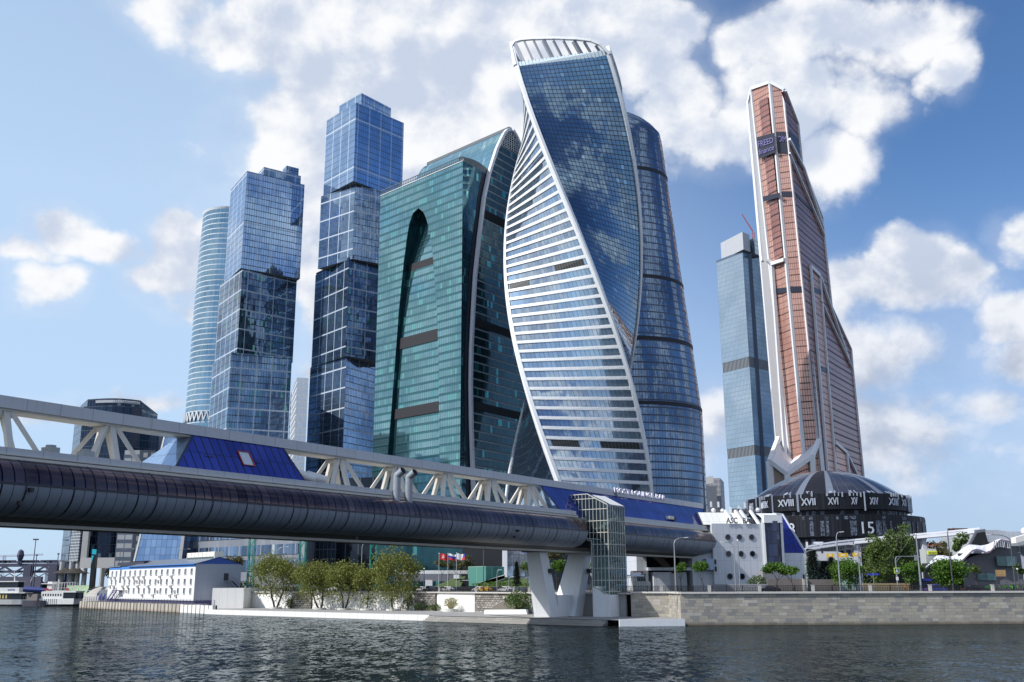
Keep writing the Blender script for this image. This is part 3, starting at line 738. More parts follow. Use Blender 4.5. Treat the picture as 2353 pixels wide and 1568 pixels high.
# ---- shorter blue tower (second from left)
P1 = quad_plan((530, 437), (568, 393), (700, 425), 250)
t = thing('skyscraper', 'shorter blue glass tower of offset blocks directly right of the round pale tower', 'skyscraper', (P1[1][0], P1[1][1], ST))
zb = zat(P1[1], 616); block(t, 'upper_block', P1, zb, 250, GL_BLUE)
P2 = quad_plan((506, 655), (557, 617), (682, 646), zb); zm = zat(P2[1], 812)
block(t, 'middle_block', P2, zm, zb, GL_NAVY)
P3 = quad_plan((489, 838), (532, 810), (671, 822), zm); block(t, 'lower_block', P3, ST, zm, GL_NAVY)
mb = MB(); pp = scale_plan(P1, .66); pp = [(a + 4, b + 6) for a, b in pp]; mb.prism(pp, 250, 259, 0, 1)
pq = scale_plan(P1, .22); pq = [(a + 13, b + 4) for a, b in pq]; mb.prism(pq, 250, 264, 0, 1); mb.build('penthouse', [GL_NAVY2, ROOFM], t)
mb = MB(); mb.prism(scale_plan(P2, .985), zb - 1.8, zb + .1, 0); mb.build('shadow_gap', DARKB, t)
# ---- taller blue tower
P1 = quad_plan((750, 278), (818.6, 235.6), (928, 283), 290)
t = thing('skyscraper', 'tallest blue glass tower of four stacked offset blocks, left of the green arch building', 'skyscraper', (P1[1][0], P1[1][1], ST))
zb = zat(P1[1], 416); block(t, 'upper_block', P1, zb, 290, GL_BLUE)
P2 = quad_plan((737, 452), (816, 424), (915, 446), zb); z2 = zat(P2[1], 595); block(t, 'second_block', P2, z2, zb, GL_NAVY2)
P3 = quad_plan((725, 633), (801.5, 596), (905, 620), z2); z3 = zat(P3[1], 818); block(t, 'third_block', P3, z3, z2, GL_NAVY)
P4 = quad_plan((713, 846), (796, 820), (890, 850), z3); block(t, 'lower_block', P4, ST, z3, GL_NAVY2)
mb = MB(); mb.prism(scale_plan(P3, .985), z2 - 1, z2 + 1.5, 0); mb.prism(scale_plan(P2, .985), zb - 1.8, zb + .1, 0); mb.prism(scale_plan(P4, .985), z3 - .2, z3 + .6, 0); mb.build('shadow_gap', DARKB, t)
PH = quad_plan((779, 244), (831, 214), (898.5, 249), 302); block(t, 'penthouse', PH, 290, 302, GL_BLUE)
# ---- round tower at far left
c = gY(522, 700, 640); r0 = 21.5; zt = zat((c.x, c.y - 13), 487)
M_CYL = facade('round_tower_glass', (.13, .25, .36), (.27, .42, .53), (.2, .3, .38), 1.5, 3.6, .12, .1, (400, 3.6, 0, .55, (.60, .67, .72)), .75, .1, .01, dirt=.6)
t = thing('round_tower', 'slender round pale blue tower with white floor bands at the far left of the group', 'skyscraper', (c.x, c.y, ST))
mb = MB(); R = []; nn_ = 48
for k in range(13):
    f = k / 12; z = ST + (zt - ST) * f; rr = r0 * (1.02 - .05 * f - .06 * f ** 6)
    R.append([V((c.x + rr * cos(2 * pi * i / nn_), c.y + rr * sin(2 * pi * i / nn_), z)) for i in range(nn_)])
mb.rings(R, 0); mb.face(R[-1], 1)
mb.build('curtain_wall', [M_CYL, ROOFM], t)
mb = MB()
for i in range(40):
    a = 2 * pi * i / 40; b = 2 * pi * (i + 1) / 40; zc = zat((c.x, c.y - r0), 955)
    p = lambda q, z: V((c.x + (r0 + .5) * cos(q), c.y + (r0 + .5) * sin(q), z))
    mb.bar(p(a, zc - 3), p((a + b) / 2, zc + 3), .7); mb.bar(p((a + b) / 2, zc + 3), p(b, zc - 3), .7)
mb.build('truss_belt', plain((.7, .74, .78), .5, name='belt_white'), t)
mb = MB()
R = [[V((c.x + (rr) * cos(2 * pi * i / nn_), c.y + (rr) * sin(2 * pi * i / nn_), z)) for i in range(nn_)] for rr, z in ((r0 * .90, zt - 1), (r0 * .93, zt + 1.2), (r0 * .86, zt + 1.2))]
mb.rings(R, 0); mb.build('parapet', plain((.75, .78, .8), .5, name='belt_white'), t)
# ---- thin pale tower peeping between the blue ones
P = quad_plan((668, 905), (683, 868), (709, 869), 118)
t = thing('pale_tower', 'narrow pale tower showing low between the two tall blue towers', 'tower', (P[1][0], P[1][1], ST))
mb = MB(); mb.prism(P, ST, 118, 0, 1); mb.build('facade', [facade('pale_glass', (.5, .58, .68), (.62, .68, .76), (.8, .82, .84), 2, 3.6, .3, .9, None, .5, .2, .02), ROOFM], t)

# ---- green slab with the tall arch
ZS = 200.0
TL, TR, BR_ = gz(874.5, 450.6, ZS), gz(1063.5, 370, ZS), gz(1125, 403.7, ZS)
UX = V((TR.x - TL.x, TR.y - TL.y, 0)); WL = UX.length; UX.normalize(); UN = V((UX.y, -UX.x, 0))
if UN.y > 0: UN = -UN
EX = V((BR_.x - TR.x, BR_.y - TR.y, 0)); WR = EX.length; EX.normalize(); EN = V((EX.y, -EX.x, 0)); EN = -EN if EN.y > 0 else EN
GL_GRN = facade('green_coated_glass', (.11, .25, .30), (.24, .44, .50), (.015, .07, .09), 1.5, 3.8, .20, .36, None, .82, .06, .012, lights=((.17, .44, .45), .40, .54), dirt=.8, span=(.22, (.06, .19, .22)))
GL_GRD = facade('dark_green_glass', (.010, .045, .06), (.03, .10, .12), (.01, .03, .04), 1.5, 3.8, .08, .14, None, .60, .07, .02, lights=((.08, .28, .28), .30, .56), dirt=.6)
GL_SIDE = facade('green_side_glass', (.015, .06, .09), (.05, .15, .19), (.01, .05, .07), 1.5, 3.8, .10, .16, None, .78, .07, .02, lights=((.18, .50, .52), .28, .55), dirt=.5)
def onS(px, py):
    p = gp(px, py, TR, UN); return ((p - TL).dot(UX), p.z)
t = thing('arch_building', 'teal green glass slab tower with a tall dark pointed arch recess in its face', 'skyscraper', (TR.x, TR.y, ST))
# the faces flare gently towards the ground like the real slab
AL = [onS(*p) for p in [(961.4, 478.5), (949, 490), (938.9, 518), (927.6, 602), (916.4, 715), (908, 827), (899.5, 940), (891, 1044)]]
AR = [onS(*p) for p in [(961.4, 478.5), (973, 488), (983.9, 512), (994, 580), (1003.5, 704), (1008, 827), (1009, 996), (1010, 1044)]]
IL = [onS(*p) for p in [(984, 516), (968, 563), (950, 619), (937, 692), (927, 771), (918, 884), (908, 1044)]]
for q in (AL, AR, IL):
    a, b = q[-2], q[-1]; k = (ST - b[1]) / (b[1] - a[1]); q.append((b[0] + (b[0] - a[0]) * k * .8, ST))
def lerp_tab(tab, z):
    if z >= tab[0][1]: return tab[0][0]
    for a, b in zip(tab, tab[1:]):
        if b[1] <= z <= a[1]: return a[0] + (b[0] - a[0]) * (a[1] - z) / max(1e-6, a[1] - b[1])
    return tab[-1][0]
def PS(u, z, d=0.0): return V((TL.x, TL.y, 0)) + UX * u - UN * d + V((0, 0, z))
ZA = AL[0][1]
zs = [ST + (ZA - ST) * (1 - (1 - i / 30) ** 1.0) for i in range(31)]; zs = zs[:-1] + [ZA - 5, ZA - 3, ZA - 1.5, ZA - .5, ZA]; zs = sorted(set(zs))
mb = MB()
def fq(mb, u0, u1, v0, v1, z0, z1, m=0, d=0):
    mb.face([PS(u0, z0, d), PS(u1, z0, d), PS(v1, z1, d), PS(v0, z1, d)], m, [(u0, z0), (u1, z0), (v1, z1), (v0, z1)])
for a, b in zip(zs, zs[1:]):
    fq(mb, 0, lerp_tab(AL, a), 0, lerp_tab(AL, b), a, b); fq(mb, lerp_tab(AR, a), WL, lerp_tab(AR, b), WL, a, b)
fq(mb, 0, WL, 0, WL, ZA, ZS)
RD = BR_ - TR
mb.face([V((TL.x, TL.y, ZS)), V((TR.x, TR.y, ZS)), V((BR_.x, BR_.y, ZS)), V((TL.x + RD.x, TL.y + RD.y, ZS))], 1)
mb.face([V((TL.x + RD.x, TL.y + RD.y, ST)), V((TL.x, TL.y, ST)), V((TL.x, TL.y, ZS)), V((TL.x + RD.x, TL.y + RD.y, ZS))], 0)
mb.build('curtain_wall', [GL_GRN, ROOFM], t)
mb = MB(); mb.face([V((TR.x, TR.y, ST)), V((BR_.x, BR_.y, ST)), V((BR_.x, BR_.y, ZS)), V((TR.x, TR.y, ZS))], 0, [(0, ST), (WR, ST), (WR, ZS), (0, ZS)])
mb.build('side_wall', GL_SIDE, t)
# recess: back wall leaning inwards towards the top, dark reveals
def pxof(p): q = V(p) - EYE; return 1176.5 + FPX * q.dot(CR) / q.dot(FW)
_dc = {}
def dep(z): return dep_(z) * .5
def dep_(z):
    """depth of the recess: its back wall leans away towards the top"""
    if z in _dc: return _dc[z]
    u = lerp_tab(AL, z); t_ = pxof(PS(lerp_tab(IL, z), z)) if z < IL[0][1] else 984; lo, hi = .5, 18.0
    for _ in range(24):
        m_ = (lo + hi) / 2
        if pxof(PS(u, z, m_)) < t_: lo = m_
        else: hi = m_
    _dc[z] = lo; return lo
mb = MB()
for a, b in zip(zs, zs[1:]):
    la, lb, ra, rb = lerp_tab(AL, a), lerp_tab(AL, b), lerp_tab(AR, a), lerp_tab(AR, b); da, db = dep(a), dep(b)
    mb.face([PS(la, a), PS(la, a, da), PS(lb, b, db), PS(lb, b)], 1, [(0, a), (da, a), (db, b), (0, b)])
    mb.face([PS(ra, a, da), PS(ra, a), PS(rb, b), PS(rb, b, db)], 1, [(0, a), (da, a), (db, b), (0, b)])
    def inner(z, l, r, d):   # end of the dark strip painted on the back wall as reveal shade
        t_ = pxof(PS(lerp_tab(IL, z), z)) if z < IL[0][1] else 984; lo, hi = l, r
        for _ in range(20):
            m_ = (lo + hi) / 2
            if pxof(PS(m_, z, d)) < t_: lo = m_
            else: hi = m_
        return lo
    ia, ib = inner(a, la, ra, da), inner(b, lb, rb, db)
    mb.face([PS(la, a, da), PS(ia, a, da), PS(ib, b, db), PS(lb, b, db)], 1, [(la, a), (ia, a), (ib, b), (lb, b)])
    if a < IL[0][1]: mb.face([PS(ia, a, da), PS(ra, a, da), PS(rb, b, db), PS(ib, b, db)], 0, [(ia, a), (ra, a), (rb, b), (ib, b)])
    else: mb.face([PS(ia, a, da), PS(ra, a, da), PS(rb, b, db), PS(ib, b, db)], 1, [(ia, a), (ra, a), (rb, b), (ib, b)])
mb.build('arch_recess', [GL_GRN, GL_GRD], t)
mb = MB()
for y0, y1 in ((577, 601), (750, 776), (917, 941)):
    zc = onS(995, (y0 + y1) / 2)[1]; z0, z1 = onS(995, y1)[1] - 1, onS(995, y0)[1] - 1
    l = lerp_tab(AL, zc); r = lerp_tab(AR, zc); d = dep(zc) - .35
    mb.par(PS(l + .2, z0, d), UX * (r - l - .4), -UN * .5, V((0, 0, z1 - z0)), 0); mb.cut()
mb.build_each('louvre_band', plain((.018, .020, .025), .8, name='louvre_grey'), t)
mb = MB()
for k in range(46):
    u = WL * (.02 + k / 47); mb.bar(PS(u, ZS), PS(u, ZS + 2.6), .25); 
mb.bar(PS(0, ZS + 2.6), PS(WL, ZS + 2.6), .3); mb.bar(PS(0, ZS + 1.0), PS(WL, ZS + 1.0), .2)
mb.par(PS(WL * .5, ZS, 2), UX * WL * .48, -UN * 6, V((0, 0, 2.4)), 0)
for k in range(14):
    f = (k + .5) / 14; p = V((TR.x, TR.y, ZS)) + RD * f; p.z = ZS; mb.par(p, RD.normalized() * (WR / 15), -EN * 3, V((0, 0, 2.2 + 1.6 * sin(f * 3.1))), 0)
mb.build('roof_plant', plain((.10, .13, .15), .6, name='plant_dark'), t)
mb = MB(); mb.bar(PS(0, ZS), PS(WL, ZS), .5, .35); mb.build('roof_edge', plain((.6, .66, .68), .5, name='edge_pale'), t)

# ---- the tall curved sail building behind it
def onE(px, py, off=0.0):
    o = V((TR.x, TR.y, 0)) + EN * off; p = gp(px, py, o, EN); return ((p - o).dot(EX), p.z)
def PE(w, z, off=0.0, back=0.0): return V((TR.x, TR.y, 0)) + EX * w + EN * off - UX * back + V((0, 0, z))
OFF = .8
LC = [onE(*p, OFF) for p in [(1172, 297.5), (1163, 301), (1156, 309), (1148, 325), (1139, 345), (1131, 370), (1121.7, 400), (1110, 455), (1099, 546), (1090, 630), (1085, 715), (1081, 800), (1079.5, 884), (1081, 980), (1084, 1075)]]
a, b = LC[-2], LC[-1]; k = (ST - b[1]) / (b[1] - a[1]); LC.append((b[0] + (b[0] - a[0]) * k, ST))
apx = LC[0]; wR = onE(1197.7, 338, OFF); axis = apx[0]
RCv = [(2 * axis - w + 1.5, z) for w, z in LC]
t = thing('sail_building', 'dark teal tower with a rounded pointed top and a white curved edge', 'skyscraper', PE(axis, ST, OFF))
GL_SAIL = facade('sail_end_glass', (.008, .035, .05), (.03, .10, .12), (.006, .025, .03), 1.5, 3.9, .14, .9, (900, 3.9, 0, .55, (.26, .32, .36)), .55, .08, .02, lights=((.05, .30, .30), .30, .55), dirt=.6)
GL_SROOF = facade('sail_roof_glass', (.22, .42, .44), (.36, .58, .60), (.12, .28, .3), 1.5, 3.9, .10, .14, None, .85, .08, .02, lights=((.6, .8, .8), .08, .5))
ZAp = apx[1]; hs = [ST + (ZAp - ST) * sin(pi / 2 * i / 34) for i in range(35)]
mb = MB()
for a, b in zip(hs, hs[1:]):
    la, lb, ra, rb = lerp_tab(LC, a), lerp_tab(LC, b), lerp_tab(RCv, a), lerp_tab(RCv, b)
    mb.face([PE(la, a, OFF), PE(ra, a, OFF), PE(rb, b, OFF), PE(lb, b, OFF)], 0, [(la, a), (ra, a), (rb, b), (lb, b)])
mb.build('end_wall', GL_SAIL, t)
mb = MB(); DEPTH = WL * 1.02
for c_, s_ in ((LC, 1), (RCv, -1)):
    u = 0
    for p, q in zip(c_, c_[1:]):
        l = sqrt((p[0] - q[0]) ** 2 + (p[1] - q[1]) ** 2); P = [PE(p[0], p[1], OFF), PE(q[0], q[1], OFF), PE(q[0], q[1], OFF, DEPTH), PE(p[0], p[1], OFF, DEPTH)]
        uvs = [(0, 300 - u), (0, 300 - u - l), (DEPTH, 300 - u - l), (DEPTH, 300 - u)]
        if s_ > 0: P = P[::-1]; uvs = uvs[::-1]
        mb.face(P, 0, uvs); u += l
mb.build('curved_roof', GL_SROOF, t)
mb = MB()
def edge_band(tab, w, off, m, back=1.2):
    for p, q in zip(tab, tab[1:]):
        a, b = PE(p[0], p[1], off), PE(q[0], q[1], off)
        mb.bar(a, b, w, w, m, up=EN)
edge_band(LC, 1.5, OFF + .5, 0); edge_band(RCv, 1.5, OFF + .5, 0)
mb.bar(PE(apx[0], apx[1] + .4, OFF), PE(apx[0], apx[1] + .4, OFF, DEPTH), 2.0, 1.6, 1)
mb.build('edge_trim', [plain((.66, .68, .74), .45, name='trim_white'), plain((.10, .12, .14), .5, name='ridge_dark')], t)
mb = MB()   # lattice screen in the tip and dark plant floors
z0 = zat(xy(PE(axis, 0, OFF)), 345)
for k in range(9):
    z = z0 + (ZAp - z0) * k / 9; la, ra = lerp_tab(LC, z), lerp_tab(RCv, z); mb.bar(PE(la, z, OFF + .3), PE(ra, z, OFF + .3), .35, .3)
for k in range(11):
    w = lerp_tab(LC, z0) + (lerp_tab(RCv, z0) - lerp_tab(LC, z0)) * (k + .5) / 11
    zz = z0
    while zz < ZAp and lerp_tab(LC, zz) < w < lerp_tab(RCv, zz): zz += .5
    mb.bar(PE(w, z0, OFF + .32), PE(w, zz, OFF + .32), .35, .3)
mb.build('lattice_screen', plain((.55, .62, .66), .5, name='lattice_pale'), t)
mb = MB()
for y0, y1 in ((482, 500), (738, 756), (928, 946)):
    p = onE(1112, y1, OFF); q = onE(1112, y0, OFF); zc = (p[1] + q[1]) / 2
    mb.par(PE(lerp_tab(LC, zc) + 1.2, p[1], OFF + .05), EX * (lerp_tab(RCv, zc) - lerp_tab(LC, zc) - 2.4), EN * .25, V((0, 0, q[1] - p[1])), 0); mb.cut()
mb.build_each('louvre_band', plain((.008, .010, .014), .8, name='louvre_dark'), t)
mb = MB()   # flat dark strip painted as slot shade between slab side and white edge
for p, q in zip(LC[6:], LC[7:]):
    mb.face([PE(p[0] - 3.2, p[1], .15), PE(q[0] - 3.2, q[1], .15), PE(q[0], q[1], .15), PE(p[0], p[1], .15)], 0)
mb.build('shadow_slot', plain((.004, .008, .02), .5, name='slot_shade'), t)

# ---- twisted tower
CX, CY = 27.65, 425.0; FH = 4.2; NF = 55; ZR = ST + FH * NF
def phi(z): q = (z - 130) / 125; return .2724 - 1.4962 * q + .004 * q * q
def rad(z): return 31.12 * (1 - .0329 * (z - 130) / 125)
def cor(k, z, out=0.0):
    a = phi(z) + k * pi / 2; r = rad(z) + out; return V((CX + r * sin(a), CY - r * cos(a), z))
GL_TW_B = facade('twisted_blue_glass', (.12, .20, .29), (.20, .30, .41), (.010, .018, .04), 1.9, FH / 2, .26, .34, None, .90, .035, .010, lights=((.26, .40, .52), .05, .45), wave=.012, dirt=.7)
GL_TW_A = facade('twisted_band_glass', (.28, .36, .46), (.46, .57, .68), (.03, .05, .08), 1.9, FH, .14, 0, None, .85, .05, .02, wave=.02)
M_TWW = panels('twisted_white_panels', (.80, .82, .84), 1.9, 2.45, .05, (.55, .58, .62), .02, .45, noise_s=.05)
t = thing('twisted_tower', 'tall spiralling tower with white edges, striped on one side and blue glass on the other', 'skyscraper', (CX, CY, ST))
S_ = 44.0
faceB = MB(); faceA = MB(); band = MB(); edge = MB(); lou = MB()
SUB = 6
def fpt(k, z, f, out=0.0):
    a, b = cor(k, z), cor(k + 1, z); p = a.lerp(b, f); n = ((a + b) / 2 - V((CX, CY, z))).normalized(); return p + n * out
# corner k=0 is the front edge E1, k=1 its right neighbour, k=-1 the left one
for fl in range(NF):
    z0, z1 = ST + FH * fl, ST + FH * (fl + 1)
    for k in range(-1, 3):
        B_type = (k % 2 == 0)
        m_ = faceB if B_type else faceA
        for i in range(SUB):
            f0, f1 = i / SUB, (i + 1) / SUB
            m_.face([fpt(k, z0, f0), fpt(k, z0, f1), fpt(k, z1, f1), fpt(k, z1, f0)], 0, [(S_ * f0, z0 - ST), (S_ * f1, z0 - ST), (S_ * f1, z1 - ST), (S_ * f0, z1 - ST)])
            if not B_type:
                zz = z0 + 1.35
                band.face([fpt(k, z0, f0, .45), fpt(k, z0, f1, .45), fpt(k, zz, f1, .45), fpt(k, zz, f0, .45)], 0, [(S_ * f0, 0), (S_ * f1, 0), (S_ * f1, 1.75), (S_ * f0, 1.75)])
                band.face([fpt(k, zz, f0, .45), fpt(k, zz, f1, .45), fpt(k, zz, f1, -.05), fpt(k, zz, f0, -.05)], 0)
                band.face([fpt(k, z0, f0, -.05), fpt(k, z0, f1, -.05), fpt(k, z0, f1, .45), fpt(k, z0, f0, .45)], 0)
for fl in range(NF * 2 + 8):
    z0, z1 = ST + FH / 2 * fl, ST + FH / 2 * (fl + 1)
    for k in range(4):
        if fl >= NF * 2 and (k != 0 or z1 > 253.5): continue
        w = 1.4 / S_
        for A_, B_, fa, fb in ((k, None, 0, w), (k - 1, None, 1 - w, 1)):
            P = [fpt(A_, z0, fa, .6), fpt(A_, z0, fb, .6), fpt(A_, z1, fb, .6), fpt(A_, z1, fa, .6)]
            edge.face(P, 0, [(0, z0), (1.8, z0), (1.8, z1), (0, z1)])
            g = fb if fa == 0 else fa
            Q = [fpt(A_, z0, g, .6), fpt(A_, z0, g, -.1), fpt(A_, z1, g, -.1), fpt(A_, z1, g, .6)]
            edge.face(Q if fa == 0 else Q[::-1], 0)
# close the corner nose
        a0, a1 = fpt(k, z0, 0, .6), fpt(k - 1, z0, 1, .6); b0, b1 = fpt(k, z1, 0, .6), fpt(k - 1, z1, 1, .6)
        edge.face([a1, a0, b0, b1], 0, [(0, z0), (.8, z0), (.8, z1), (0, z1)])
faceB.face([cor(k, ZR - .5) for k in range(4)], 1)
def fl_of(px, py):
    zz = zat((CX, CY - 25), py); return int((zz - ST) / FH)
for (y0, f0, f1) in ((645, .05, .28), (612, .60, .93), (1027, .08, .34), (1027, .55, .93)):
    fl = fl_of(0, y0); z0, z1 = ST + FH * fl + 1.4, ST + FH * (fl + 1) - .1
    lou.face([fpt(-1, z0, f0, .25), fpt(-1, z0, f1, .25), fpt(-1, z1, f1, .25), fpt(-1, z1, f0, .25)], 0, [(0, 0), (10, 0), (10, 3), (0, 3)]); lou.cut()
faceB.build('glass_face', [GL_TW_B, ROOFM], t, smooth=True); faceA.build('striped_glass_face', GL_TW_A, t, smooth=True); band.build('floor_band', M_TWW, t); edge.build('spiral_edge', M_TWW, t)
lou.build_each('louvre', panels('louvre_slats', (.015, .018, .02), .9, 20, .2, (.08, .085, .08), .02, .6, lh=0), t)
# crown: a rounded white frame round the roof, with raking posts
cr = MB(); ZT = 251.5
def crown(k, zt, zl, zr, sl_=10.0):
    pts = []
    a0 = lambda f, z, o=.3: fpt(k, z, f, o)
    top_ = zt; zt = 0.0
    for f, z in ((.0, zl - top_), (.0, zt - 5), (.012, zt - 4), (.05, zt - 1.5), (.13, zt - .35), (.25, zt), (.5, zt + .2), (.72, zt), (.86, zt - .5), (.94, zt - 2), (.985, zt - 5), (1.0, zr - top_ + sl_)): pts.append((f, z + top_ - sl_ * f))
    zt = top_
    for (f, z), (g, y) in zip(pts, pts[1:]): cr.bar(a0(f, z), a0(g, y), 1.1, 1.5, 0, up=(fpt(k, z, .5) - V((CX, CY, z))).normalized())
    for i in range(9):
        f = .05 + .105 * i; z = zt - 1.0 - sl_ * f - (1.5 if i in (0, 8) else 0)
        cr.bar(fpt(k, z, f, 0), fpt(k, ZR + .5, f + .05, -3.5), .9 if i % 3 else 1.6, .9 if i % 3 else 1.6, 1)
crown(0, 253.5, ZR, ZR, 10); crown(1, 243.5, ZR, ZR, 4); crown(2, 239.5, ZR, ZR, 0); crown(-1, 239.5, ZR, ZR, -10)
cr.build('crown', [M_TWW, plain((.42, .44, .48), .5, name='crown_strut')], t)
mb = MB()
for k in range(4):
    for i in range(24):
        f = .03 + .94 * i / 24; mb.bar(fpt(k, ZR - .3, f, .1), fpt(k, ZR + 2.6, f, .1), .12)
    mb.face([fpt(k, ZR - .4, .04), fpt(k, ZR - .4, .96), fpt(k, ZR + 2.2, .96), fpt(k, ZR + 2.2, .04)], 1)
mb.build('roof_balustrade', [plain((.2, .26, .32), .5, name='post_grey'), plain((.62, .72, .78), .3, name='rail_glass')], t)
mb = MB(); R = []
for k in range(6):
    a = pi / 2 * k / 5; R.append([V((CX + 16 * cos(a) * cos(2 * pi * i / 32), CY - 4 + 16 * cos(a) * sin(2 * pi * i / 32), ZR - .5 + 6.5 * sin(a))) for i in range(32)])
mb.rings(R, 0); mb.build('roof_pavilion', panels('pavilion_white', (.72, .74, .76), 1.5, 2, .12, (.4, .45, .5), .03), t)

# ---- rounded dark blue tower behind it
t_sil = [(1150, 1625), (960, 1615), (790, 1590), (630, 1565), (500, 1546), (375, 1528), (340, 1523), (318, 1518), (300, 1502), (286, 1485), (272, 1462), (263, 1442)]
c = gY(1432, 700, 535); c = V((c.x, c.y, 0))
GL_IMP = facade('deep_blue_glass', (.08, .13, .21), (.19, .27, .38), (.04, .07, .13), 1.5, 4.0, .22, .8, (900, 20.0, 0, .8, (.02, .04, .10)), .86, .04, .012, wave=.10, dirt=.8, lights=((.16, .22, .32), .03, .52))
t = thing('rounded_tower', 'dark blue rounded tower rising behind and right of the twisted tower', 'skyscraper', (c.x, c.y, ST))
R = []; n_ = 56; zz_ = []
for py, px in t_sil:
    z = zat(xy(c), py); s_ = gY(px, py, c.y); r = max(1.0, (s_.x - c.x) * (c.y / sqrt(c.y ** 2)) * .985)
    R.append([V((c.x + r * cos(2 * pi * i / n_), c.y + .82 * r * sin(2 * pi * i / n_), z)) for i in range(n_)])
r = (gY(1628, 1200, c.y).x - c.x) * .985
R.insert(0, [V((c.x + r * cos(2 * pi * i / n_), c.y + .82 * r * sin(2 * pi * i / n_), ST)) for i in range(n_)])
mb = MB(); mb.rings(R, 0); mb.face(R[-1], 0); mb.build('curtain_wall', GL_IMP, t, smooth=True)
mb = MB()
for py in (374, 632, 778, 929):
    z = zat((c.x, c.y - 28), py)
    for Ra, Rb in zip(R, R[1:]):
        if Ra[0].z <= z <= Rb[0].z: r = (Ra[0].x + (Rb[0].x - Ra[0].x) * (z - Ra[0].z) / (Rb[0].z - Ra[0].z)) - c.x + .25
    mb.rings([[V((c.x + r * cos(2 * pi * i / n_), c.y + .82 * r * sin(2 * pi * i / n_), z + d)) for i in range(n_)] for d in (-1.0, 1.0)], 0); mb.cut()
mb.build_each('plant_floor_band', plain((.006, .009, .02), .6, name='band_dark'), t)

# ---- copper and white tower
t = thing('copper_tower', 'tallest tower, slim and copper coloured with white vertical ribs, stepping in towards the top', 'skyscraper', gY(1800, 1100, 605))
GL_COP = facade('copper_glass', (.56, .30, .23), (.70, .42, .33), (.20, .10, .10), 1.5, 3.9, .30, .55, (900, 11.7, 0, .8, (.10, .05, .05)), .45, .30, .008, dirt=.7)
GL_COPD = facade('copper_glass_shaded', (.30, .135, .12), (.42, .21, .175), (.11, .055, .06), 1.5, 3.9, .26, .7, (900, 7.8, 0, 1.2, (.05, .025, .035)), .25, .25, .008, dirt=.7)  # same copper glass with the right side's shade put into the colour
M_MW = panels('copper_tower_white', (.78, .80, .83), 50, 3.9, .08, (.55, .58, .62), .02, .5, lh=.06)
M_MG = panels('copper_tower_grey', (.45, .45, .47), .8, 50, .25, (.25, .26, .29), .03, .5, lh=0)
def MP(px, py, Y): return gY(px, py, Y)
def mquad(mb, a, b, c_, d, m=0):
    """quad from picture corners a..d = (x, y, Y): bottom left, bottom right, top right, top left"""
    P = [MP(*q) for q in (a, b, c_, d)]; w0 = (P[1] - P[0]).length
    off = 0
    mb.face(P, m, [(0, P[0].z), (w0, P[1].z), ((P[2] - P[3]).length, P[2].z), (0, P[3].z)])
Y1, Y2, Y3, Y4 = 626.0, 620.0, 606.0, 603.0   # ribs, left to right
bot = [(1785, 1075, Y1), (1821, 1098, Y2), (1851, 1085, Y3), (1890, 1085, Y4)]
topp = [(1719, 240, Y1), (1726.5, 205, Y2), (1769, 190, Y3), (1801.5, 207, Y4)]
mb = MB(); mquad(mb, bot[1], bot[2], topp[2], topp[1], 0); mquad(mb, bot[2], bot[3], topp[3], topp[2], 0)
mb.build('copper_front', GL_COP, t)
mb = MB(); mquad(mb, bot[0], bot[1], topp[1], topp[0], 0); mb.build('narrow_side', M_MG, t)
# right hand side with its stepped outline
sp = MP(*bot[3]); sd = V((24, 36, 0)).normalized(); sn = V((sd.y, -sd.x, 0))
def MR(px, py, off=0.0):
    return gp(px, py, sp + sn * off, sn)
def pl(ptsx, off=0.0): return [MR(x, y, off) for x, y in ptsx]
rights = [(1988, 1130), (1985, 1102), (1959, 843), (1956, 804), (1911, 705), (1893, 535), (1890, 502), (1843, 377), (1834, 285), (1805, 209)]
lefts = lambda y: 1801.5 + (1890 - 1801.5) * (y - 207) / (1085 - 207)
mb = MB()
for (xa, ya), (xb, yb) in zip(rights, rights[1:]):
    P = [MR(lefts(ya), ya), MR(xa, ya), MR(xb, yb), MR(lefts(yb), yb)]
    mb.face(P, 0, [((q - sp).dot(sd), q.z) for q in P])
    e = V((-sn.x, -sn.y, 0)) * 3
    mb.face([P[1], P[1] + e, P[2] + e, P[2]], 0)
mb.face([MP(*bot[0]), MP(*topp[0]), MP(*topp[0]) + V((20, 40, 0)), MP(*bot[0]) + V((20, 40, 0))], 0)
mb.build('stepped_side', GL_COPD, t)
mb = MB(); P = [MP(*topp[0]), MP(*topp[1]), MP(*topp[2]), MP(*topp[3])]; bk = V((12, 24, 0)); mb.face([P[1], P[2], P[2] + bk, P[1] + bk], 0); mb.face([P[2], P[3], P[3] + bk, P[2] + bk], 0); mb.face([P[0], P[1], P[1] + bk, P[0] + bk], 0); mb.build('roof', ROOFM, t)
# ribs
mb = MB(); tow = V((-.3, -1, 0)).normalized()
def rib(a, b, w=2.4, d=1.6, m=0):
    p, q = MP(*a), MP(*b); mb.bar(p, q, d, w, m, up=V((1, .25, 0)).normalized() if m == 0 else V((0, 0, 1)))
rib((1787, 1040, Y1 - .5), topp[0], 1.7); rib(bot[1], topp[1], 1.7, 1.6); rib(bot[2], topp[2], 1.8, 1.6); rib(bot[3], topp[3], 2.6, 1.6)
rib(topp[0], topp[1], 2.2, 2.0, 1); rib(topp[1], topp[2], 2.0, 2.4, 1); rib(topp[2], topp[3], 2.0, 2.4, 1)
rib((1752, 600, Y1 - 3), (1720, 240, Y1 - 1), 1.6)
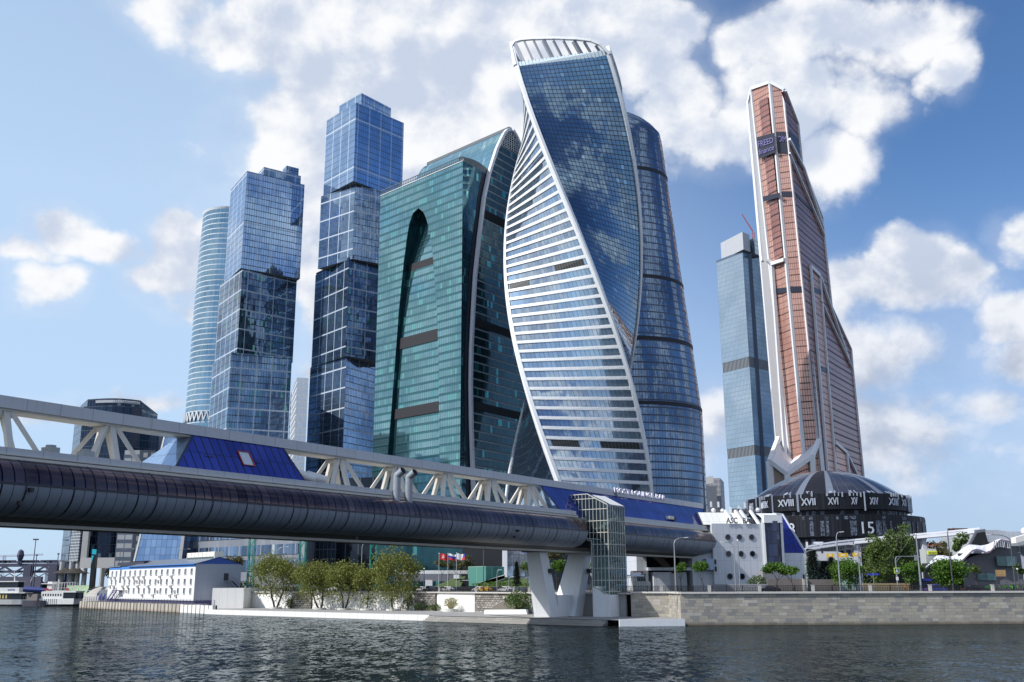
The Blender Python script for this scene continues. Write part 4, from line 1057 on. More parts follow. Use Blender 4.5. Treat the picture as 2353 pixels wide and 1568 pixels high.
# chevrons on the way up
rib((1773, 607, Y2 - 3), (1803, 597, Y3 - 1), 2.2, 2.2, 1); rib((1764, 598, Y2 - 3), (1774, 608, Y2 - 3), 2.2, 2.2, 1)
rib((1774, 608, Y2 - 3), (1807, 1085, Y2 - 4), 2.0, 1.8)
def ribR(a, b, w=2.2, d=1.4, off=.9): mb.bar(MR(*a, off), MR(*b, off), w, d, 0, up=sn)
ribR((1863, 613), (1902, 1085), 1.6); ribR((1884, 634), (1921, 1090), 1.5); ribR((1863, 613), (1884, 634), 2.4, 1.6)
ribR((1886, 636), (1953, 835), 1.4); ribR((1886, 690), (1958, 845), .9)
ribR((1814, 320), (1848, 388), 1.8); ribR((1848, 388), (1892, 523), 1.8); ribR((1814, 352), (1894, 540), 1.2)
ribR((1919, 1017), (1945, 1040), 2.2); ribR((1945, 1040), (1952, 1095), 2.2); ribR((1945, 1040), (1972, 1095), 1.4)
for (xa, ya), (xb, yb) in zip(rights[:-1], rights[1:]): mb.bar(MR(xa, ya, .3), MR(xb, yb, .3), 1.0, 1.4, 0, up=sn)
mb.build('white_rib', [M_MW, plain((.80, .81, .83), .5, name='rib_white')], t)
# copper bay framed by the two right hand ribs, dark return beside it
mb = MB(); P = pl([(1904, 1085), (1919, 1085), (1884, 640), (1866, 622)], .6); mb.face(P, 0, [((q - sp).dot(sd), q.z) for q in P])
P = pl([(1921, 1092), (1950, 1092), (1943, 1045), (1921, 1025)], .6); mb.face(P, 0, [((q - sp).dot(sd), q.z) for q in P])
mb.build('copper_bay', GL_COP, t)
# recessed strip between the left ribs
mb = MB()
for f0, f1, pr in ((.33, .70, -1.2),):
    a, b = [bot[1][i] + (bot[2][i] - bot[1][i]) * f0 for i in range(3)], [bot[1][i] + (bot[2][i] - bot[1][i]) * f1 for i in range(3)]
    c_, d = [topp[1][i] + (topp[2][i] - topp[1][i]) * f1 for i in range(3)], [topp[1][i] + (topp[2][i] - topp[1][i]) * f0 for i in range(3)]
    def at(q, r, y): k = (y - r[1]) / (q[1] - r[1]); return (r[0] + (q[0] - r[0]) * k, y, r[2] + (q[2] - r[2]) * k)
    A, Bq, Cq, Dq = at(a, d, 600), at(b, c_, 590), at(b, c_, 226), at(a, d, 234)
    A, Bq, Cq, Dq = [MP(*q) for q in (A, Bq, Cq, Dq)]; o = V((.25, -1, 0)).normalized() * 2.6
    A2, B2, C2, D2 = A + o, Bq + o, Cq + o, Dq + o
    for q in ([A2, B2, C2, D2], [A, A2, D2, D], [B2, Bq, Cq, C2]) if False else ([A2, B2, C2, D2], [A, A2, D2, Dq], [B2, Bq, Cq, C2]): mb.face(q, 0, [(0, q[0].z), ((q[1] - q[0]).length, q[1].z), ((q[1] - q[0]).length, q[2].z), (0, q[3].z)])
    mb.face([D2, C2, Cq, Dq], 1)
mb.build('projecting_bay', [GL_COPD, plain((.78, .8, .82), .5, name='rib_white')], t)
# dark screen floors with the sign
mb = MB()
def mband(y0, y1, k0, k1, off=-.35, m=0):
    """band across front bays between rib k0 and k1"""
    def at(k, y): q, r = bot[k], topp[k]; f = (y - r[1]) / (q[1] - r[1]); return MP(r[0] + (q[0] - r[0]) * f, y, r[2] + (q[2] - r[2]) * f + off)
    P = [at(k0, y1[0]), at(k1, y1[1]), at(k1, y0[1]), at(k0, y0[0])]; mb.face(P, m, [(0, 0), ((P[1] - P[0]).length, 0), ((P[1] - P[0]).length, 8), (0, 8)]); mb.cut(); return P
SB1 = mband((316, 305), (366, 350), 1, 2, -3.0); SB2 = mband((303, 303), (352, 354), 2, 3)
mband((452, 443), (464, 453), 1, 2, -3.0); mband((440, 440), (452, 453), 2, 3); mband((664, 660), (676, 671), 1, 2); mband((658, 659), (671, 672), 2, 3)
P = pl([(1816, 322), (1838, 385), (1835, 318), (1812, 300)], .35); mb.face(P, 0); mb.cut()
P = pl([(1832, 452), (1872, 492), (1870, 484), (1831, 444)], .35); mb.face(P, 0); mb.cut()
P = pl([(1872, 672), (1890, 680), (1889, 668), (1871, 660)], .8); mb.face(P, 0); mb.cut()
P = pl([(1889, 853), (1904, 860), (1903, 848), (1888, 841)], .8); mb.face(P, 0)
mb.build_each('dark_band', panels('screen_dark', (.015, .018, .04), 1.1, 50, .2, (.05, .06, .09), .02, .4, lh=0), t)
mb = MB()
def q_fn(P, f0, f1, g0, g1):
    a, b, c_, d = P
    n = (b - a).cross(d - a).normalized(); n = -n if n.y > 0 else n
    w = (b - a).length; h = (d - a).length
    def fn(x, y, z):
        u = f0 + (x / w); v = g0 + y / h; return a.lerp(b, u).lerp(d.lerp(c_, u), v) + n * (.5 + z)
    return fn, w, h
fn, w, h = q_fn(SB1, .5, 0, .52, 0); put_text(mb, 'FREED', 6.0, fn, .05, 0, False, True, w * .86)
fn, w, h = q_fn(SB2, .5, 0, .52, 0); put_text(mb, 'OM', 6.0, fn, .05, 0, False, True, w * .62)
fn, w, h = q_fn(SB1, .5, 0, .16, 0); put_text(mb, 'finance', 5.6, fn, .2, 0, False, True, w * .86)
mb.build('sign_lettering', plain((.20, .18, .42), .5, name='sign_violet'), t)
# white roof terrace and chevron at the foot
mb = MB()
def tri(pts, m=0): mb.face([MP(*q) for q in pts], m)
YF = 590
tri([(1789, 1018, Y1 - 4), (1769, 1060, YF), (1808, 1086, YF - 4), (1821, 1056, Y2 - 3)], 0)
tri([(1821, 1056, Y2 - 3), (1808, 1086, YF - 4), (1865, 1047, YF - 2), (1878, 1015, Y4 - 3)], 0)
def rb(a, b, w=2.4, d=2.4): mb.bar(MP(*a), MP(*b), w, d, 0)
rb((1788, 1007, Y1 - 4), (1768, 1060, YF), 2.2); rb((1768, 1060, YF), (1808, 1090, YF - 4), 2.6); rb((1808, 1090, YF - 4), (1866, 1050, YF - 2), 2.6); rb((1866, 1050, YF - 2), (1881, 1012, Y4 - 2), 2.2)
rb((1768, 1060, YF), (1776, 1180, YF), 3.4); rb((1808, 1090, YF - 4), (1813, 1180, YF - 4), 3.2); rb((1866, 1050, YF - 2), (1872, 1180, YF - 2), 3.2)
mb.build('foot_terrace', plain((.85, .85, .85), .5, name='terrace_white'), t)
mb = MB(); P = [MP(1770, 1180, YF + 1), MP(1812, 1180, YF - 3), MP(1808, 1090, YF - 3), MP(1768, 1062, YF + 1)]; mb.face(P, 1, [(0, 0), (12, 0), (12, 20), (0, 20)])
P = [MP(1812, 1180, YF - 3), MP(1872, 1180, YF - 1), MP(1866, 1052, YF - 1), MP(1808, 1092, YF - 3)]; mb.face(P, 0, [(0, 0), (16, 0), (16, 30), (0, 25)])
mb.build('foot_wall', [GL_COP, panels('foot_fins', (.55, .40, .32), .9, 50, .3, (.10, .08, .08), .03, .5, lh=0)], t)

# ---- pale tower left of the copper one
Pq = quad_plan((1646, 600), (1706, 577), (1790, 607), 290)
t = thing('pale_blue_tower', 'pale blue glass tower with dark plant floors directly left of the copper tower', 'skyscraper', (Pq[1][0], Pq[1][1], ST))
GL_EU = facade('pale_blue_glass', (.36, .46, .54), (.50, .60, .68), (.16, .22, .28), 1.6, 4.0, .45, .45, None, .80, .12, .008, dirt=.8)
GL_EUD = facade('pale_blue_shaded', (.07, .14, .22), (.16, .26, .38), (.18, .24, .32), 1.6, 4.0, .30, .45, None, .80, .12, .008, dirt=.8)  # same glass, its colour darkened for the faces turned from the sun
zb_ = [zat(Pq[1], y) for y in (1046, 1023, 843, 820)]
def two_tone(nm, z0, z1, ma, mbm):
    mb = MB(); n = 4
    ar = sum(Pq[i][0] * Pq[(i + 1) % n][1] - Pq[(i + 1) % n][0] * Pq[i][1] for i in range(n)); pp = Pq if ar > 0 else Pq[::-1]
    for i in range(n):
        a, b = pp[i], pp[(i + 1) % n]; l = sqrt((a[0] - b[0]) ** 2 + (a[1] - b[1]) ** 2)
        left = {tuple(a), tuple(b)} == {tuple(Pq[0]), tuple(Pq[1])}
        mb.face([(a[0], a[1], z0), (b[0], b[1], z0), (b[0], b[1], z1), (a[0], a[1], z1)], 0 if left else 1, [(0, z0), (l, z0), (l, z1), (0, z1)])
    mb.face([(p[0], p[1], z1) for p in pp], 2); return mb.build(nm, [ma, mbm, ROOFM], t)
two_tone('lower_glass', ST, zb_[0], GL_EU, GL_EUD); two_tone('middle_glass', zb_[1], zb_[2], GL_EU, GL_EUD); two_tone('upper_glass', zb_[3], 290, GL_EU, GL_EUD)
FINS = panels('plant_fins', (.02, .025, .035), 1.6, 50, .5, (.30, .34, .38), .02, .5, lh=0)
mb = MB(); mb.prism(scale_plan(Pq, .99), zb_[0], zb_[1], 0); mb.cut(); mb.prism(scale_plan(Pq, .99), zb_[2], zb_[3], 0); mb.build_each('plant_floor_band', FINS, t)
# corner notch
mb = MB(); mb.bar((Pq[1][0] + 7, Pq[1][1] - .2 + 7 * (Pq[2][1] - Pq[1][1]) / (Pq[2][0] - Pq[1][0]), ST), (Pq[1][0] + 7, Pq[1][1] - .2 + 7 * (Pq[2][1] - Pq[1][1]) / (Pq[2][0] - Pq[1][0]), 290), 4.5, 1.2); mb.build('corner_slot', plain((.03, .06, .12), .3, name='slot_blue'), t)
mb = MB(); q0 = quad_plan((1656, 559), (1706, 533), (1722, 540), 306); mb.prism(q0, 290, 306, 0, 1); mb.prism([(a + 12, b + 3) for a, b in scale_plan(q0, .8)], 288, 303, 2, 1)
mb.build('crown_box', [panels('crown_louvre', (.35, .37, .40), 1.0, 50, .35, (.6, .62, .66), .03, .5, lh=0), ROOFM, GL_EU], t)
mb = MB(); mb.prism(scale_plan(Pq, 1.005), 288.5, 290.3, 0); mb.build('roof_edge', plain((.08, .12, .2), .5, name='edge_navy'), t)

# ---- small grey block between the rounded and pale towers, hall beyond
P = quad_plan((1622, 1098), (1657, 1101), (1668, 1104), 70)
t = thing('office_block', 'small grey office block seen low between the rounded and pale blue towers', 'building', gY(1640, 1150, 700))
a0 = gY(1612, 1160, 700); a1 = gY(1658, 1160, 700); a2 = gY(1666, 1160, 730)
mb = MB(); z1 = zat(xy(a0), 1099); mb.prism([xy(a0), xy(a1), xy(a2), (a0.x, a0.y + 30)], ST, z1, 0, 1); mb.build('wall', [facade('grey_block', (.3, .34, .42), (.4, .44, .5), (.5, .52, .56), 3, 3.6, .8, 1.2, None, .3, .3, .02), ROOFM], t)
mb = MB(); p = gY(1635, 1135, 694); mb.box((p.x - 4, p.y, p.z - 3), (14, 6, 16), 0); mb.par((p.x - 11, p.y - 3, p.z + 5), (12, 0, 2), (0, 4, 0), (0, 0, 5), 1); mb.build('annex', [plain((.2, .23, .28), .5, name='annex_grey'), plain((.75, .76, .78), .5, name='annex_white')], t)

# ---- cranes
def crane(name, label, base, top, jib0, jib1, col):
    t = thing(name, label, 'crane', base); mb = MB(); d = (V(top) - V(base)); n = max(4, int(d.length / 3))
    w = .9
    for sx in (-w, w):
        for sy in (-w, w): mb.bar(V(base) + V((sx, sy, 0)), V(top) + V((sx, sy, 0)), .28)
    for k in range(n):
        a, b = V(base).lerp(V(top), k / n), V(base).lerp(V(top), (k + 1) / n); s = w if k % 2 else -w
        mb.bar(a + V((s, -w, 0)), b + V((-s, -w, 0)), .22); mb.bar(a + V((-w, s, 0)), b + V((-w, -s, 0)), .22)
    mb.build('mast', col, t)
    if jib0 is not None:
        mb = MB(); mb.bar(jib0, jib1, .5); mb.bar(V(jib0) + V((0, 0, 1.5)), V(jib1) + V((0, 0, .8)), .3)
        n = 16
        for k in range(n): mb.bar(V(jib0).lerp(V(jib1), k / n), V(jib0).lerp(V(jib1), (k + .5) / n) + V((0, 0, 1.4)), .2); mb.bar(V(jib0).lerp(V(jib1), (k + .5) / n) + V((0, 0, 1.4)), V(jib0).lerp(V(jib1), (k + 1) / n), .2)
        mb.build('jib', col, t)
    return t
RED = plain((.42, .10, .08), .5, name='crane_red'); TEAL = plain((.02, .24, .18), .5, name='mast_green')
p = V((Pq[1][0] + 14, Pq[1][1] + 14, 303))
crane('tower_crane', 'little red crane standing on the roof of the pale blue tower', p, p + V((0, 0, 9)), p + V((0, 0, 9)), p + V((-9, 0, 26)), RED)
# ================================================================== black round hall with numerals
HC = V((112.0, 352.0, 0)); RU, RLo = 27.5, 31.5
def hy(px, y, Y): return gY(px, y, Y).z
c0 = gY(1906, 1250, 352); HC = V((c0.x, c0.y, 0))
t = thing('round_hall', 'black domed round hall covered in pale Roman and Arabic numerals under the copper tower', 'hall', (HC.x, HC.y, ST))
M = newmat('black_cladding'); ln, pid, fu, fv, uv = grid_nodes(1.1, 400, .18, 0)
wn = N('ShaderNodeTexWhiteNoise', noise_dimensions='3D'); L(pid, wn.inputs['Vector'])
c = MIX(wn.outputs[0], RGB(.004, .005, .009), RGB(.014, .017, .026)); c = MIX(ln, c, RGB(.002, .002, .004))
M_BLK = finish(M, col=c, rough=.5, metal=.0, spec=.25)
def hp(a, r, z): return V((HC.x + r * sin(a), HC.y - r * cos(a), z))   # a = 0 faces the river
zU1, zU0 = zat(xy(hp(0, RU, 0)), 1133), zat(xy(hp(0, RU, 0)), 1170)
zM0 = zat(xy(hp(0, RU - 1.5, 0)), 1185); zL1 = zM0; zL0 = zat(xy(hp(0, RLo, 0)), 1233)
def drum(r, z0, z1, n=72):
    return [[hp(-2 * pi * i / n, r, z) for i in range(n)] for z in (z0, z1)]
def add_drum(mb, r, z0, z1, m=0, r1=None, n=72):
    A = [hp(2 * pi * i / n, r, z0) for i in range(n)]; Bq = [hp(2 * pi * i / n, r1 or r, z1) for i in range(n)]
    mb.rings([A, Bq], m); return A, Bq
mb = MB(); add_drum(mb, RU - 1.5, zM0 - 2, zU0 + .3); add_drum(mb, RLo, zL0, zL1); add_drum(mb, RLo - 1.6, ST, zL0)
A, Bq = add_drum(mb, RLo, zL1, zL1 + .4, 1, RU - 1.5); add_drum(mb, RLo - 1.6, zL0, zL0 + .02, 1, RLo)
mb.build('drum_wall', [M_BLK, DARKB], t)
mb = MB(); add_drum(mb, RU, zU0, zU1); add_drum(mb, RU - 1.5, zU0 - .1, zU0, 0, RU); mb.build('numeral_ring', M_BLK, t)
# dome: dark panes with pale sectors
M_DOME = facade('dome_glass', (.03, .035, .06), (.08, .09, .13), (.10, .11, .14), 3.6, 400, .14, 0, None, .45, .16, .03)
mb = MB(); zap = zat(xy(HC), 1083); RD_ = RU - 1.2
nd, ns = 12, 64; zD = zU1 - .4
prof = [(RD_ * cos(a) , zD + (zap - zD) * sin(a)) for a in [pi / 2 * k / nd for k in range(nd + 1)]]
prof = [(RD_ * (1 - (k / nd)) , zD + (zap - zD) * (1 - (1 - k / nd) ** 2.0)) for k in range(nd + 1)]
R = [[hp(2 * pi * i / ns, max(r, .05), z) for i in range(ns)] for r, z in prof]
for k in range(nd):
    for i in range(ns):
        j = (i + 1) % ns; a = (i + .5) / ns * 360; a = a - 360 if a > 180 else a
        mm = 2 if -34 < a < -17 else (1 if (-17 < a < -12 or -39 < a < -34 or 22 < a < 28) else 0)
        r = prof[k][0]
        mb.face([R[k][i], R[k][j], R[k + 1][j], R[k + 1][i]], mm, [(i * 2.7, k), (i * 2.7 + 2.7, k), (i * 2.7 + 2.7, k + 1), (i * 2.7, k + 1)])
mb.build('dome', [M_DOME, plain((.14, .165, .21), .5, name='dome_white'), plain((.008, .008, .012), .5, name='dome_black')], t)
PALE = plain((.34, .38, .46), .5, name='numeral_pale')
def ang(px, r): # angle on the drum at radius r showing at picture column px
    best = 0; bd = 1e9
    for k in range(-80, 81):
        a = radians(k); p = hp(a, r, 25) - EYE; x = 1176.5 + FPX * p.dot(CR) / p.dot(FW)
        if abs(x - px) < bd: bd, best = abs(x - px), a
    return best
mb = MB(); fin = MB(); rnd = random.Random(3)
NA = []
nums = ['XXI', 'XX', 'XIX', 'XVIII', 'XVII', 'XVI', 'XV', 'XIV', 'XIII', 'XII', 'XI', 'X']
dig = ['21', '20', '19', '18', '17', '16', '15', '14', '13', '12', '11', '10']
hh_ = (zU1 - zU0)
for i, s in enumerate(nums):
    # centres follow the picture: XVII a little left of centre
    a0 = ang([1625, 1675, 1764, 1810, 1863, 1920, 1968, 2014, 2057, 2082, 2300, 2400][i], RU) if 1 < i < 10 else radians(-11 + (i - 4) * 17.5); NA.append(a0)
    fn = lambda x, y, z, a0=a0: hp(a0 + x / RU, RU + .25 + z, zU0 + hh_ * .30 + y)
    put_text(mb, s, hh_ * .60, fn, .15, 0, True, True, {2: 1.8, 1: 1.1, 3: 3.2, 4: 4.6, 5: 5.8}[len(s)] * (1.15 if len(s) < 3 else 1)); mb.cut()
    fn2 = lambda x, y, z, a0=a0: hp(a0 - x / (RU - 3), RU - .6 - y * .9, zU1 + .2 + y * .45 + z)
    put_text(mb, dig[i], 2.6, fn2, .1, 0); mb.cut()
# hanging pale fins between the numerals
for i in range(74):
    a = radians(-90 + i * 2.45)
    if rnd.random() < .46:
        z1 = zU1 + rnd.uniform(0, .5); z0 = zU1 - hh_ * rnd.choice((.25, .35, 1.05, 1.1))
        near = min(abs(a - q) for q in NA)
        if near < radians(4.4): z0 = zU1 - hh_ * .18
        p, q = hp(a, RU + .3, z0), hp(a, RU + .3, z1); fin.bar(p, q, rnd.choice((.25, .4, .6)), .2); fin.cut()
fin.build_each('hanging_fin', PALE, t)
mb.build_each('roman_numeral', PALE, t)
mb = MB(); hL = zL1 - zL0
M_SP = newmat('speckled_panel'); g_ = N('ShaderNodeTexCoord').outputs['Object']; f_, _ = NOI(g_, 1.6, 5, .7)
M_SPK = finish(M_SP, col=MIX(SS(f_, .45, .55), RGB(.008, .01, .018), RGB(.10, .125, .18)), rough=.5)
sp_ = MB()
for i in range(40):
    a = radians(-92 + i * 4.7 + rnd.uniform(-1, 1)); w = rnd.choice((.4, .6, 1.0)); r = RLo + .12
    if rnd.random() < .62:
        z0, z1 = zL0 + .3, zL1 - hL * .28
        for k in range(2): pass
        sp_.face([hp(a - w / r, r, z0), hp(a + w / r, r, z0), hp(a + w / r, r, z1), hp(a - w / r, r, z1)], 0); sp_.cut()
    if rnd.random() < .55:
        z0, z1 = zL1 - hL * .22, zL1 - .5; sp_.face([hp(a - w / r, r, z0), hp(a + w / r, r, z0), hp(a + w / r, r, z1), hp(a - w / r, r, z1)], 0); sp_.cut()
    if rnd.random() < .6:
        r2 = RLo - 1.45; z0, z1 = ST + 8, zL0 - .6; sp_.face([hp(a - w / r2, r2, z0), hp(a + w / r2, r2, z0), hp(a + w / r2, r2, z1), hp(a - w / r2, r2, z1)], 0); sp_.cut()
    if rnd.random() < .4:
        r2 = RU - 1.38; z0, z1 = zM0, zU0 - .3; sp_.face([hp(a - w / r2, r2, z0), hp(a + w / r2, r2, z0), hp(a + w / r2, r2, z1), hp(a - w / r2, r2, z1)], 0); sp_.cut()
sp_.build_each('speckled_panel', M_SPK, t)
for s, px, r, z, size in (('18', 1814, RLo + .2, zL0 + .9, hL * .62), ('15', 1994, RLo + .2, zL0 + .9, hL * .62), ('17', 1868, RLo - 1.4, zL0 - 6.2, 5.6), ('16', 1938, RLo - 1.4, zL0 - 6.0, 5.6), ('14', 2085, RLo - 1.4, zL0 - 6.0, 5.6)):
    a0 = ang(px, r); fn = lambda x, y, zz, a0=a0, r=r, z=z: hp(a0 + x / r, r + .05 + zz, z + y)
    put_text(mb, s, size * 1.25, fn, .15, 0); mb.cut()
mb.build_each('arabic_numeral', plain((.50, .54, .62), .5, name='digit_pale'), t)

# ================================================================== white round-windowed building at the bridge head
t = thing('bridgehead_building', 'white tiled building with round porthole windows at the bridge head', 'building', gY(1700, 1345, 285))
M_TILE = panels('shaded_white_tiles', (.62, .65, .70), 1.9, 3.6, .06, (.34, .37, .42), .02, .45, noise_s=.1)  # white tiles with the bluish shade of the wall put into the colour
M_TILW = panels('sunlit_white_tiles', (.78, .78, .74), 1.9, 3.6, .06, (.5, .5, .48), .02, .5)  # the same tiles in a warmer tone for the sunlit upper storey
WNx = V((.16, -1, 0)).normalized(); WT = V((-WNx.y, WNx.x, 0)); WT = -WT if WT.x < 0 else WT
wo_ = gY(1700, 1250, 283); wo_ = V((wo_.x, wo_.y, 0))
def WP(px, py, off=0.0):
    o = wo_ + WNx * off; return gp(px, py, o, WNx)
def WU(w, z, off=0.0): return wo_ + WT * w + WNx * off + V((0, 0, z))
def wuz(px, py): p = WP(px, py); return (p - wo_).dot(WT), p.z
uL, _ = wuz(1600, 1300); uR, zT = wuz(1751, 1204); uE, _ = wuz(1838, 1300)
mb = MB()
def wbox(mb, u0, u1, z0, z1, d, m=0, off=0.0): mb.par(WU(u0, z0, off), WT * (u1 - u0), -WNx * d, V((0, 0, z1 - z0)), m)
uT, _ = wuz(1640, 1300)
wbox(mb, uT, uR, ST, zT, 24); mb.build('wall', M_TILE, t)
mb = MB()   # raked upper storey
zA = wuz(1700, 1206)[1]; zB = wuz(1700, 1176)[1]
P = [WU(wuz(1621, 1206)[0], zA, -1.0), WU(uR - 3, zA, -1.0), WU(uR - 5, zB, -4.5), WU(wuz(1617, 1178)[0], zB, -4.5)]
mb.face(P, 0); mb.face([P[3], P[2], P[2] - WNx * 18, P[3] - WNx * 18], 0); mb.face([P[1], P[1] - WNx * 18, P[2] - WNx * 18, P[2]], 0); mb.face([P[0], P[3], P[3] - WNx * 18, P[0] - WNx * 18], 0)
for px in (1683, 1706, 1718, 1741):
    u = wuz(px, 1190)[0]; mb.bar(WU(u - .5, zB + .6, -3.9), WU(u + .9, zA - .3, -.5), .7, .7, 1)
mb.build('upper_storey', [M_TILW, plain((.82, .83, .82), .5, name='strut_white')], t)
mb = MB(); put_text(mb, 'ASC   BAR', 2.2, pl_fn(WU((wuz(1700, 1200)[0]), zT + .1, .3), WT, V((0, 0, 1)), WNx), .15, 0, True, True, 8.2); mb.build('lettering', plain((.12, .12, .14), .5, name='letter_dark'), t)
M_PORT = plain((.015, .02, .035), .08, .3, name='porthole_glass')
for px, py in ((1672.5, 1235), (1699, 1235), (1727, 1235), (1674, 1273), (1702.5, 1273), (1729, 1273), (1677, 1325), (1705, 1325)):
    u, z = wuz(px, py); r = .72; n = 18
    mb = MB(); c_ = WU(u, z, .04)
    pts = [c_ + WT * r * cos(2 * pi * i / n) + V((0, 0, r * sin(2 * pi * i / n))) for i in range(n)]
    mb.face(pts, 0)
    q = [c_ + WNx * .12 + WT * (r + .14) * cos(2 * pi * i / n) + V((0, 0, (r + .14) * sin(2 * pi * i / n))) for i in range(n)]
    q2 = [c_ + WNx * .12 + WT * r * cos(2 * pi * i / n) + V((0, 0, r * sin(2 * pi * i / n))) for i in range(n)]
    mb.rings([q, q2], 1); mb.rings([q2, pts], 1)
    mb.build('round_window', [M_PORT, plain((.16, .18, .22), .4, name='window_ring')], t)
# recessed base under the bridge with its dark opening
mb = MB(); uA = wuz(1470, 1300)[0]; zo1 = wuz(1500, 1268)[1]
wbox(mb, uA, wuz(1493, 1300)[0], ST, zo1 + 3, 10, 0, -3); wbox(mb, wuz(1493, 1)[0] if 0 else wuz(1493, 1300)[0], uT, wuz(1500, 1311)[1], wuz(1500, 1304)[1], 10, 0, -2.0); wbox(mb, wuz(1595, 1300)[0], uT + 1, ST, zo1 + 3, 12, 0, -1.5)
wbox(mb, wuz(1507, 1300)[0], wuz(1548, 1300)[0], ST, wuz(1500, 1315)[1], 8, 0, -2.5); wbox(mb, wuz(1560, 1300)[0], wuz(1588, 1300)[0], ST, wuz(1500, 1315)[1], 8, 0, -4)
mb.build('base_wall', M_TILE, t)
mb = MB(); wbox(mb, wuz(1488, 1300)[0], uT, ST, zo1 + 3.4, 1, 0, -12.5); mb.build('dark_opening', plain((.006, .006, .007), .9, name='void_black'), t)
mb = MB(); wbox(mb, wuz(1547, 1300)[0], wuz(1560, 1300)[0], ST, wuz(1500, 1318)[1], .4, 0, -2.2); mb.build('door', plain((.45, .44, .45), .6, name='door_grey'), t)
mb = MB(); u0, z0 = wuz(1628, 1288)[0], 0
wbox(mb, wuz(1621, 1300)[0], wuz(1640, 1300)[0], wuz(1621, 1310)[1], wuz(1621, 1284)[1], 4, 0, .9); mb.build('corner_box', plain((.36, .45, .58), .5, name='box_blue_grey'), t)
mb = MB()
for px, py in ((1641, 1292), (1642, 1308)):
    u, z = wuz(px, py); pts = [WU(u + .35 * cos(2 * pi * i / 14), z + .8 * sin(2 * pi * i / 14), .95) for i in range(14)]; mb.face(pts, 0)
mb.build('oval_window', M_PORT, t)
# tall glazed bay with white frame
mb = MB(); uB0, uB1 = wuz(1757, 1250)[0], wuz(1795, 1250)[0]; zb0, zb1 = wuz(1770, 1308)[1], wuz(1770, 1196)[1]
P = [WP(1759, 1309, .3), WP(1800, 1307, .3), WP(1794, 1198, .3), WP(1752, 1198, .3)]
um = .62
mb.face([P[0], P[0].lerp(P[1], um) + WNx * 1.5, P[3].lerp(P[2], um) + WNx * 1.5, P[3]], 0, [(0, 0), (5, 0), (5, 14), (0, 14)]); mb.face([P[0].lerp(P[1], um) + WNx * 1.5, P[1], P[2], P[3].lerp(P[2], um) + WNx * 1.5], 0, [(5, 0), (8, 0), (8, 14), (5, 14)])
mb.build('glazed_bay', facade('bay_glass', (.012, .016, .04), (.05, .06, .12), (.01, .01, .02), 1.7, 3.6, .1, .25, None, .4, .05, .03, wave=.06), t)
mb = MB()
for a, b in ((P[0], P[3]), (P[1], P[2])): mb.bar(a + WNx * .2, b + WNx * .2, .7)
mb.bar(P[3] + WNx * .3 + V((0, 0, .6)), P[2] + WNx * .3 + V((0, 0, .6)), 1.6, 2.2)
mb.face([WP(1737, 1180, -3), WP(1752, 1192, .5), WP(1795, 1192, .5), WP(1782, 1180, -3)][::-1], 0); mb.face([WP(1745, 1204, .6), WP(1752, 1204, .6), WP(1759, 1311, .6), WP(1754, 1311, .6)], 0)
mb.build('bay_frame', plain((.80, .82, .83), .5, name='bay_white'), t)
# slanted blue roof end and its base
mb = MB(); Q = [WP(1800, 1268, -1), WP(1851, 1271, -1), WP(1795, 1182, -6), WP(1776, 1181, -6)]; Q[3] = WP(1780, 1180, -6)
mb.face([WP(1797, 1270, -1), WP(1852, 1272, -1), WP(1798, 1182, -6), WP(1777, 1180, -6)], 0, [(0, 0), (12, 0), (5, 15), (1, 15)])
e = WP(1852, 1272, -1); f_ = WP(1798, 1182, -6); mb.face([e, e - WNx * 20, f_ - WNx * 16, f_], 0); mb.bar(e, f_, .5, .5, 1); mb.bar(f_, WP(1777, 1180, -6), .4, .4, 1)
mb.build('blue_roof', [M_BBLUE, plain((.6, .64, .7), .5, name='edge_pale')], t)
mb = MB(); uu0, uu1 = wuz(1797, 1300)[0], uE; zz1 = wuz(1820, 1271)[1]
mb.par(WU(uu0, ST, -1), WT * (wuz(1852, 1300)[0] - uu0), -WNx * 20, V((0, 0, zz1 - ST)), 0); mb.par(WU(uR - .2, ST, -1.2), WT * (uu0 - uR + .4), -WNx * 20, V((0, 0, wuz(1770, 1204)[1] - ST)), 0)
mb.build('side_wall', M_TILE, t)
mb = MB(); mb.par(WU(wuz(1741, 1300)[0], ST, 3.2), WT * (wuz(1797, 1)[0] * 0 + wuz(1799, 1320)[0] - wuz(1741, 1320)[0]), -WNx * 4, V((0, 0, wuz(1770, 1312)[1] - ST)), 0); mb.build('porch', plain((.26, .26, .28), .7, name='porch_grey'), t)
# rooftop aerials and plant
mb = MB()
for k in range(14):
    px = 1655 + k * 9.2 + rnd.uniform(-3, 3); p = WU(wuz(px, 1180)[0], zB, -8 + rnd.uniform(-3, 3)); h = rnd.uniform(1, 4.2)
    mb.bar(p, p + V((0, 0, h)), .12, m=0)
    if k % 2: mb.box(p + V((0, 0, h * .7)), (.5, .4, 1.6), 1)
    if k % 4 == 0: mb.ball(p + V((.3, 0, h * .6)), .7, 8, 1)
    if k % 3 == 0: mb.box(p + V((0, 1, .6)), (2.2, 2, 1.3), 2)
    mb.cut()
mb.build_each('aerial', [plain((.1, .1, .12), .5, name='mast_dark'), plain((.7, .72, .74), .5, name='aerial_white'), plain((.12, .12, .14), .6, name='unit_dark')], t)
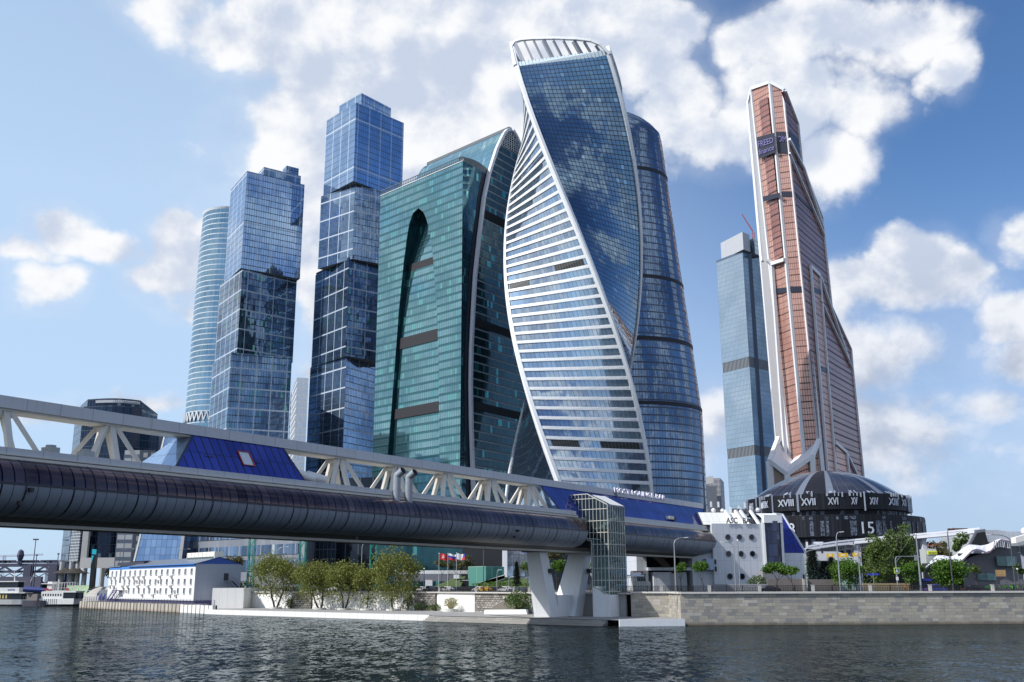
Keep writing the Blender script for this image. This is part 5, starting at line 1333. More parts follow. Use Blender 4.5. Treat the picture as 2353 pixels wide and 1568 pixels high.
# ---- little kiosk building left of it
t = thing('kiosk', 'small white shop front with a dark window beside the stair tower', 'kiosk', gY(1480, 1350, 262))
mb = MB(); a = gY(1457, 1350, 262); b = gY(1491, 1350, 262); mb.par((a.x, a.y, ST), (b.x - a.x, 0, 0), (0, 7, 0), (0, 0, zat(xy(a), 1312) - ST), 0); mb.build('wall', plain((.72, .70, .66), .6, name='kiosk_white'), t)
mb = MB(); zk = zat(xy(a), 1339); zk2 = zat(xy(a), 1321); mb.face([(a.x + .8, a.y - .05, zk), (b.x - .8, a.y - .05, zk), (b.x - .8, a.y - .05, zk2), (a.x + .8, a.y - .05, zk2)], 0); mb.build('window', plain((.02, .03, .04), .1, name='shop_glass'), t)
mb = MB(); mb.box(((a.x + b.x) / 2, a.y - .6, zk2 + .3), (b.x - a.x - 1, 1.2, .15), 0); mb.build('awning', plain((.8, .8, .8), .6, name='awning_white'), t)
mb = MB(); mb.bar((a.x + .2, a.y - .05, zk2 + .6), (a.x + 2.5, a.y - .05, zk2 + .6), .2, .35, 0); mb.build('shop_sign', plain((.5, .05, .05), .5, name='sign_red'), t)
t = thing('blue_glass_block', 'narrow dark blue glass block standing just right of the stair tower', 'building', gY(1468, 1345, 300))
mb = MB(); a = gY(1452, 1345, 300); mb.par((a.x, a.y, ST), (5.6, 0, 0), (0, 8, 0), (0, 0, 17), 0); mb.build('glass_wall', M_BBLUE, t)
mb = MB(); mb.par((a.x + 5.2, a.y - .6, ST), (.5, 0, 0), (0, 9, 0), (0, 0, 17.3), 0); mb.par((a.x + 5.8, a.y - .4, ST), (10, 0, 0), (0, 8, 0), (0, 0, 15.5), 1); mb.build('tiled_wing', [plain((.8, .82, .84), .5, name='edge_white'), M_TILE], t)

# ================================================================== buildings along the right
t = thing('wave_roof_building', 'grey brick building with a flowing white wavy roof at the right edge', 'building', gY(2240, 1345, 262))
FR = [(2122.6, 1309), (2136, 1298), (2156, 1289), (2172, 1288), (2184, 1292), (2196, 1293.4), (2209, 1289), (2221, 1276.6), (2234, 1264), (2244, 1261), (2254, 1263.4), (2266, 1268.4), (2276, 1265), (2286, 1254), (2294, 1243), (2300, 1239), (2323, 1243)]
BK = [(2126, 1305), (2138, 1290), (2152.6, 1276.6), (2168, 1276.5), (2184, 1280), (2196, 1275), (2204, 1267), (2214, 1259), (2227.5, 1251.5), (2240, 1252.5), (2254, 1254), (2264, 1252.5), (2271, 1250.5), (2280, 1246), (2290, 1240.5), (2298, 1238), (2321, 1241)]
Fp = [gY(x, y, 256) for x, y in FR]; Bp = [gY(x, y, 272) for x, y in BK]
mb = MB()
for i in range(len(Fp) - 1):
    mb.face([Fp[i], Fp[i + 1], Bp[i + 1], Bp[i]], 0); d = V((0, 0, -.45)); mb.face([Fp[i] + d, Bp[i] + d, Bp[i + 1] + d, Fp[i + 1] + d], 1); mb.face([Fp[i] + d, Fp[i + 1] + d, Fp[i + 1], Fp[i]], 1)
mb.build('roof', [plain((.74, .74, .77), .5, name='roof_shell_white'), plain((.22, .17, .24), .5, name='roof_rim')], t, smooth=False)
mb = MB(); Mb_ = panels('grey_brick', (.15, .15, .17), .5, .16, .02, (.10, .10, .12), .06, .85, lh=.02)
top = [(2209, 1291), (2234, 1279), (2266, 1270), (2296, 1257), (2330, 1262), (2345, 1275)]
tp = [gY(x, y, 259) for x, y in top]
for i in range(len(tp) - 1):
    a, b = tp[i], tp[i + 1]; mb.face([(a.x, a.y, ST), (b.x, b.y, ST), tuple(b), tuple(a)], 0, [(a.x, ST), (b.x, ST), (b.x, b.z), (a.x, a.z)])
a = tp[-1]; mb.face([(a.x, a.y, ST), (a.x, a.y + 20, ST), (a.x, a.y + 20, a.z), tuple(a)], 0)
mb.build('brick_wall', Mb_, t)
mb = MB(); a, b = gY(2127, 1345, 264), gY(2212, 1345, 264); mb.par((a.x, a.y, ST), (b.x - a.x, 0, 0), (0, 1, 0), (0, 0, 7.0), 0); a2 = gY(2240, 1345, 262.5); b2 = gY(2270, 1345, 262.5)
mb.par((b.x, b.y, ST), (b2.x - b.x + 10, 0, 0), (0, 1, 0), (0, 0, 9.5), 0); mb.build('back_wall', plain((.02, .02, .025), .3, name='dark_glazing'), t)
mb = MB()
for (x0, x1, y0, y1, Y) in ((2292, 2338, 1279, 1301, 257.6), (2246, 2290, 1318, 1334, 258.6)):
    a, b = gY(x0, y1, Y), gY(x1, y1, Y); z1 = zat(xy(a), y0); mb.par((a.x, a.y, a.z), (b.x - a.x, 0, 0), (0, .8, 0), (0, 0, z1 - a.z), 0)
mb.build('window', facade('street_glass', (.05, .10, .11), (.16, .26, .27), (.03, .05, .05), 2.4, 50, .12, 0, None, .5, .06, .03, wave=.08), t)
mb = MB()
for k in range(9):
    x = 2283 + k * 4.2; a, b = gY(x, 1262 - k * .5, 257), gY(x + 2.4, 1243.5, 257); mb.bar(a, b, .14)
mb.build('roof_strut', plain((.03, .03, .035), .5, name='strut_black'), t)
t = thing('station_building', 'pale grey building with a dark slanted glass wedge behind the wavy roof', 'building', gY(2300, 1345, 300))
mb = MB(); a = gY(2278, 1240, 300); b = gY(2400, 1240, 300); z1 = zat(xy(a), 1217); zc = zat(xy(a), 1243)
P = [gY(x, y, 300) for x, y in ((2270, 1240), (2262, 1219), (2300, 1218), (2323, 1222), (2325, 1243))]; mb.face([gY(2270, 1246, 300), gY(2325, 1246, 300), gY(2320, 1222, 300), gY(2290, 1218, 300), gY(2263, 1218.5, 300)], 0)
mb.par((gY(2322, 1300, 300).x, 300, ST), (60, 0, 0), (0, 30, 0), (0, 0, zat((gY(2322, 1300, 300).x, 300), 1240) - ST), 0)
mb.par((gY(2268, 1300, 303).x, 303, ST), (16, 0, 0), (0, 30, 0), (0, 0, zat((gY(2290, 1300, 300).x, 303), 1222) - ST), 0)
mb.build('wall', panels('station_panels', (.46, .50, .56), 3, 2, .05, (.25, .27, .3), .03), t)
mb = MB(); mb.face([gY(2222, 1262, 298), gY(2272, 1250, 298), gY(2263, 1220, 298), gY(2250, 1220, 298), gY(2240, 1225, 298)], 0); mb.build('dark_wedge', plain((.012, .012, .016), .2, name='wedge_black'), t)
mb = MB(); mb.bar(gY(2222, 1262, 297.5), gY(2243, 1222, 297.5), .6); mb.bar(gY(2243, 1222, 297.5), gY(2263, 1219, 297.5), .8); mb.build('wedge_frame', plain((.16, .17, .20), .5, name='frame_dark_grey'), t)
mb = MB()
for x0, y0, y1 in ((2322, 1255, 1268), (2345, 1256, 1276)):
    a = gY(x0 + 4, y1, 299.5); b = gY(x0 + 22, y1, 299.5); mb.par((a.x, 299.6, a.z), (b.x - a.x, 0, 0), (0, .3, 0), (0, 0, zat((a.x, 299.5), y0) - a.z), 0)
mb.build('window', plain((.02, .025, .04), .1, name='dark_pane'), t)
mb = MB(); a = gY(2350, 1240, 296); mb.ball(a + V((3, 4, 2.5)), 1.2, 10); mb.par((a.x - 2, 296, a.z - 1), (8, 0, 2), (0, 3, 0), (0, 0, 1.6)); mb.build('roof_tent', plain((.75, .74, .72), .6, name='tent_white'), t)
# arched white footway
t = thing('footway', 'long gently arched white footway running past the black round hall to the right', 'footbridge', gY(1850, 1265, 325))
pts = [(1848, 1264, 322), (1880, 1258, 322), (1920, 1252, 322), (1960, 1248, 322), (2003, 1244, 320), (2037, 1240.5, 318), (2097, 1236, 314), (2150, 1231.5, 310), (2217, 1225.5, 305), (2246, 1222, 302)]
W3 = [gY(*p) for p in pts]; mb = MB()
for a, b in zip(W3, W3[1:]): mb.bar(a, b, 4.0, .9, 0); mb.bar(a + V((0, -2, .9)), b + V((0, -2, .9)), .3, .5, 0)
mb.build('deck', plain((.62, .64, .70), .5, name='footway_white'), t)
mb = MB()
for a, b in zip(W3[:5], W3[1:6]):
    for k in range(12): p = a.lerp(b, k / 12) + V((0, -2.1, -.3)); mb.bar(p, p + V((0, 0, -1.5)), .16)
    mb.bar(a + V((0, -2.1, -1.8)), b + V((0, -2.1, -1.8)), .3)
mb.build('railing', plain((.07, .08, .10), .5, name='rail_dark'), t)
mb = MB()
for x, w in ((1852, 3.2), (1966, 2.2), (2120, 1.2)):
    p = gY(x, 1262 if x < 1900 else 1246 if x < 2000 else 1234, 321 if x < 2000 else 313); mb.par((p.x - w / 2, p.y - 1, ST), (w, 0, 0), (0, 2, 0), (0, 0, p.z - ST), 0); mb.cut()
mb.build_each('column', plain((.58, .60, .68), .6, name='column_white'), t)
# ground floor podium with a mint wall and yellow banners in front of the hall
t = thing('hall_podium', 'low grey and mint green podium building at the foot of the black round hall', 'building', gY(1950, 1345, 300))
mb = MB(); a, b = gY(1868, 1300, 306), gY(1962, 1300, 306); mb.par((a.x, a.y, ST), (b.x - a.x, 0, 0), (0, 12, 0), (0, 0, zat(xy(a), 1290) - ST), 0); mb.build('wall', panels('mint_panels', (.36, .50, .44), 3, 50, .06, (.2, .28, .25), .03, lh=0), t)
mb = MB(); z = zat(xy(a), 1289); mb.face([(a.x - 2, a.y - 1, z), (b.x + 2, b.y - 1, z), (b.x, b.y + 14, z + 3.2), (a.x + 3, a.y + 14, z + 3.2)], 0); mb.build('roof', plain((.33, .35, .37), .6, name='roof_slab_grey'), t)
YEL = plain((.85, .52, .02), .5, name='banner_yellow')
for i, (x0, x1, y0, y1) in enumerate(((1900, 1917, 1272.5, 1281), (1925, 1949, 1271.5, 1281), (1960, 1977, 1270.5, 1279))):
    a, b = gY(x0, y1, 303), gY(x1, y1, 303); mb = MB(); mb.par(a, (b.x - a.x, 0, 0), (0, .2, 0), (0, 0, zat(xy(a), y0) - a.z), 0)
    mb.par(a + V(((b.x - a.x) * .3, -.03, .35)), ((b.x - a.x) * .38, 0, 0), (0, .05, 0), (0, 0, .55), 1)
    for xx in (a.x, b.x): mb.bar((xx, a.y, a.z - 2.2), (xx, a.y, a.z), .1, m=2)
    o = mb.build('banner', [YEL, plain((.9, .75, .5), .5, name='banner_print'), DARKB], None, loc=a)
    tag(o, ['leftmost of the three yellow banners on the podium roof by the round hall', 'middle and widest of the three yellow banners on the podium roof', 'rightmost of the three yellow banners on the podium roof'][i], 'banner', 'yellow banners on the podium roof')
# far blocks of flats
for (x0, x1, y0, Y, col, lab, nm) in ((2193, 2216, 1218, 620, (.34, .27, .26), 'distant brown brick block of flats with roof huts behind the footway', 'apartment_block'), (2133, 2152, 1253, 560, (.62, .58, .55), 'distant pale rendered block of flats beside the brown one', 'apartment_block')):
    a, b = gY(x0, 1300, Y), gY(x1, 1300, Y); z1 = zat(xy(a), y0 + 3); t = thing(nm, lab, 'building', (a.x, a.y, ST))
    mb = MB(); mb.par((a.x, a.y, ST), (b.x - a.x, 0, 0), (0, 14, 0), (0, 0, z1 - ST), 0); mb.par((b.x, a.y + 2, ST), (10, 0, 0), (0, 14, 0), (0, 0, z1 - ST - 2), 0)
    mb.build('wall', [facade('flats_' + str(Y), col, tuple(c * 1.2 for c in col), tuple(c * .5 for c in col), 3.0, 3.0, 1.1, 1.4, None, 0, .7, .0), ROOFM], t)
    mb = MB()
    for k in range(4): mb.box((a.x + 2 + k * (b.x - a.x + 6) / 4, a.y + 5, z1 + .8), (2.2, 3, 2.4), 0)
    mb.build('roof_hut', plain((.35, .16, .12), .7, name='hut_red'), t)
t = thing('lift_tower', 'square grey lift tower with a bright yellow sign beside the wavy roof', 'tower', gY(2148, 1300, 275))
a, b = gY(2130, 1300, 275), gY(2155, 1300, 275); mb = MB(); mb.par((a.x, a.y, ST), (b.x - a.x, 0, 0), (0, 4, 0), (0, 0, zat(xy(a), 1262) - ST), 0); mb.build('wall', plain((.42, .45, .45), .6, name='lift_grey'), t)
mb = MB(); a = gY(2131, 1276, 274.8); b = gY(2154, 1276, 274.8); z1 = zat(xy(a), 1266.5); z0 = zat(xy(a), 1274.5); mb.par((a.x, a.y, z0), (b.x - a.x, 0, 0), (0, .15, 0), (0, 0, z1 - z0), 0)
for k in range(9): mb.box((a.x + .4 + k * .26, a.y - .04, (z0 + z1) / 2 + .17), (.16, .06, .16), 1); mb.box((a.x + .5 + k * .24, a.y - .04, (z0 + z1) / 2 - .2), (.15, .06, .14), 1)
mb.build('sign', [plain((.80, .85, .05), .5, name='sign_yellow'), DARKB], t)

# ================================================================== buildings behind the bridge at left
t = thing('dark_office_tower', 'dark navy curved office tower behind the left end of the bridge', 'building', gY(250, 1320, 470))
YB = 470
GL_DK = facade('dark_navy_glass', (.006, .012, .03), (.022, .04, .08), (.03, .05, .08), 1.6, 3.8, .14, .35, None, .5, .08, .03, lights=((.16, .22, .28), .12, .5))
GL_DK2 = facade('dark_face_glass', (.008, .014, .035), (.02, .035, .08), (.01, .02, .04), 1.6, 3.8, .08, .10, None, .6, .1, .02)
zt1 = gY(240, 918, YB).z; zt2 = gY(363, 958, YB).z
def atz(px, y, Y, z):  # plan point at column px
    p = gY(px, y, Y); return (p.x, p.y)
pA, pB, pC, pD = atz(150, 1180, YB + 20, 0), atz(167, 1180, YB, 0), atz(262, 1180, YB - 12, 0), atz(349, 1180, YB + 14, 0)
zmain = zat(pD, 962)
arc = []
for k in range(9):
    f = k / 8; px = 167 + (352 - 167) * f; Y = YB - 7 * sin(pi * min(1, f * 1.1)) + 10 * f; arc.append(atz(px, 1180, Y, 0))
poly = [pA] + arc + [(arc[-1][0] - 8, arc[-1][1] + 50), (pA[0] + 20, pA[1] + 50)]
zbase = zat(pB, 1292)
mb = MB(); mb.prism(poly, zbase, zmain - 6, 0, 1); mb.build('curtain_wall', [GL_DK, ROOFM], t)
mb = MB(); p2 = [pA] + arc[:7] + [(arc[6][0] - 6, arc[6][1] + 44), (pA[0] + 20, pA[1] + 50)]; zz = zat(arc[3], 932); mb.prism(p2, zmain - 6, zz, 0, 1)
p3 = scale_plan(p2, .90); z4 = zat(arc[3], 914); mb.prism(p3, zz, z4, 0, 1); mb.build('stepped_top', [GL_DK, ROOFM], t)
mb = MB()
for a, b in zip(p3[2:7], p3[3:8]):
    for k in range(5): q = V((*a, 0)).lerp(V((*b, 0)), (k + .5) / 5); mb.box((q.x, q.y - .6, z4 - 1.6), (.9, .5, 1.3), 0)
mb.build('roof_window', plain((.5, .52, .55), .4, name='pale_pane'), t)
PAL = plain((.42, .42, .42), .6, name='pale_stone')
mb = MB(); f0 = gY(188, 1250, YB - 16); zf = zat(xy(f0), 1202)
mb.par((f0.x, f0.y, zbase - 1), (2.6, 0, 0), (0, 2, 0), (0, 0, 40), 0); f1 = gY(270, 1290, YB - 18); mb.par((f0.x, f0.y, zbase - 3.0), (f1.x - f0.x, f1.y - f0.y, 0), (0, 2, 0), (0, 0, 4.5), 0)
for px in (141, 163, 178, 194, 214, 235, 258): q = gY(px, 1320, YB - 8); mb.tube((q.x, q.y, ST), (q.x, q.y, zbase), 1.1, n=10, m=0)
mb.build('frame', PAL, t)
mb = MB(); a, b = gY(165, 1250, YB - 4), gY(186, 1250, YB - 10); mb.par((a.x, a.y, zbase), (b.x - a.x, b.y - a.y, 0), (0, -1.5, 0), (0, 0, 46), 0); mb.build('screen', panels('screen_grid', (.05, .07, .10), 1.4, 1.3, .3, (.45, .47, .50), .02, .5), t)

def blockx(name, label, cat, x0, x1, ytop, Y, mats, depth=25, z0=None, part='facade', shift=0.0, extra=None, ytop2=None, dY=0.0):
    a, b = gY(x0, 1300, Y), gY(x1, 1300, Y + dY); zt = zat(xy(a), ytop); zt2 = zat(xy(b), ytop2) if ytop2 else zt
    t = thing(name, label, cat, (a.x, a.y, ST)); mb = MB(); z0 = ST if z0 is None else z0
    A = [V((a.x, a.y, z0)), V((b.x, b.y, z0)), V((b.x + shift, b.y, zt2)), V((a.x + shift, a.y, zt))]
    l = (A[1] - A[0]).length; mb.face(A, 0, [(0, z0), (l, z0), (l, zt2), (0, zt)])
    Bk = [p + V((0, depth, 0)) for p in A]
    mb.face([A[1], Bk[1], Bk[2], A[2]], 0, [(0, z0), (depth, z0), (depth, zt2), (0, zt2)]); mb.face([Bk[0], A[0], A[3], Bk[3]], 0, [(0, z0), (depth, z0), (depth, zt), (0, zt)])
    mb.face([A[3], A[2], Bk[2], Bk[3]], 1); mb.build(part, [mats, ROOFM], t)
    if extra: extra(t, A)
    return t
GREYP = facade('grey_stone_office', (.20, .215, .24), (.30, .315, .34), (.05, .07, .10), 3.4, 3.7, 1.5, 1.6, None, 0, .6, 0)
blockx('grey_office', 'grey stone office with a rounded corner beside the dark office tower', 'building', 300, 336, 1035, 448, GREYP, ytop2=1035)
blockx('low_grey_office', 'grey office with a pale cornice seen through the bridge truss', 'building', 262, 320, 1035, 452, facade('arc_office', (.34, .36, .38), (.42, .44, .46), (.10, .13, .18), 3.5, 3.8, .4, 1.7, None, 0, .6, 0))
# sloping glass block
def slope_ex(t, A):
    mb = MB(); mb.bar(A[1] + V((.3, -.2, 0)), A[2] + V((.3, -.2, 0)), 1.1, .8); mb.bar(A[0], A[3], .8, .6); mb.build('edge_fin', PAL, t)
GL_SL = facade('pale_slope_glass', (.20, .30, .46), (.40, .52, .68), (.05, .08, .12), 2.2, 3.3, .16, .16, None, .82, .06, .02)
a, b, c_, d = gY(299, 1330, 425), gY(406, 1330, 425), gY(450, 985, 440), gY(383, 985, 440)
t = thing('slanted_glass_block', 'pale blue glass block with leaning parallelogram front behind the white office', 'building', a); mb = MB()
l = (b - a).length; mb.face([a, b, c_, d], 0, [(0, 0), (l, 0), (l, (c_ - b).length), (0, (d - a).length)]); mb.face([b, b + V((10, 30, 0)), c_ + V((10, 20, 0)), c_], 0); mb.face([d, c_, c_ + V((10, 20, 0)), d + V((4, 20, 0))], 1); mb.build('glass_front', [GL_SL, ROOFM], t)
mb = MB(); mb.bar(b + V((.6, -.4, 0)), c_ + V((.6, -.4, 0)), 1.3, .8); mb.bar(a, d, .8, .6); mb.build('edge_fin', PAL, t)
# long grey office with ribbons of windows
GR = facade('ribbon_office', (.16, .18, .22), (.26, .28, .32), (.12, .14, .18), 3.0, 50, .1, 0, None, .1, .5, .0)
def ribbons(t, A):
    mb = MB(); L_ = A[1] - A[0]
    for (y0, y1, f0, f1) in ((1203, 1222, .0, 1), (1235, 1246, .03, .85), (1262, 1283, .0, .95), (1292, 1316, .0, 1)):
        z1 = zat(xy(A[0]), y0); z0 = zat(xy(A[0]), y1); mb.par(A[0] + L_ * f0 + V((0, -.35, z0 - A[0].z)), L_ * (f1 - f0), V((0, .3, 0)), V((0, 0, z1 - z0)), 0)
    mb.build('window_band', facade('ribbon_glass', (.03, .05, .09), (.22, .33, .50), (.05, .06, .09), 1.9, 50, .18, 0, (7.6, 50, .5, 0, (.28, .29, .32)), .6, .06, .04, lights=((.45, .55, .6), .1, .5)), t)
blockx('ribbon_window_office', 'long grey office with bands of blue windows behind the quay willows', 'building', 414, 700, 1195, 440, GR, dY=-60, extra=ribbons)
def notch(t, A):
    mb = MB(); mb.par(A[0] + V((.6, -1.2, 6)), V((9, -2, 0)), V((0, 1, 0)), V((0, 0, 12)), 0); mb.par(A[0] + V((12, -2, 9)), V((30, -6, 0)), V((0, 1, 0)), V((0, 0, 2.4)), 0); mb.par(A[0] + V((12, -2, 15)), V((30, -6, 0)), V((0, 1, 0)), V((0, 0, 3)), 0); mb.build('bay', PAL, t)
blockx('grey_annex', 'grey office annex with a pale square bay left of the dark glass lobby', 'building', 660, 770, 1200, 402, facade('annex_dark', (.02, .03, .05), (.06, .09, .12), (.10, .12, .15), 1.8, 3.6, .2, .3, None, .5, .1, .03), dY=-8, extra=notch)
blockx('dark_lobby', 'dark glass lobby block in front of the green arch building', 'building', 762, 872, 1100, 398, facade('lobby_glass', (.006, .009, .016), (.03, .04, .055), (.08, .09, .11), 5.5, 50, .3, 0, None, .55, .08, .05, wave=.1), dY=-6)
blockx('black_podium', 'black curved podium wall under the sail shaped tower', 'building', 1062, 1160, 1200, 372, plain((.006, .007, .010), .3, name='podium_black'), dY=-12)
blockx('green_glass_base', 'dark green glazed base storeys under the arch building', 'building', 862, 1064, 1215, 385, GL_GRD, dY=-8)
# white portal frame and light glazed wing under the twisted tower
def portal(t, A):
    mb = MB(); mb.par(A[0] + V((-1.6, -.6, 0)), V((1.7, 0, 0)), V((0, 1, 0)), V((0, 0, A[3].z - A[0].z)), 0); mb.build('white_post', plain((.85, .86, .88), .5, name='portal_white'), t)
blockx('glazed_wing', 'light glazed wing with a white post seen left of the bridge pier', 'building', 1165, 1232, 1240, 345, facade('wing_glass', (.35, .42, .5), (.55, .62, .7), (.06, .08, .1), 2.0, 3.6, .2, .14, None, .75, .06, .03, wave=.08), extra=portal)
# white boxes and canopies in the square
def lowwall(name, label, x0, x1, y0, y1, Y, mat, d=.6, cat='wall', dY=0):
    a, b = gY(x0, y1, Y), gY(x1, y1, Y + dY); mb = MB(); mb.par(a, b - a, V((0, d, 0)), V((0, 0, zat(xy(a), y0) - a.z)), 0); return tag(mb.build(name, mat, None, loc=a), label, cat)
WHT = plain((.78, .80, .80), .6, name='plaster_white')
lowwall('white_parapet', 'long low white parapet wall behind the flags', 905, 1075, 1311, 1319, 335, WHT)
lowwall('grey_garden_wall', 'shaded grey garden wall below the long white parapet', 905, 1060, 1319, 1336, 334, plain((.20, .21, .25), .7, name='wall_shade_grey'))
for i, (x0, x1, y0, y1) in enumerate(((977, 993, 1333, 1347), (1042, 1055, 1321, 1330))):
    a, b = gY(x0, y1, 318), gY(x1, y1, 318); mb = MB(); mb.par(a, (b.x - a.x, 0, 0), (0, 3, 0), (0, 0, zat(xy(a), y0) - a.z), 0); tag(mb.build('white_cube', WHT, None, loc=a), ['white cube shaped block near the left flagpole', 'small white block against the parapet beside the flags'][i], 'block')
t = thing('black_sign', 'black billboard with pale writing behind the railing near the flags', 'sign', gY(1067, 1346, 312))
a, b = gY(1058, 1347, 312), gY(1077, 1347, 312); mb = MB(); mb.par(a, (b.x - a.x, 0, 0), (0, .4, 0), (0, 0, zat(xy(a), 1331) - a.z), 0); mb.build('board', plain((.01, .01, .012), .5, name='board_black'), t)
mb = MB(); 
for k in range(8): mb.box((a.x + .5 + k * .27, a.y - .05, zat(xy(a), 1334)), (.17, .06, .22), 0)
mb.build('writing', WHT, t)
M = newmat('mint_glass'); p = N('ShaderNodeBsdfPrincipled'); tr = N('ShaderNodeBsdfTransparent'); mx = N('ShaderNodeMixShader'); o_ = N('ShaderNodeOutputMaterial')
p.inputs['Base Color'].default_value = RGB(.16, .42, .36); p.inputs['Roughness'].default_value = .1; tr.inputs[0].default_value = RGB(.45, .8, .7); mx.inputs[0].default_value = .6
L(tr.outputs[0], mx.inputs[1]); L(p.outputs[0], mx.inputs[2]); L(mx.outputs[0], o_.inputs[0]); M_MINT = M
t = thing('glass_pavilion', 'mint green glass entrance pavilion beside the flags', 'pavilion', gY(1115, 1345, 315))
a, b, c_ = gY(1076, 1347, 316), gY(1115, 1347, 311), gY(1158, 1347, 320); zt = zat(xy(a), 1303)
mb = MB(); mb.face([a, b, (b.x, b.y, zt), (a.x, a.y, zt)], 0); mb.face([b, c_, (c_.x, c_.y, zt), (b.x, b.y, zt)], 0); mb.face([(a.x, a.y, zt), (b.x, b.y, zt), (c_.x, c_.y, zt), (c_.x, c_.y + 8, zt), (a.x, a.y + 8, zt)], 0); mb.face([c_ + V((0, 8, 0)), a + V((0, 8, 0)), (a.x, a.y + 8, zt), (c_.x, c_.y + 8, zt)], 0); mb.build('glass_wall', M_MINT, t)
mb = MB()
for p in (a, b, c_, a.lerp(b, .5), b.lerp(c_, .35), b.lerp(c_, .7)): mb.bar(p, (p.x, p.y, zt), .12)
mb.bar((a.x, a.y, zt), (b.x, b.y, zt), .15); mb.bar((b.x, b.y, zt), (c_.x, c_.y, zt), .15); mb.build('frame', plain((.35, .6, .5), .5, name='mint_frame'), t)
mb = MB(); a, b = gY(1098, 1347, 308), gY(1160, 1322, 308); mb.face([a, gY(1106, 1348, 308), gY(1160, 1330, 308), b, gY(1098, 1340, 308)], 0); mb.par(gY(1098, 1341, 308), gY(1160, 1320, 308) - gY(1098, 1341, 308), V((0, 2, 0)), V((0, 0, -1.2)), 0)
tag(mb.build('ramp_wall', WHT, None, loc=a), 'sloping white ramp wall in front of the mint glass pavilion', 'wall')
mb = MB(); P = [gY(1095, 1349, 300), gY(1215, 1349, 300), gY(1215, 1330, 322), gY(1150, 1326, 324)]; mb.face(P, 0); P = [gY(995, 1349, 300), gY(1058, 1349, 300), gY(1070, 1324, 330), gY(1045, 1328, 328)]; mb.face(P, 0)
o = mb.build('grass_bank', M_GRASS, None); o['kind'] = 'stuff'
# bus-like pale roofs right of the ramp
lowwall('planter_wall', 'low white planter wall at the foot of the stairs by the pier', 1113, 1214, 1402, 1412, 244, WHT, 1.2, dY=-26)
# stairs cut in the quay wall
t = thing('quay_staircase', 'stone staircase running down the rough stone wall left of the pier', 'stairs', gY(1150, 1404, 254))
sa, sb = gY(1183, 1369, 250), gY(1116, 1405, 262); mb = MB(); n = 22
for k in range(n):
    p, q = sa.lerp(sb, k / n), sa.lerp(sb, (k + 1) / n); mb.par((q.x, q.y, QZ), (p.x - q.x, p.y - q.y, 0), (1.6, 1.9, 0), (0, 0, max(.1, p.z - QZ)), 0)
mb.build('flight', plain((.16, .14, .12), .8, name='stair_stone'), t)
mb = MB(); mb.bar(sa + V((1.6, 1.9, 1.1)), sb + V((1.6, 1.9, 1.1)), .07)
for k in range(9): p = sa.lerp(sb, k / 8) + V((1.6, 1.9, 0)); mb.bar(p, p + V((0, 0, 1.1)), .05)
mb.build('handrail', plain((.6, .6, .6), .4, name='rail_pale'), t)
# ================================================================== trees and shrubs
def leafmat(name, a, b):
    M = newmat(name); ri = N('ShaderNodeNewGeometry').outputs['Random Per Island']
    g = N('ShaderNodeTexCoord').outputs['Object']; f, _ = NOI(g, .7, 3, .5)
    c = MIX(MA('ADD', MA('MULTIPLY', ri, .6), MA('MULTIPLY', f, .4)), a + (1,), b + (1,))
    p = N('ShaderNodeBsdfPrincipled'); L(c, p.inputs['Base Color']); p.inputs['Roughness'].default_value = .65
    tl = N('ShaderNodeBsdfTranslucent'); L(c, tl.inputs[0]); mx = N('ShaderNodeMixShader'); mx.inputs[0].default_value = .3
    o = N('ShaderNodeOutputMaterial'); L(p.outputs[0], mx.inputs[1]); L(tl.outputs[0], mx.inputs[2]); L(mx.outputs[0], o.inputs[0]); return M
L_WIL = leafmat('willow_leaf', (.075, .095, .014), (.27, .29, .06)); L_GRN = leafmat('fresh_leaf', (.022, .08, .007), (.14, .27, .028))
L_BIR = leafmat('birch_leaf', (.035, .08, .012), (.15, .22, .045)); L_CON = leafmat('conifer_needle', (.004, .010, .006), (.014, .026, .012)); L_OLV = leafmat('olive_leaf', (.05, .055, .015), (.15, .15, .05))
BARK = plain((.055, .045, .035), .9, var=.3, scale=3, name='dark_bark'); BARKW = plain((.45, .43, .38), .8, var=.35, scale=4, name='birch_bark')
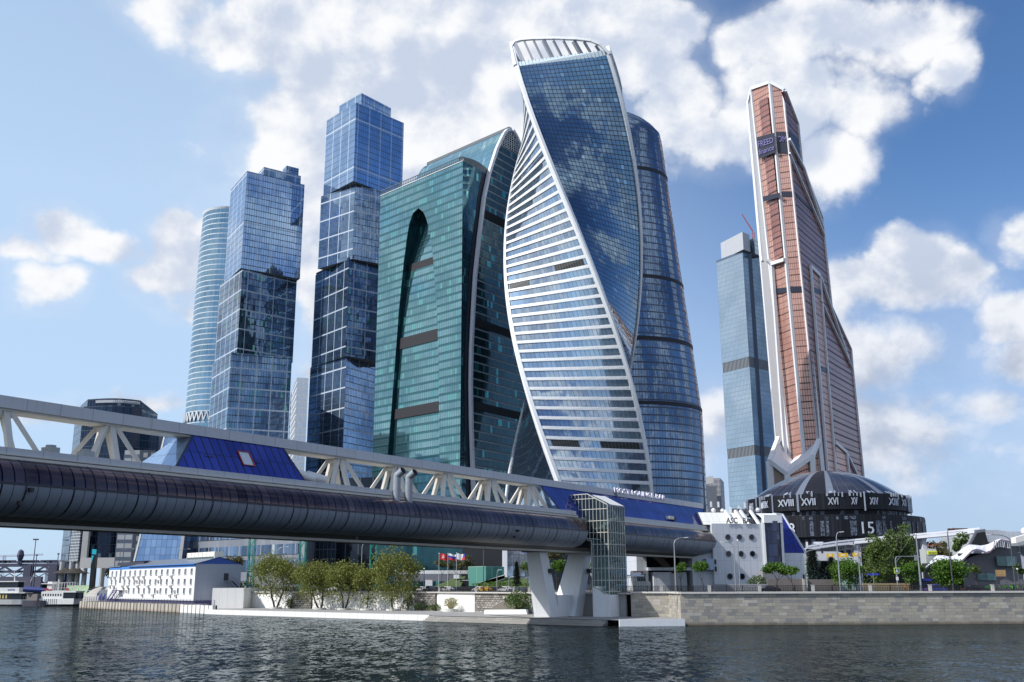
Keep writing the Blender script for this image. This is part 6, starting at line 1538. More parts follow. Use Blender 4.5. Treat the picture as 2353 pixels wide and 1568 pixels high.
def tree(name, label, base, h, rx, n, leaf, lm, bark=BARK, trunks=1, cz=.62, rz=None, droop=0.0, seed=1, group=None, tr=.22, lean=(0, 0), asp=2.0, clump=True, cat='tree'):
    rn = random.Random(seed); base = V(base); t = thing(name, label, cat, base, group)
    rz = rz or h * .40; C_ = base + V((lean[0], lean[1], h * cz)); tk = MB(); tips = []
    def branch(p, d, l, r, lev):
        segs = 3; pts = [p]; rs = [r]
        for i in range(segs):
            d = (d + V((rn.uniform(-.22, .22), rn.uniform(-.22, .22), rn.uniform(-.05, .16)))).normalized(); p = p + d * l / segs; pts.append(p); rs.append(r * (1 - .5 * (i + 1) / segs))
        tk.path(pts, rs, 6 if lev < 2 else 4)
        if lev >= 3: tips.append(pts[-1]); tips.append(pts[-2]); return
        nb = rn.choice((3, 4)) if lev else 4
        for k in range(nb):
            a = 2 * pi * (k + rn.random() * .6) / nb; sp = rn.uniform(.45, .85)
            nd = (d * (1 - sp * .45) + V((cos(a) * sp, sin(a) * sp, .12))).normalized()
            branch(pts[-1] if k else pts[-1], nd, l * rn.uniform(.58, .78), rs[-1] * .72, lev + 1)
    for k in range(trunks):
        a = 2 * pi * k / max(1, trunks) + rn.random(); s = .30 if trunks > 1 else .06
        branch(base + V((cos(a) * .25 * (trunks > 1), sin(a) * .2 * (trunks > 1), -.2)), V((cos(a) * s + lean[0] / h, sin(a) * s, 1)).normalized(), h * (cz - rz / h * .55), tr, 0)
    lf = MB(); cl = []
    for q in tips:   # squeeze the skeleton tips into the crown volume
        v = q - C_; k = sqrt((v.x / rx) ** 2 + (v.y / rx) ** 2 + (v.z / rz) ** 2)
        if k > 1: v = v / k * rn.uniform(.85, 1.0)
        cl.append(C_ + v)
    while len(cl) < max(50, n // 26):
        u = V((rn.gauss(0, 1), rn.gauss(0, 1), rn.gauss(0, 1))).normalized() * rn.uniform(.55, 1) ** .6
        lump = 1 + .62 * noise.noise(u * 1.9 + V((seed * 3.7, 0, 0)))
        p = C_ + V((u.x * rx * lump, u.y * rx * lump, u.z * rz * lump)); 
        if p.z > base.z + h * .18: cl.append(p)
    cs = rx * .17
    for i in range(n):
        c_ = rn.choice(cl); p = c_ + V((rn.gauss(0, cs), rn.gauss(0, cs), rn.gauss(0, cs * .75)))
        if droop: p.z -= abs(rn.gauss(0, droop)) * (h * .10)
        d = V((rn.gauss(0, 1), rn.gauss(0, 1), rn.gauss(0, .8) - droop * 1.6)).normalized(); s = leaf * rn.uniform(.6, 1.4)
        e = d.cross(V((rn.gauss(0, 1), rn.gauss(0, 1), rn.gauss(0, 1)))).normalized() * s / asp
        lf.face([p - e, p + d * s * .5 - e * .3, p + e, p - d * s * .5 + e * .2], 0, [(0, 0)] * 4)
    tk.build('trunk', bark, t); lf.build('crown', lm, t); return t
def conifer(name, label, base, h, r, n, seed=1, lm=L_CON, cat='tree', top=.02, group=None):
    rn = random.Random(seed); base = V(base); t = thing(name, label, cat, base, group); tk = MB(); tk.tube(base, base + V((0, 0, h)), .18, .03, 6); lf = MB()
    for i in range(n):
        f = rn.random() ** .8; z = h * (.06 + .94 * f); layer = 1 - .25 * ((f * 9) % 1); rr = r * (1 - f) ** .8 * layer + top; a = rn.uniform(0, 2 * pi); q = rr * rn.uniform(.45, 1.0)
        p = base + V((cos(a) * q, sin(a) * q, z)); d = V((cos(a), sin(a), -.35)).normalized(); s = .55 * rn.uniform(.6, 1.3); e = d.cross(V((0, 0, 1))).normalized() * s * .3
        lf.face([p - e, p + d * s, p + e, p - d * s * .4], 0, [(0, 0)] * 4)
    tk.build('trunk', BARK, t); lf.build('crown', lm, t); return t
def bush(name, label, base, rx, ry, h, n, lm, seed=1, leaf=.35, group=None):
    rn = random.Random(seed); base = V(base); lf = MB(); st_ = MB(); t = thing(name, label, 'shrub', base, group)
    for k in range(9): a = rn.uniform(0, 2 * pi); st_.tube(base, base + V((cos(a) * rx * .5, sin(a) * ry * .5, h * .7)), .05, .02, 4)
    for i in range(n):
        u = V((rn.uniform(-1, 1), rn.uniform(-1, 1), rn.random())); 
        if u.x ** 2 + u.y ** 2 > 1: continue
        top_ = h * (sqrt(max(0, 1 - .75 * (u.x ** 2 + u.y ** 2)))) * (1 + .2 * noise.noise(V((u.x * 3, u.y * 3, seed)))); p = base + V((u.x * rx, u.y * ry, top_ * u.z ** .5))
        d = V((rn.gauss(0, 1), rn.gauss(0, 1), rn.gauss(0, 1))).normalized(); s = leaf * rn.uniform(.6, 1.4); e = d.cross(V((rn.gauss(0, 1), rn.gauss(0, 1), 1))).normalized() * s * .5
        lf.face([p - e, p + d * s * .5, p + e, p - d * s * .5], 0, [(0, 0)] * 4)
    st_.build('stem', BARK, t); lf.build('foliage', lm, t); return t
def pw(px, py, Y): return gY(px, py, Y)
# quay willows in front of the white wall (z of the quay)
PLN = plain((.62, .62, .58), .8, name='planter_stone')
WIL = [(634, 1396, 278, 630, 50, 'leftmost of the five quay willows, broad with a low leaning trunk', 2), (736, 1399, 266, 712, 42, 'second quay willow from the left, forked from the ground', 2),
       (790.5, 1400, 258, 792, 40, 'third quay willow from the left, with a wide V of two dark trunks', 2), (843, 1401, 252, 842, 27, 'fourth quay willow from the left, the thinnest one', 1), (903, 1402, 246, 905, 47, 'rightmost and tallest of the five quay willows', 1)]
for i, (px, py, Yp, cx, cr_, lab, tr_) in enumerate(WIL):
    g_ = on_ret(px); g_ = g_ + (V((0, 0, 0)) - g_).normalized() * 6.5; b = V((g_.x, g_.y, QZ)); D_ = b.y
    top_ = zat((b.x, b.y), [1277, 1288, 1290, 1300, 1270][i]); h = top_ - QZ; rx = cr_ / FPX * D_ * 1.02
    tree('willow_tree', lab, b, h, rx, [8200, 7000, 6600, 3200, 7600][i], .46, L_WIL, trunks=tr_, cz=.64, rz=h * .40, droop=.9, seed=11 + i, group='willows along the lower quay', tr=.34 if i != 3 else .22, lean=((cx - px) / FPX * D_ * .8, 0), asp=2.6)
    mb = MB(); mb.tube(b + V((0, 0, -.05)), b + V((0, 0, .45)), 1.9, 1.9, 18)
    tag(mb.build('planter_ring', PLN, None, loc=b), 'round pale stone planter around the foot of the %s quay willow' % ['leftmost', 'second', 'third', 'fourth', 'rightmost'][i], 'planter', 'round stone planters on the quay')
# more greenery at the foot of the wall
for px, w, hh, s, lab, lm in ((668, 1.6, 3.4, 1, 'scrubby bush at the foot of the white wall between the two leftmost willows', L_WIL), (938, 1.6, 4.5, 2, 'thin leggy bush right of the tallest quay willow', L_WIL), (968, 2.2, 2.4, 3, 'dark low bush in front of the dark stone pier', L_BIR), (1000, 2.0, 2.0, 4, 'dark round bush at the right foot of the stone pier', L_BIR)):
    g_ = on_ret(px); g_ = g_ + (V((0, 0, 0)) - g_).normalized() * 1.8; bush('bush', lab, (g_.x, g_.y, QZ), w, w * .8, hh, 420, lm, s)
g_ = on_ret(1036); g_ = g_ + (V((0, 0, 0)) - g_).normalized() * 6; b = V((g_.x, g_.y, QZ + .4)); mb = MB(); mb.tube(b + V((0, 0, -.45)), b + V((0, 0, .35)), 2.1, 2.1, 18)
tag(mb.build('planter_ring', PLN, None, loc=b), 'round pale stone planter holding the bare straw coloured shrub', 'planter', 'round stone planters on the quay')
L_STR = leafmat('straw_leaf', (.24, .22, .08), (.42, .40, .20)); t = thing('bare_shrub', 'bare straw coloured fan of twigs in a round planter before the white wall', 'shrub', b)
rn = random.Random(5); mb = MB()
for k in range(120):
    a = rn.uniform(0, 2 * pi); s = rn.uniform(0, .75); mb.tube(b + V((cos(a) * .4, sin(a) * .4, .3)), b + V((cos(a) * s * 3.0, sin(a) * s * 2, rn.uniform(1.8, 3.3) * (1 - .35 * s))), .035, .012, 3, cap=False)
mb.build('twigs', plain((.42, .38, .22), .8, name='straw_twig'), t); mb = MB()
for k in range(500):
    a = rn.uniform(0, 2 * pi); s = rn.random() ** .6 * 1.9; p = b + V((cos(a) * s, sin(a) * s, rn.uniform(1.2, 3.4) * (1 - .12 * s))); mb.face([p, p + V((.14, 0, .1)), p + V((.1, .1, .22)), p + V((-.05, 0, .15))], 0, [(0, 0)] * 4)
mb.build('foliage', L_STR, t)
bush('hedge_bush', 'big rounded green bush below the stairs next to the bridge pier', gY(1192, 1404, 248), 3.6, 3.0, 5.0, 1500, L_BIR, 8)
# street trees at left
def stree(name, lab, px, y0, y1, rxp, Y, lm, n=1500, seed=1, leaf=.4, bark=BARK, cz=.62, rzf=.38, trunks=1, tr=.14, droop=0, group=None, yb=None):
    p = gY(px, y0, Y); b = V((p.x, p.y, ST if yb is None else yb)); top_ = zat((b.x, b.y), y1); h = top_ - b.z
    return tree(name, lab, b, h, rxp / FPX * Y, n, leaf, lm, bark, trunks, cz, h * rzf, droop, seed, group, tr)
stree('olive_tree', 'olive brown tree beside the blue gabled end of the white office', 533, 1350, 1278, 24, 372, L_OLV, 1300, 21, .5, cz=.66)
stree('street_tree', 'young fresh tree on the street behind the tallest quay willow', 958, 1350, 1292, 17, 312, L_BIR, 700, 22)
for i, px in enumerate((1008, 1028, 1046, 1062, 1077)):
    stree('garden_tree', ['slim olive tree behind the red flag', 'slim olive tree behind the tricolour flag', 'slim olive tree behind the pale flag', 'slim olive tree just left of the mint glass pavilion, lower one', 'tallest slim olive tree beside the mint glass pavilion'][i], px, 1330, 1285 - (8 if i == 4 else 0) + (i % 2) * 4, 12, 330, L_OLV, 520, 23 + i, .4, cz=.7, rzf=.30, group='slim garden trees behind the flags')
conifer('fir_tree', 'single dark narrow fir behind the railing left of the pier', gY(1187, 1350, 290) * 1 + V((0, 0, 0)), 7.2, 1.7, 1600, 3)
stree('street_tree', 'bright green tree seen between the legs of the bridge pier', 1287, 1352, 1288, 20, 262, L_GRN, 1600, 31, .38)
stree('olive_tree', 'brownish olive tree high behind the bright green tree between the pier legs', 1280, 1340, 1262, 27, 300, L_OLV, 1500, 32, .45, cz=.72)
stree('street_tree', 'small bright green tree squeezed between the pier and the stair tower', 1356, 1352, 1290, 12, 262, L_GRN, 500, 33, .38)
stree('garden_tree', 'pale leafed tree on the grass right of the dark fir', 1209, 1345, 1288, 16, 300, L_BIR, 600, 34, .4)
bush('box_hedge', 'clipped green hedge on the grass bank before the fir tree', gY(1150, 1349, 295), 8.5, 1.4, 1.6, 900, L_GRN, 35, .35)
# street trees at right
stree('street_tree', 'thin young yellow green tree in front of the dark opening of the bridgehead', 1566, 1353, 1296, 13, 232, L_GRN, 714, 41, .34, cz=.7)
stree('street_tree', 'airy yellow green tree between the white door and the round windows', 1618, 1353, 1293, 23, 232, L_GRN, 1870, 42, .34, cz=.64)
stree('street_tree', 'spreading green tree before the grey porch of the bridgehead building', 1781, 1353, 1291, 25, 228, L_GRN, 2720, 43, .36, cz=.64)
stree('street_tree', 'smaller green tree above the parked dark car', 1822, 1353, 1302, 17, 226, L_GRN, 1530, 44, .34, cz=.66)
bush('dark_hedge', 'dark clipped hedge at the foot of the bridgehead building', gY(1742, 1350, 240), 2.6, 1.4, 2.7, 900, L_BIR, 45, .3)
conifer('cypress_tree', 'tall black columnar conifer beside the blue roof end', gY(1871, 1345, 262) + V((0, 0, -.2)), 9.2, 2.1, 2600, 46, top=.9)
conifer('cypress_tree', 'low wide black conifer right of the columnar one', gY(1898, 1345, 264), 6.0, 2.6, 1800, 47, top=.8)
conifer('cypress_tree', 'small pointed black conifer before the mint wall', gY(1914, 1345, 268), 7.2, 1.6, 1400, 48, top=.4)
stree('street_tree', 'broad bright green tree in front of the yellow banners', 1948, 1353, 1284, 31, 232, L_GRN, 5100, 49, .36, cz=.58, rzf=.42)
stree('birch_tree', 'bushy birch with pale trunk right of the yellow banners', 2027, 1353, 1227, 26, 246, L_BIR, 6120, 50, .36, BARKW, cz=.60, rzf=.42, droop=.5, tr=.13)
stree('birch_tree', 'tallest slender birch rising against the black round hall', 2060, 1353, 1208, 17, 250, L_BIR, 3400, 51, .36, BARKW, cz=.62, rzf=.40, droop=.4, tr=.12)
stree('birch_tree', 'tall birch at the right edge of the black round hall', 2087, 1353, 1207, 23, 252, L_BIR, 5100, 52, .36, BARKW, cz=.60, rzf=.42, droop=.5, tr=.13)
stree('birch_tree', 'darker birch low behind the crossing sign', 2004, 1353, 1262, 24, 254, L_BIR, 3060, 53, .36, BARKW, cz=.55, rzf=.42, droop=.4)
stree('street_tree', 'round bright green tree right of the pedestrian crossing sign', 2098, 1353, 1290, 24, 226, L_GRN, 3230, 54, .34, cz=.6)
stree('street_tree', 'dense bright green tree in front of the wavy roof', 2182, 1353, 1284, 34, 226, L_GRN, 5780, 55, .36, cz=.60, rzf=.40)
stree('street_tree', 'small thin tree before the grey brick wall', 2244, 1350, 1299, 11, 240, L_BIR, 646, 56, .3, cz=.7)
stree('park_tree', 'dark rounded tree behind the lift tower sign', 2170, 1340, 1236, 28, 330, L_OLV, 3740, 57, .6, cz=.58, rzf=.42)
stree('park_tree', 'tall pointed tree before the brown block of flats', 2222, 1345, 1210, 16, 292, L_BIR, 2550, 58, .55, cz=.62, rzf=.40)
stree('street_tree', 'small tree half cut off by the right edge of the picture', 2352, 1350, 1292, 14, 240, L_BIR, 1190, 59, .34)
bush('bank_greenery', 'low green bushes on the slope left of the white office', gY(271, 1330, 470), 7, 4, 6.5, 1600, L_GRN, 60, .7)
bush('bank_greenery', 'green shrubs above the white wall block left of the first willow', gY(545, 1362, 352), 9, 3, 4.0, 1200, L_BIR, 61, .5)
bush('bank_greenery', 'dark shrubs beside the iron stairs of the white office', gY(500, 1362, 380), 5, 3, 4.0, 800, L_BIR, 62, .5)
for k, px in enumerate((640, 705, 765, 830, 885, 935)):
    bush('street_shrub', ['street shrub row piece behind the leftmost willow', 'street shrub row piece behind the stone pier', 'street shrub row piece behind the third willow', 'street shrub row piece behind the thin willow', 'street shrub row piece behind the tallest willow', 'street shrub row piece left of the red flag'][k], gY(px, 1358, 345 - (px - 640) * .14), 5.5, 1.2, 1.7, 360, L_BIR, 70 + k, .4, group='shrubs along the upper street')
# ================================================================== white office by the water
t = thing('riverside_office', 'three storey white office with blue roof and many air conditioners on the pile quay', 'building', gY(350, 1380, 415))
PZ = 3.4
oA, oB = gY(447, 1340, 334), gY(249, 1340, 396); oA.z = oB.z = 0
OD = (oB - oA); OLn = OD.length; OD.normalize(); ON = V((OD.y, -OD.x, 0)); ON = -ON if ON.dot(-oA) < 0 else ON
ZTF = 15.1
def OP(w, z, off=0.0): return oA + OD * w + ON * off + V((0, 0, z))      # w = 0 at the right hand corner
M_SID = panels('white_siding', (.84, .84, .83), 60, .45, .0, (.55, .56, .58), .02, .55, lh=.035)
M_SIDG = panels('shaded_siding', (.34, .37, .44), 60, .45, .0, (.24, .26, .32), .02, .6, lh=.035)  # the white siding again, with the end walls' shade put into the colour
mb = MB(); DP = 16.0
mb.face([OP(OLn, PZ), OP(0, PZ), OP(0, ZTF), OP(OLn, ZTF)], 0); eb = -ON * DP
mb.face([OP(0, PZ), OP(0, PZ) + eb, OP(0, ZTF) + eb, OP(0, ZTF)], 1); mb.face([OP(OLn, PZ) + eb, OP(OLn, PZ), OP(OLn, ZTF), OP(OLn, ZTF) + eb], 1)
mb.par(OP(OLn, PZ - 2.6, -.4), OP(0, 0) - OP(OLn, 0), -ON * (DP - 1), V((0, 0, 2.6)), 2)
mb.build('wall', [M_SID, M_SIDG, plain((.05, .05, .09), .8, name='plinth_dark')], t)
BLU = plain((.05, .22, .62), .5, name='roof_blue'); BLUD = plain((.03, .09, .38), .5, name='gable_blue'); ROOFG = plain((.20, .23, .28), .4, .3, name='roof_sheet')
mb = MB(); zr = ZTF + 2.4
mb.face([OP(OLn * .74, ZTF, .6), OP(-.4, ZTF, .6), OP(-.4, zr) + eb * .5, OP(OLn * .74, zr) + eb * .5], 0); mb.face([OP(-.4, ZTF, -.5) + eb, OP(OLn, ZTF, -.5) + eb, OP(OLn, zr) + eb * .5, OP(-.4, zr) + eb * .5], 0)
mb.face([OP(0, ZTF), OP(0, ZTF) + eb, OP(0, zr) + eb * .5], 2); mb.par(OP(OLn, ZTF - .95, .06), OP(0, 0) - OP(OLn, 0), -ON * .1, V((0, 0, .95)), 1)
mb.bar(OP(-.4, ZTF, .6), OP(OLn * .74, ZTF, .6), .2, .25, 1); mb.par(OP(OLn + .3, ZTF + .1, .5), -OD * (OLn * .16), -ON * DP, V((0, 0, .35)), 0); mb.par(OP(OLn + .3, ZTF + .45, -3), -OD * (OLn * .34), -ON * (DP - 4), V((0, 0, 1.4)), 3)
mb.build('roof', [ROOFG, BLU, BLUD, plain((.03, .03, .05), .6, name='roof_black')], t)
mb = MB(); mb.par(OP(OLn * .005, zr - .9, -DP * .4), OD * (OLn * .28), -ON * 3, V((0, 0, 2.6)), 0); mb.par(OP(OLn * .01, zr - .9, -DP * .4 + .06), OD * (OLn * .27), ON * .05, V((0, 0, 1.0)), 1)
for k in range(8): mb.bar(OP(OLn * (.01 + .038 * k), zr - .9, -DP * .4 + .1), OP(OLn * (.01 + .038 * k), zr + 1.6, -DP * .4 + .1), .08, m=2)
mb.build('roof_cabin', [plain((.82, .80, .72), .6, name='cabin_cream'), plain((.04, .07, .07), .2, name='cabin_glass'), plain((.5, .5, .48), .6, name='cabin_post')], t)
WGL = plain((.03, .035, .05), .15, name='office_pane'); WFR = plain((.75, .76, .78), .5, name='office_frame'); ACW = plain((.72, .70, .66), .5, name='aircon_white'); ACD = plain((.05, .05, .06), .6, name='aircon_fan')
def owin(w, z, wd=1.7, hh=1.75):
    mb = MB(); c = OP(w, z, .03); mb.par(c - OD * wd / 2, OD * wd, ON * .02, V((0, 0, hh)), 0)
    mb.bar(OP(w - wd * .1, z, .07), OP(w - wd * .1, z + hh, .07), .09, .05, 1); mb.par(OP(w - wd / 2 - .1, z - .18, .02), OD * (wd + .2), ON * .25, V((0, 0, .12)), 1)
    for s in (-1, 1): mb.bar(OP(w + s * wd / 2, z, .05), OP(w + s * wd / 2, z + hh, .05), .08, .06, 1)
    mb.par(OP(w - wd * .45, z + .1, .055), OD * wd * rn.uniform(.2, .6), ON * .01, V((0, 0, hh * rn.uniform(.3, .9))), 2)
    mb.build('window', [WGL, WFR, plain((.16, .2, .25), .3, name='blind_grey')], t)
def oac(w, z):
    mb = MB(); mb.par(OP(w - .6, z, .1), OD * 1.2, ON * .5, V((0, 0, .85)), 0); mb.tube(OP(w, z + .42, .6), OP(w, z + .42, .62), .33, n=10, m=1); mb.bar(OP(w - .4, z - .1, .1), OP(w - .4, z, .5), .05, m=1); mb.bar(OP(w + .4, z - .1, .1), OP(w + .4, z, .5), .05, m=1)
    mb.build('air_conditioner', [ACW, ACD], t)
Hf = (ZTF - PZ); z3, z2, z1_ = ZTF - .40 * Hf / 1.35 * .86, PZ + Hf * .44, PZ + Hf * .17
rowx = [.035 + .0625 * k for k in range(13)]
rn = random.Random(9)
for r_, z in enumerate((PZ + Hf * .755 - .3, PZ + Hf * .475 - .3, PZ + Hf * .19)):
    xs = rowx[:13] + ([.90, .955] if r_ < 2 else [])
    for k, f in enumerate(xs):
        if r_ < 2 and abs(f - .785) < .02 and False: continue
        owin(OLn * f, z)
        if (r_ < 2 and k not in (0, 1, 4, 6) and rn.random() < .85) or (r_ == 2 and k in (2, 3, 6, 8)): oac(OLn * (f + .014), z - 1.15)
        if r_ == 1 and k in (9, 10, 6): oac(OLn * (f - .030), z + .7)
        if r_ == 2 and k in (3, 6, 12): oac(OLn * (f - .030), z + .3)
mb = MB(); mb.par(OP(OLn * .835, PZ + Hf * .50, .05), OD * 1.6, ON * .03, V((0, 0, Hf * .42)), 0); mb.bar(OP(OLn * .835 + .8, PZ + Hf * .5, .1), OP(OLn * .835 + .8, PZ + Hf * .92, .1), .08, m=1); mb.bar(OP(OLn * .835, PZ + Hf * .7, .1), OP(OLn * .835 + 1.6, PZ + Hf * .7, .1), .08, m=1); mb.build('stair_window', [WGL, WFR], t)
NAV = plain((.03, .03, .14), .6, name='navy_iron')
mb = MB()
for off in (1.0, 2.2): mb.bar(OP(OLn * .84, PZ + 3.2, off), OP(OLn * .92, PZ - .6, off), .2, .5); mb.bar(OP(OLn * .84, PZ + 4.2, off), OP(OLn * .92, PZ + .4, off), .08)
mb.par(OP(OLn * .80, PZ + 3.0, .1), OD * OLn * .05, ON * 2.4, V((0, 0, .2)), 0)
for f in (.80, .82, .84): mb.bar(OP(OLn * f, PZ - 2, 2.3), OP(OLn * f, PZ + 4.2, 2.3), .12)
mb.build('outside_stair', NAV, t)
mb = MB(); q = OP(0, 0); dd = -ON
mb.par(q + dd * 10 + V((0, 0, PZ + Hf * .55)), dd * 1.6, -OD * .08, V((0, 0, 2.3)), 0); mb.build('end_door', plain((.03, .03, .04), .5, name='door_dark'), t)
mb = MB(); a = q + dd * 10 - OD * 1.2 + V((0, 0, PZ + Hf * .53)); mb.bar(a, a + dd * 2.5, 1.4, .12); mb.bar(a + dd * 2.5, a + dd * 8 + V((0, 0, -5)), 1.2, .12); mb.bar(a + V((0, 0, 1.1)) - OD * .5, a + dd * 2.5 + V((0, 0, 1.1)) - OD * .5, .07); mb.bar(a + dd * 2.5 + V((0, 0, 1.1)) - OD * .5, a + dd * 8 + V((0, 0, -3.9)) - OD * .5, .07); mb.build('fire_stair', plain((.08, .08, .1), .5, name='iron_dark'), t)
# pile quay and its rail
pR, pL = gz(489, 1411.5, 0), gz(183, 1397, 0); pD = (pL - pR); pD.z = 0; pLn = pD.length; pD.normalize(); pN = V((pD.y, -pD.x, 0)); pN = -pN if pN.dot(-pR) < 0 else pN
PTOP = 2.45
mb = MB(); a, b = pR.copy(), pL.copy(); bk = -pN * 60
mb.face([(b.x, b.y, PTOP), (a.x, a.y, PTOP), (-97, 326, PTOP), tuple(b + bk + V((0, 0, PTOP)))], 0); o = mb.build('pier_ground', M_ASPH, None); o['kind'] = 'structure'
M_PIL = newmat('pile_concrete'); g_ = N('ShaderNodeTexCoord').outputs['Object']; ri = N('ShaderNodeNewGeometry').outputs['Random Per Island']; f_, _ = NOI(g_, .9, 6, .7)
s_ = N('ShaderNodeSeparateXYZ'); L(g_, s_.inputs[0]); lowz = SS(s_.outputs[2], .9, -.3)
c = MIX(MA('ADD', MA('MULTIPLY', ri, .55), MA('MULTIPLY', f_, .45)), RGB(.24, .22, .19), RGB(.60, .56, .49)); c = MIX(MA('MULTIPLY', lowz, .65), c, RGB(.20, .11, .06)); M_PIL = finish(M_PIL, col=c, rough=.85)
mb = MB(); wp = .0; k = 0; rn = random.Random(4)
while wp < pLn:
    w = 1.55; white = wp < pLn * .20
    mb.par(pR + pD * wp + pN * (0 if k % 2 else .25) + V((0, 0, -1.5)), pD * (w - .10), -pN * 1.0, V((0, 0, PTOP + 1.5 + rn.uniform(-.05, .05))), 1 if white else 0); wp += w; k += 1
mb.par(pR - pN * .9 + V((0, 0, -1.5)), pD * pLn, -pN * .3, V((0, 0, PTOP + 1.5)), 2)
tag(mb.build('pile_wall', [M_PIL, plain((.78, .77, .74), .8, name='pile_white'), plain((.03, .025, .02), .9, name='gap_dark')], None), 'weathered concrete sheet pile wall at the water below the white office', 'wall')
mb = MB()
for k in range(int(pLn / 2.6)): p = pR + pD * (2 + 2.6 * k) - pN * 1.2 + V((0, 0, PTOP)); mb.bar(p, p + V((0, 0, 1.5)), .12)
for z in (.4, .9, 1.45): mb.bar(pR + pD * 2 - pN * 1.2 + V((0, 0, PTOP + z)), pL - pN * 1.2 + V((0, 0, PTOP + z)), .08)
tag(mb.build('navy_railing', NAV, None), 'navy blue iron railing along the top of the pile wall', 'railing')
# sloping stone bank and green mural left of the office
def qmesh(name, pts, mat, label, cat, th=1.0):
    P = [gY(*p) for p in pts]; mb = MB(); mb.face(P, 0); bk = [p + V((0, th, 0)) for p in P]
    for i in range(len(P)): j = (i + 1) % len(P); mb.face([P[j], P[i], bk[i], bk[j]], 0)
    return tag(mb.build(name, mat, None, loc=P[0]), label, cat)
qmesh('sloped_bank', [(178, 1385, 452), (251, 1383, 440), (251, 1349, 446), (229, 1349, 450), (213, 1355, 452), (196, 1366, 452)], panels('bank_slabs', (.42, .41, .38), 3, 1.2, .08, (.2, .2, .18), .05, .85), 'grey sloping stone bank left of the white office', 'bank')
M = newmat('mural_green'); g_ = N('ShaderNodeTexCoord').outputs['Object']; vo = N('ShaderNodeTexWave'); L(g_, vo.inputs['Vector']); vo.inputs['Scale'].default_value = .5; vo.inputs['Distortion'].default_value = 6
M_MUR = finish(M, col=MIX(vo.outputs['Fac'], RGB(.10, .24, .12), RGB(.50, .60, .38)), rough=.8)
qmesh('painted_wall', [(150, 1380, 455), (194, 1376, 452), (206, 1345, 456), (155, 1346, 458)], M_MUR, 'pale green painted wall behind the moored boats', 'wall')
t = thing('graffiti_shed', 'small grey shed with blue graffiti left of the white office', 'shed', gY(232, 1384, 440))
mb = MB(); a = gY(227, 1382, 438); mb.par(a, V((4.4, 0, 0)), V((0, 2.5, 0)), V((0, 0, 4.8)), 0); mb.build('wall', plain((.34, .37, .42), .7, name='shed_grey'), t)
mb = MB()
for k in range(5): mb.bar(a + V((-1.2 + k * .8, -.06, .6)), a + V((-.8 + k * .8, -.06, 3.2 - (k % 2))), .3, .04)
mb.build('graffiti', plain((.03, .08, .5), .6, name='graffiti_blue'), t)
t = thing('black_pylon', 'tall black advertising pylon with a turquoise top left of the white office', 'sign', gY(208, 1350, 445))
a = gY(204, 1352, 445); zt = zat(xy(a), 1262); P = [gY(204, 1352, 445), gY(214, 1352, 445), gY(222, 1263, 445), gY(212, 1262, 445)]; mb = MB()
dq = V((0, 2.0, 0)); mb.face(P, 0); bk = [p + dq for p in P]
for i in range(4): j = (i + 1) % 4; mb.face([P[j], P[i], bk[i], bk[j]], 0)
mb.build('panel', plain((.008, .008, .01), .3, name='pylon_black'), t)
mb = MB(); o_ = V((0, -.05, 0)); mb.face([P[3].lerp(P[0], .13) + o_, P[2].lerp(P[1], .13) + o_, P[2] + o_, P[3] + o_], 0); mb.face([P[3].lerp(P[0], .40) + o_, P[3].lerp(P[2], .5).lerp(P[0].lerp(P[1], .5), .17) + o_, P[3].lerp(P[0], .16) + o_], 0); mb.build('turquoise_top', plain((.02, .50, .62), .4, name='turquoise'), t)
# round pavilion roofs and steps beyond
t = thing('thatch_kiosk', 'dark pavilion with a wide thatched roof in front of the office tower columns', 'kiosk', gY(185, 1330, 462))
mb = MB(); c_ = gY(152, 1312, 462); 
for cx_, r_ in ((152, 6.0), (172, 6.5)): c_ = gY(cx_, 1318, 462); mb.tube(c_, c_ + V((0, 0, 2.6)), r_, .4, 12); mb.tube(c_ + V((0, 0, -4)), c_, .4, n=6)
mb.build('roof', plain((.04, .035, .03), .9, name='thatch_dark'), t)
# ================================================================== boats
HWH = plain((.80, .80, .78), .35, name='boat_white'); HDK = plain((.015, .015, .03), .4, name='hull_dark'); BGL = plain((.02, .025, .035), .08, name='cabin_glass_dark'); BBL = plain((.03, .06, .35), .5, name='boat_blue')
def hull(mb, c, L_, Wd, z0, z1, yaw, m=0, flare=.12, n=9):
    ca, sa = cos(yaw), sin(yaw); R = []
    for z, k in ((z0, 1 - flare), (z1, 1.0)):
        r = []
        for i in range(n * 2):
            f = i / (n - 1) if i < n else (2 * n - 1 - i) / (n - 1); x = -L_ / 2 + L_ * f; w = Wd / 2 * (1 - max(0, (f - .6) / .4) ** 2.0) * (.9 if f < .02 else 1) * k; y = -w if i < n else w
            xx = x * (1 if f < .98 else 1 + (.04 if z == z1 else 0)); r.append(V((c[0] + xx * ca - y * sa, c[1] + xx * sa + y * ca, z)))
        R.append(r)
    mb.rings(R, m); mb.face(R[-1], m)
def bbox(mb, c, x0, x1, y0, y1, z0, z1, yaw, m=0):
    ca, sa = cos(yaw), sin(yaw); o = V((c[0] + x0 * ca - y0 * sa, c[1] + x0 * sa + y0 * ca, z0)); mb.par(o, V((ca, sa, 0)) * (x1 - x0), V((-sa, ca, 0)) * (y1 - y0), V((0, 0, z1 - z0)), m)
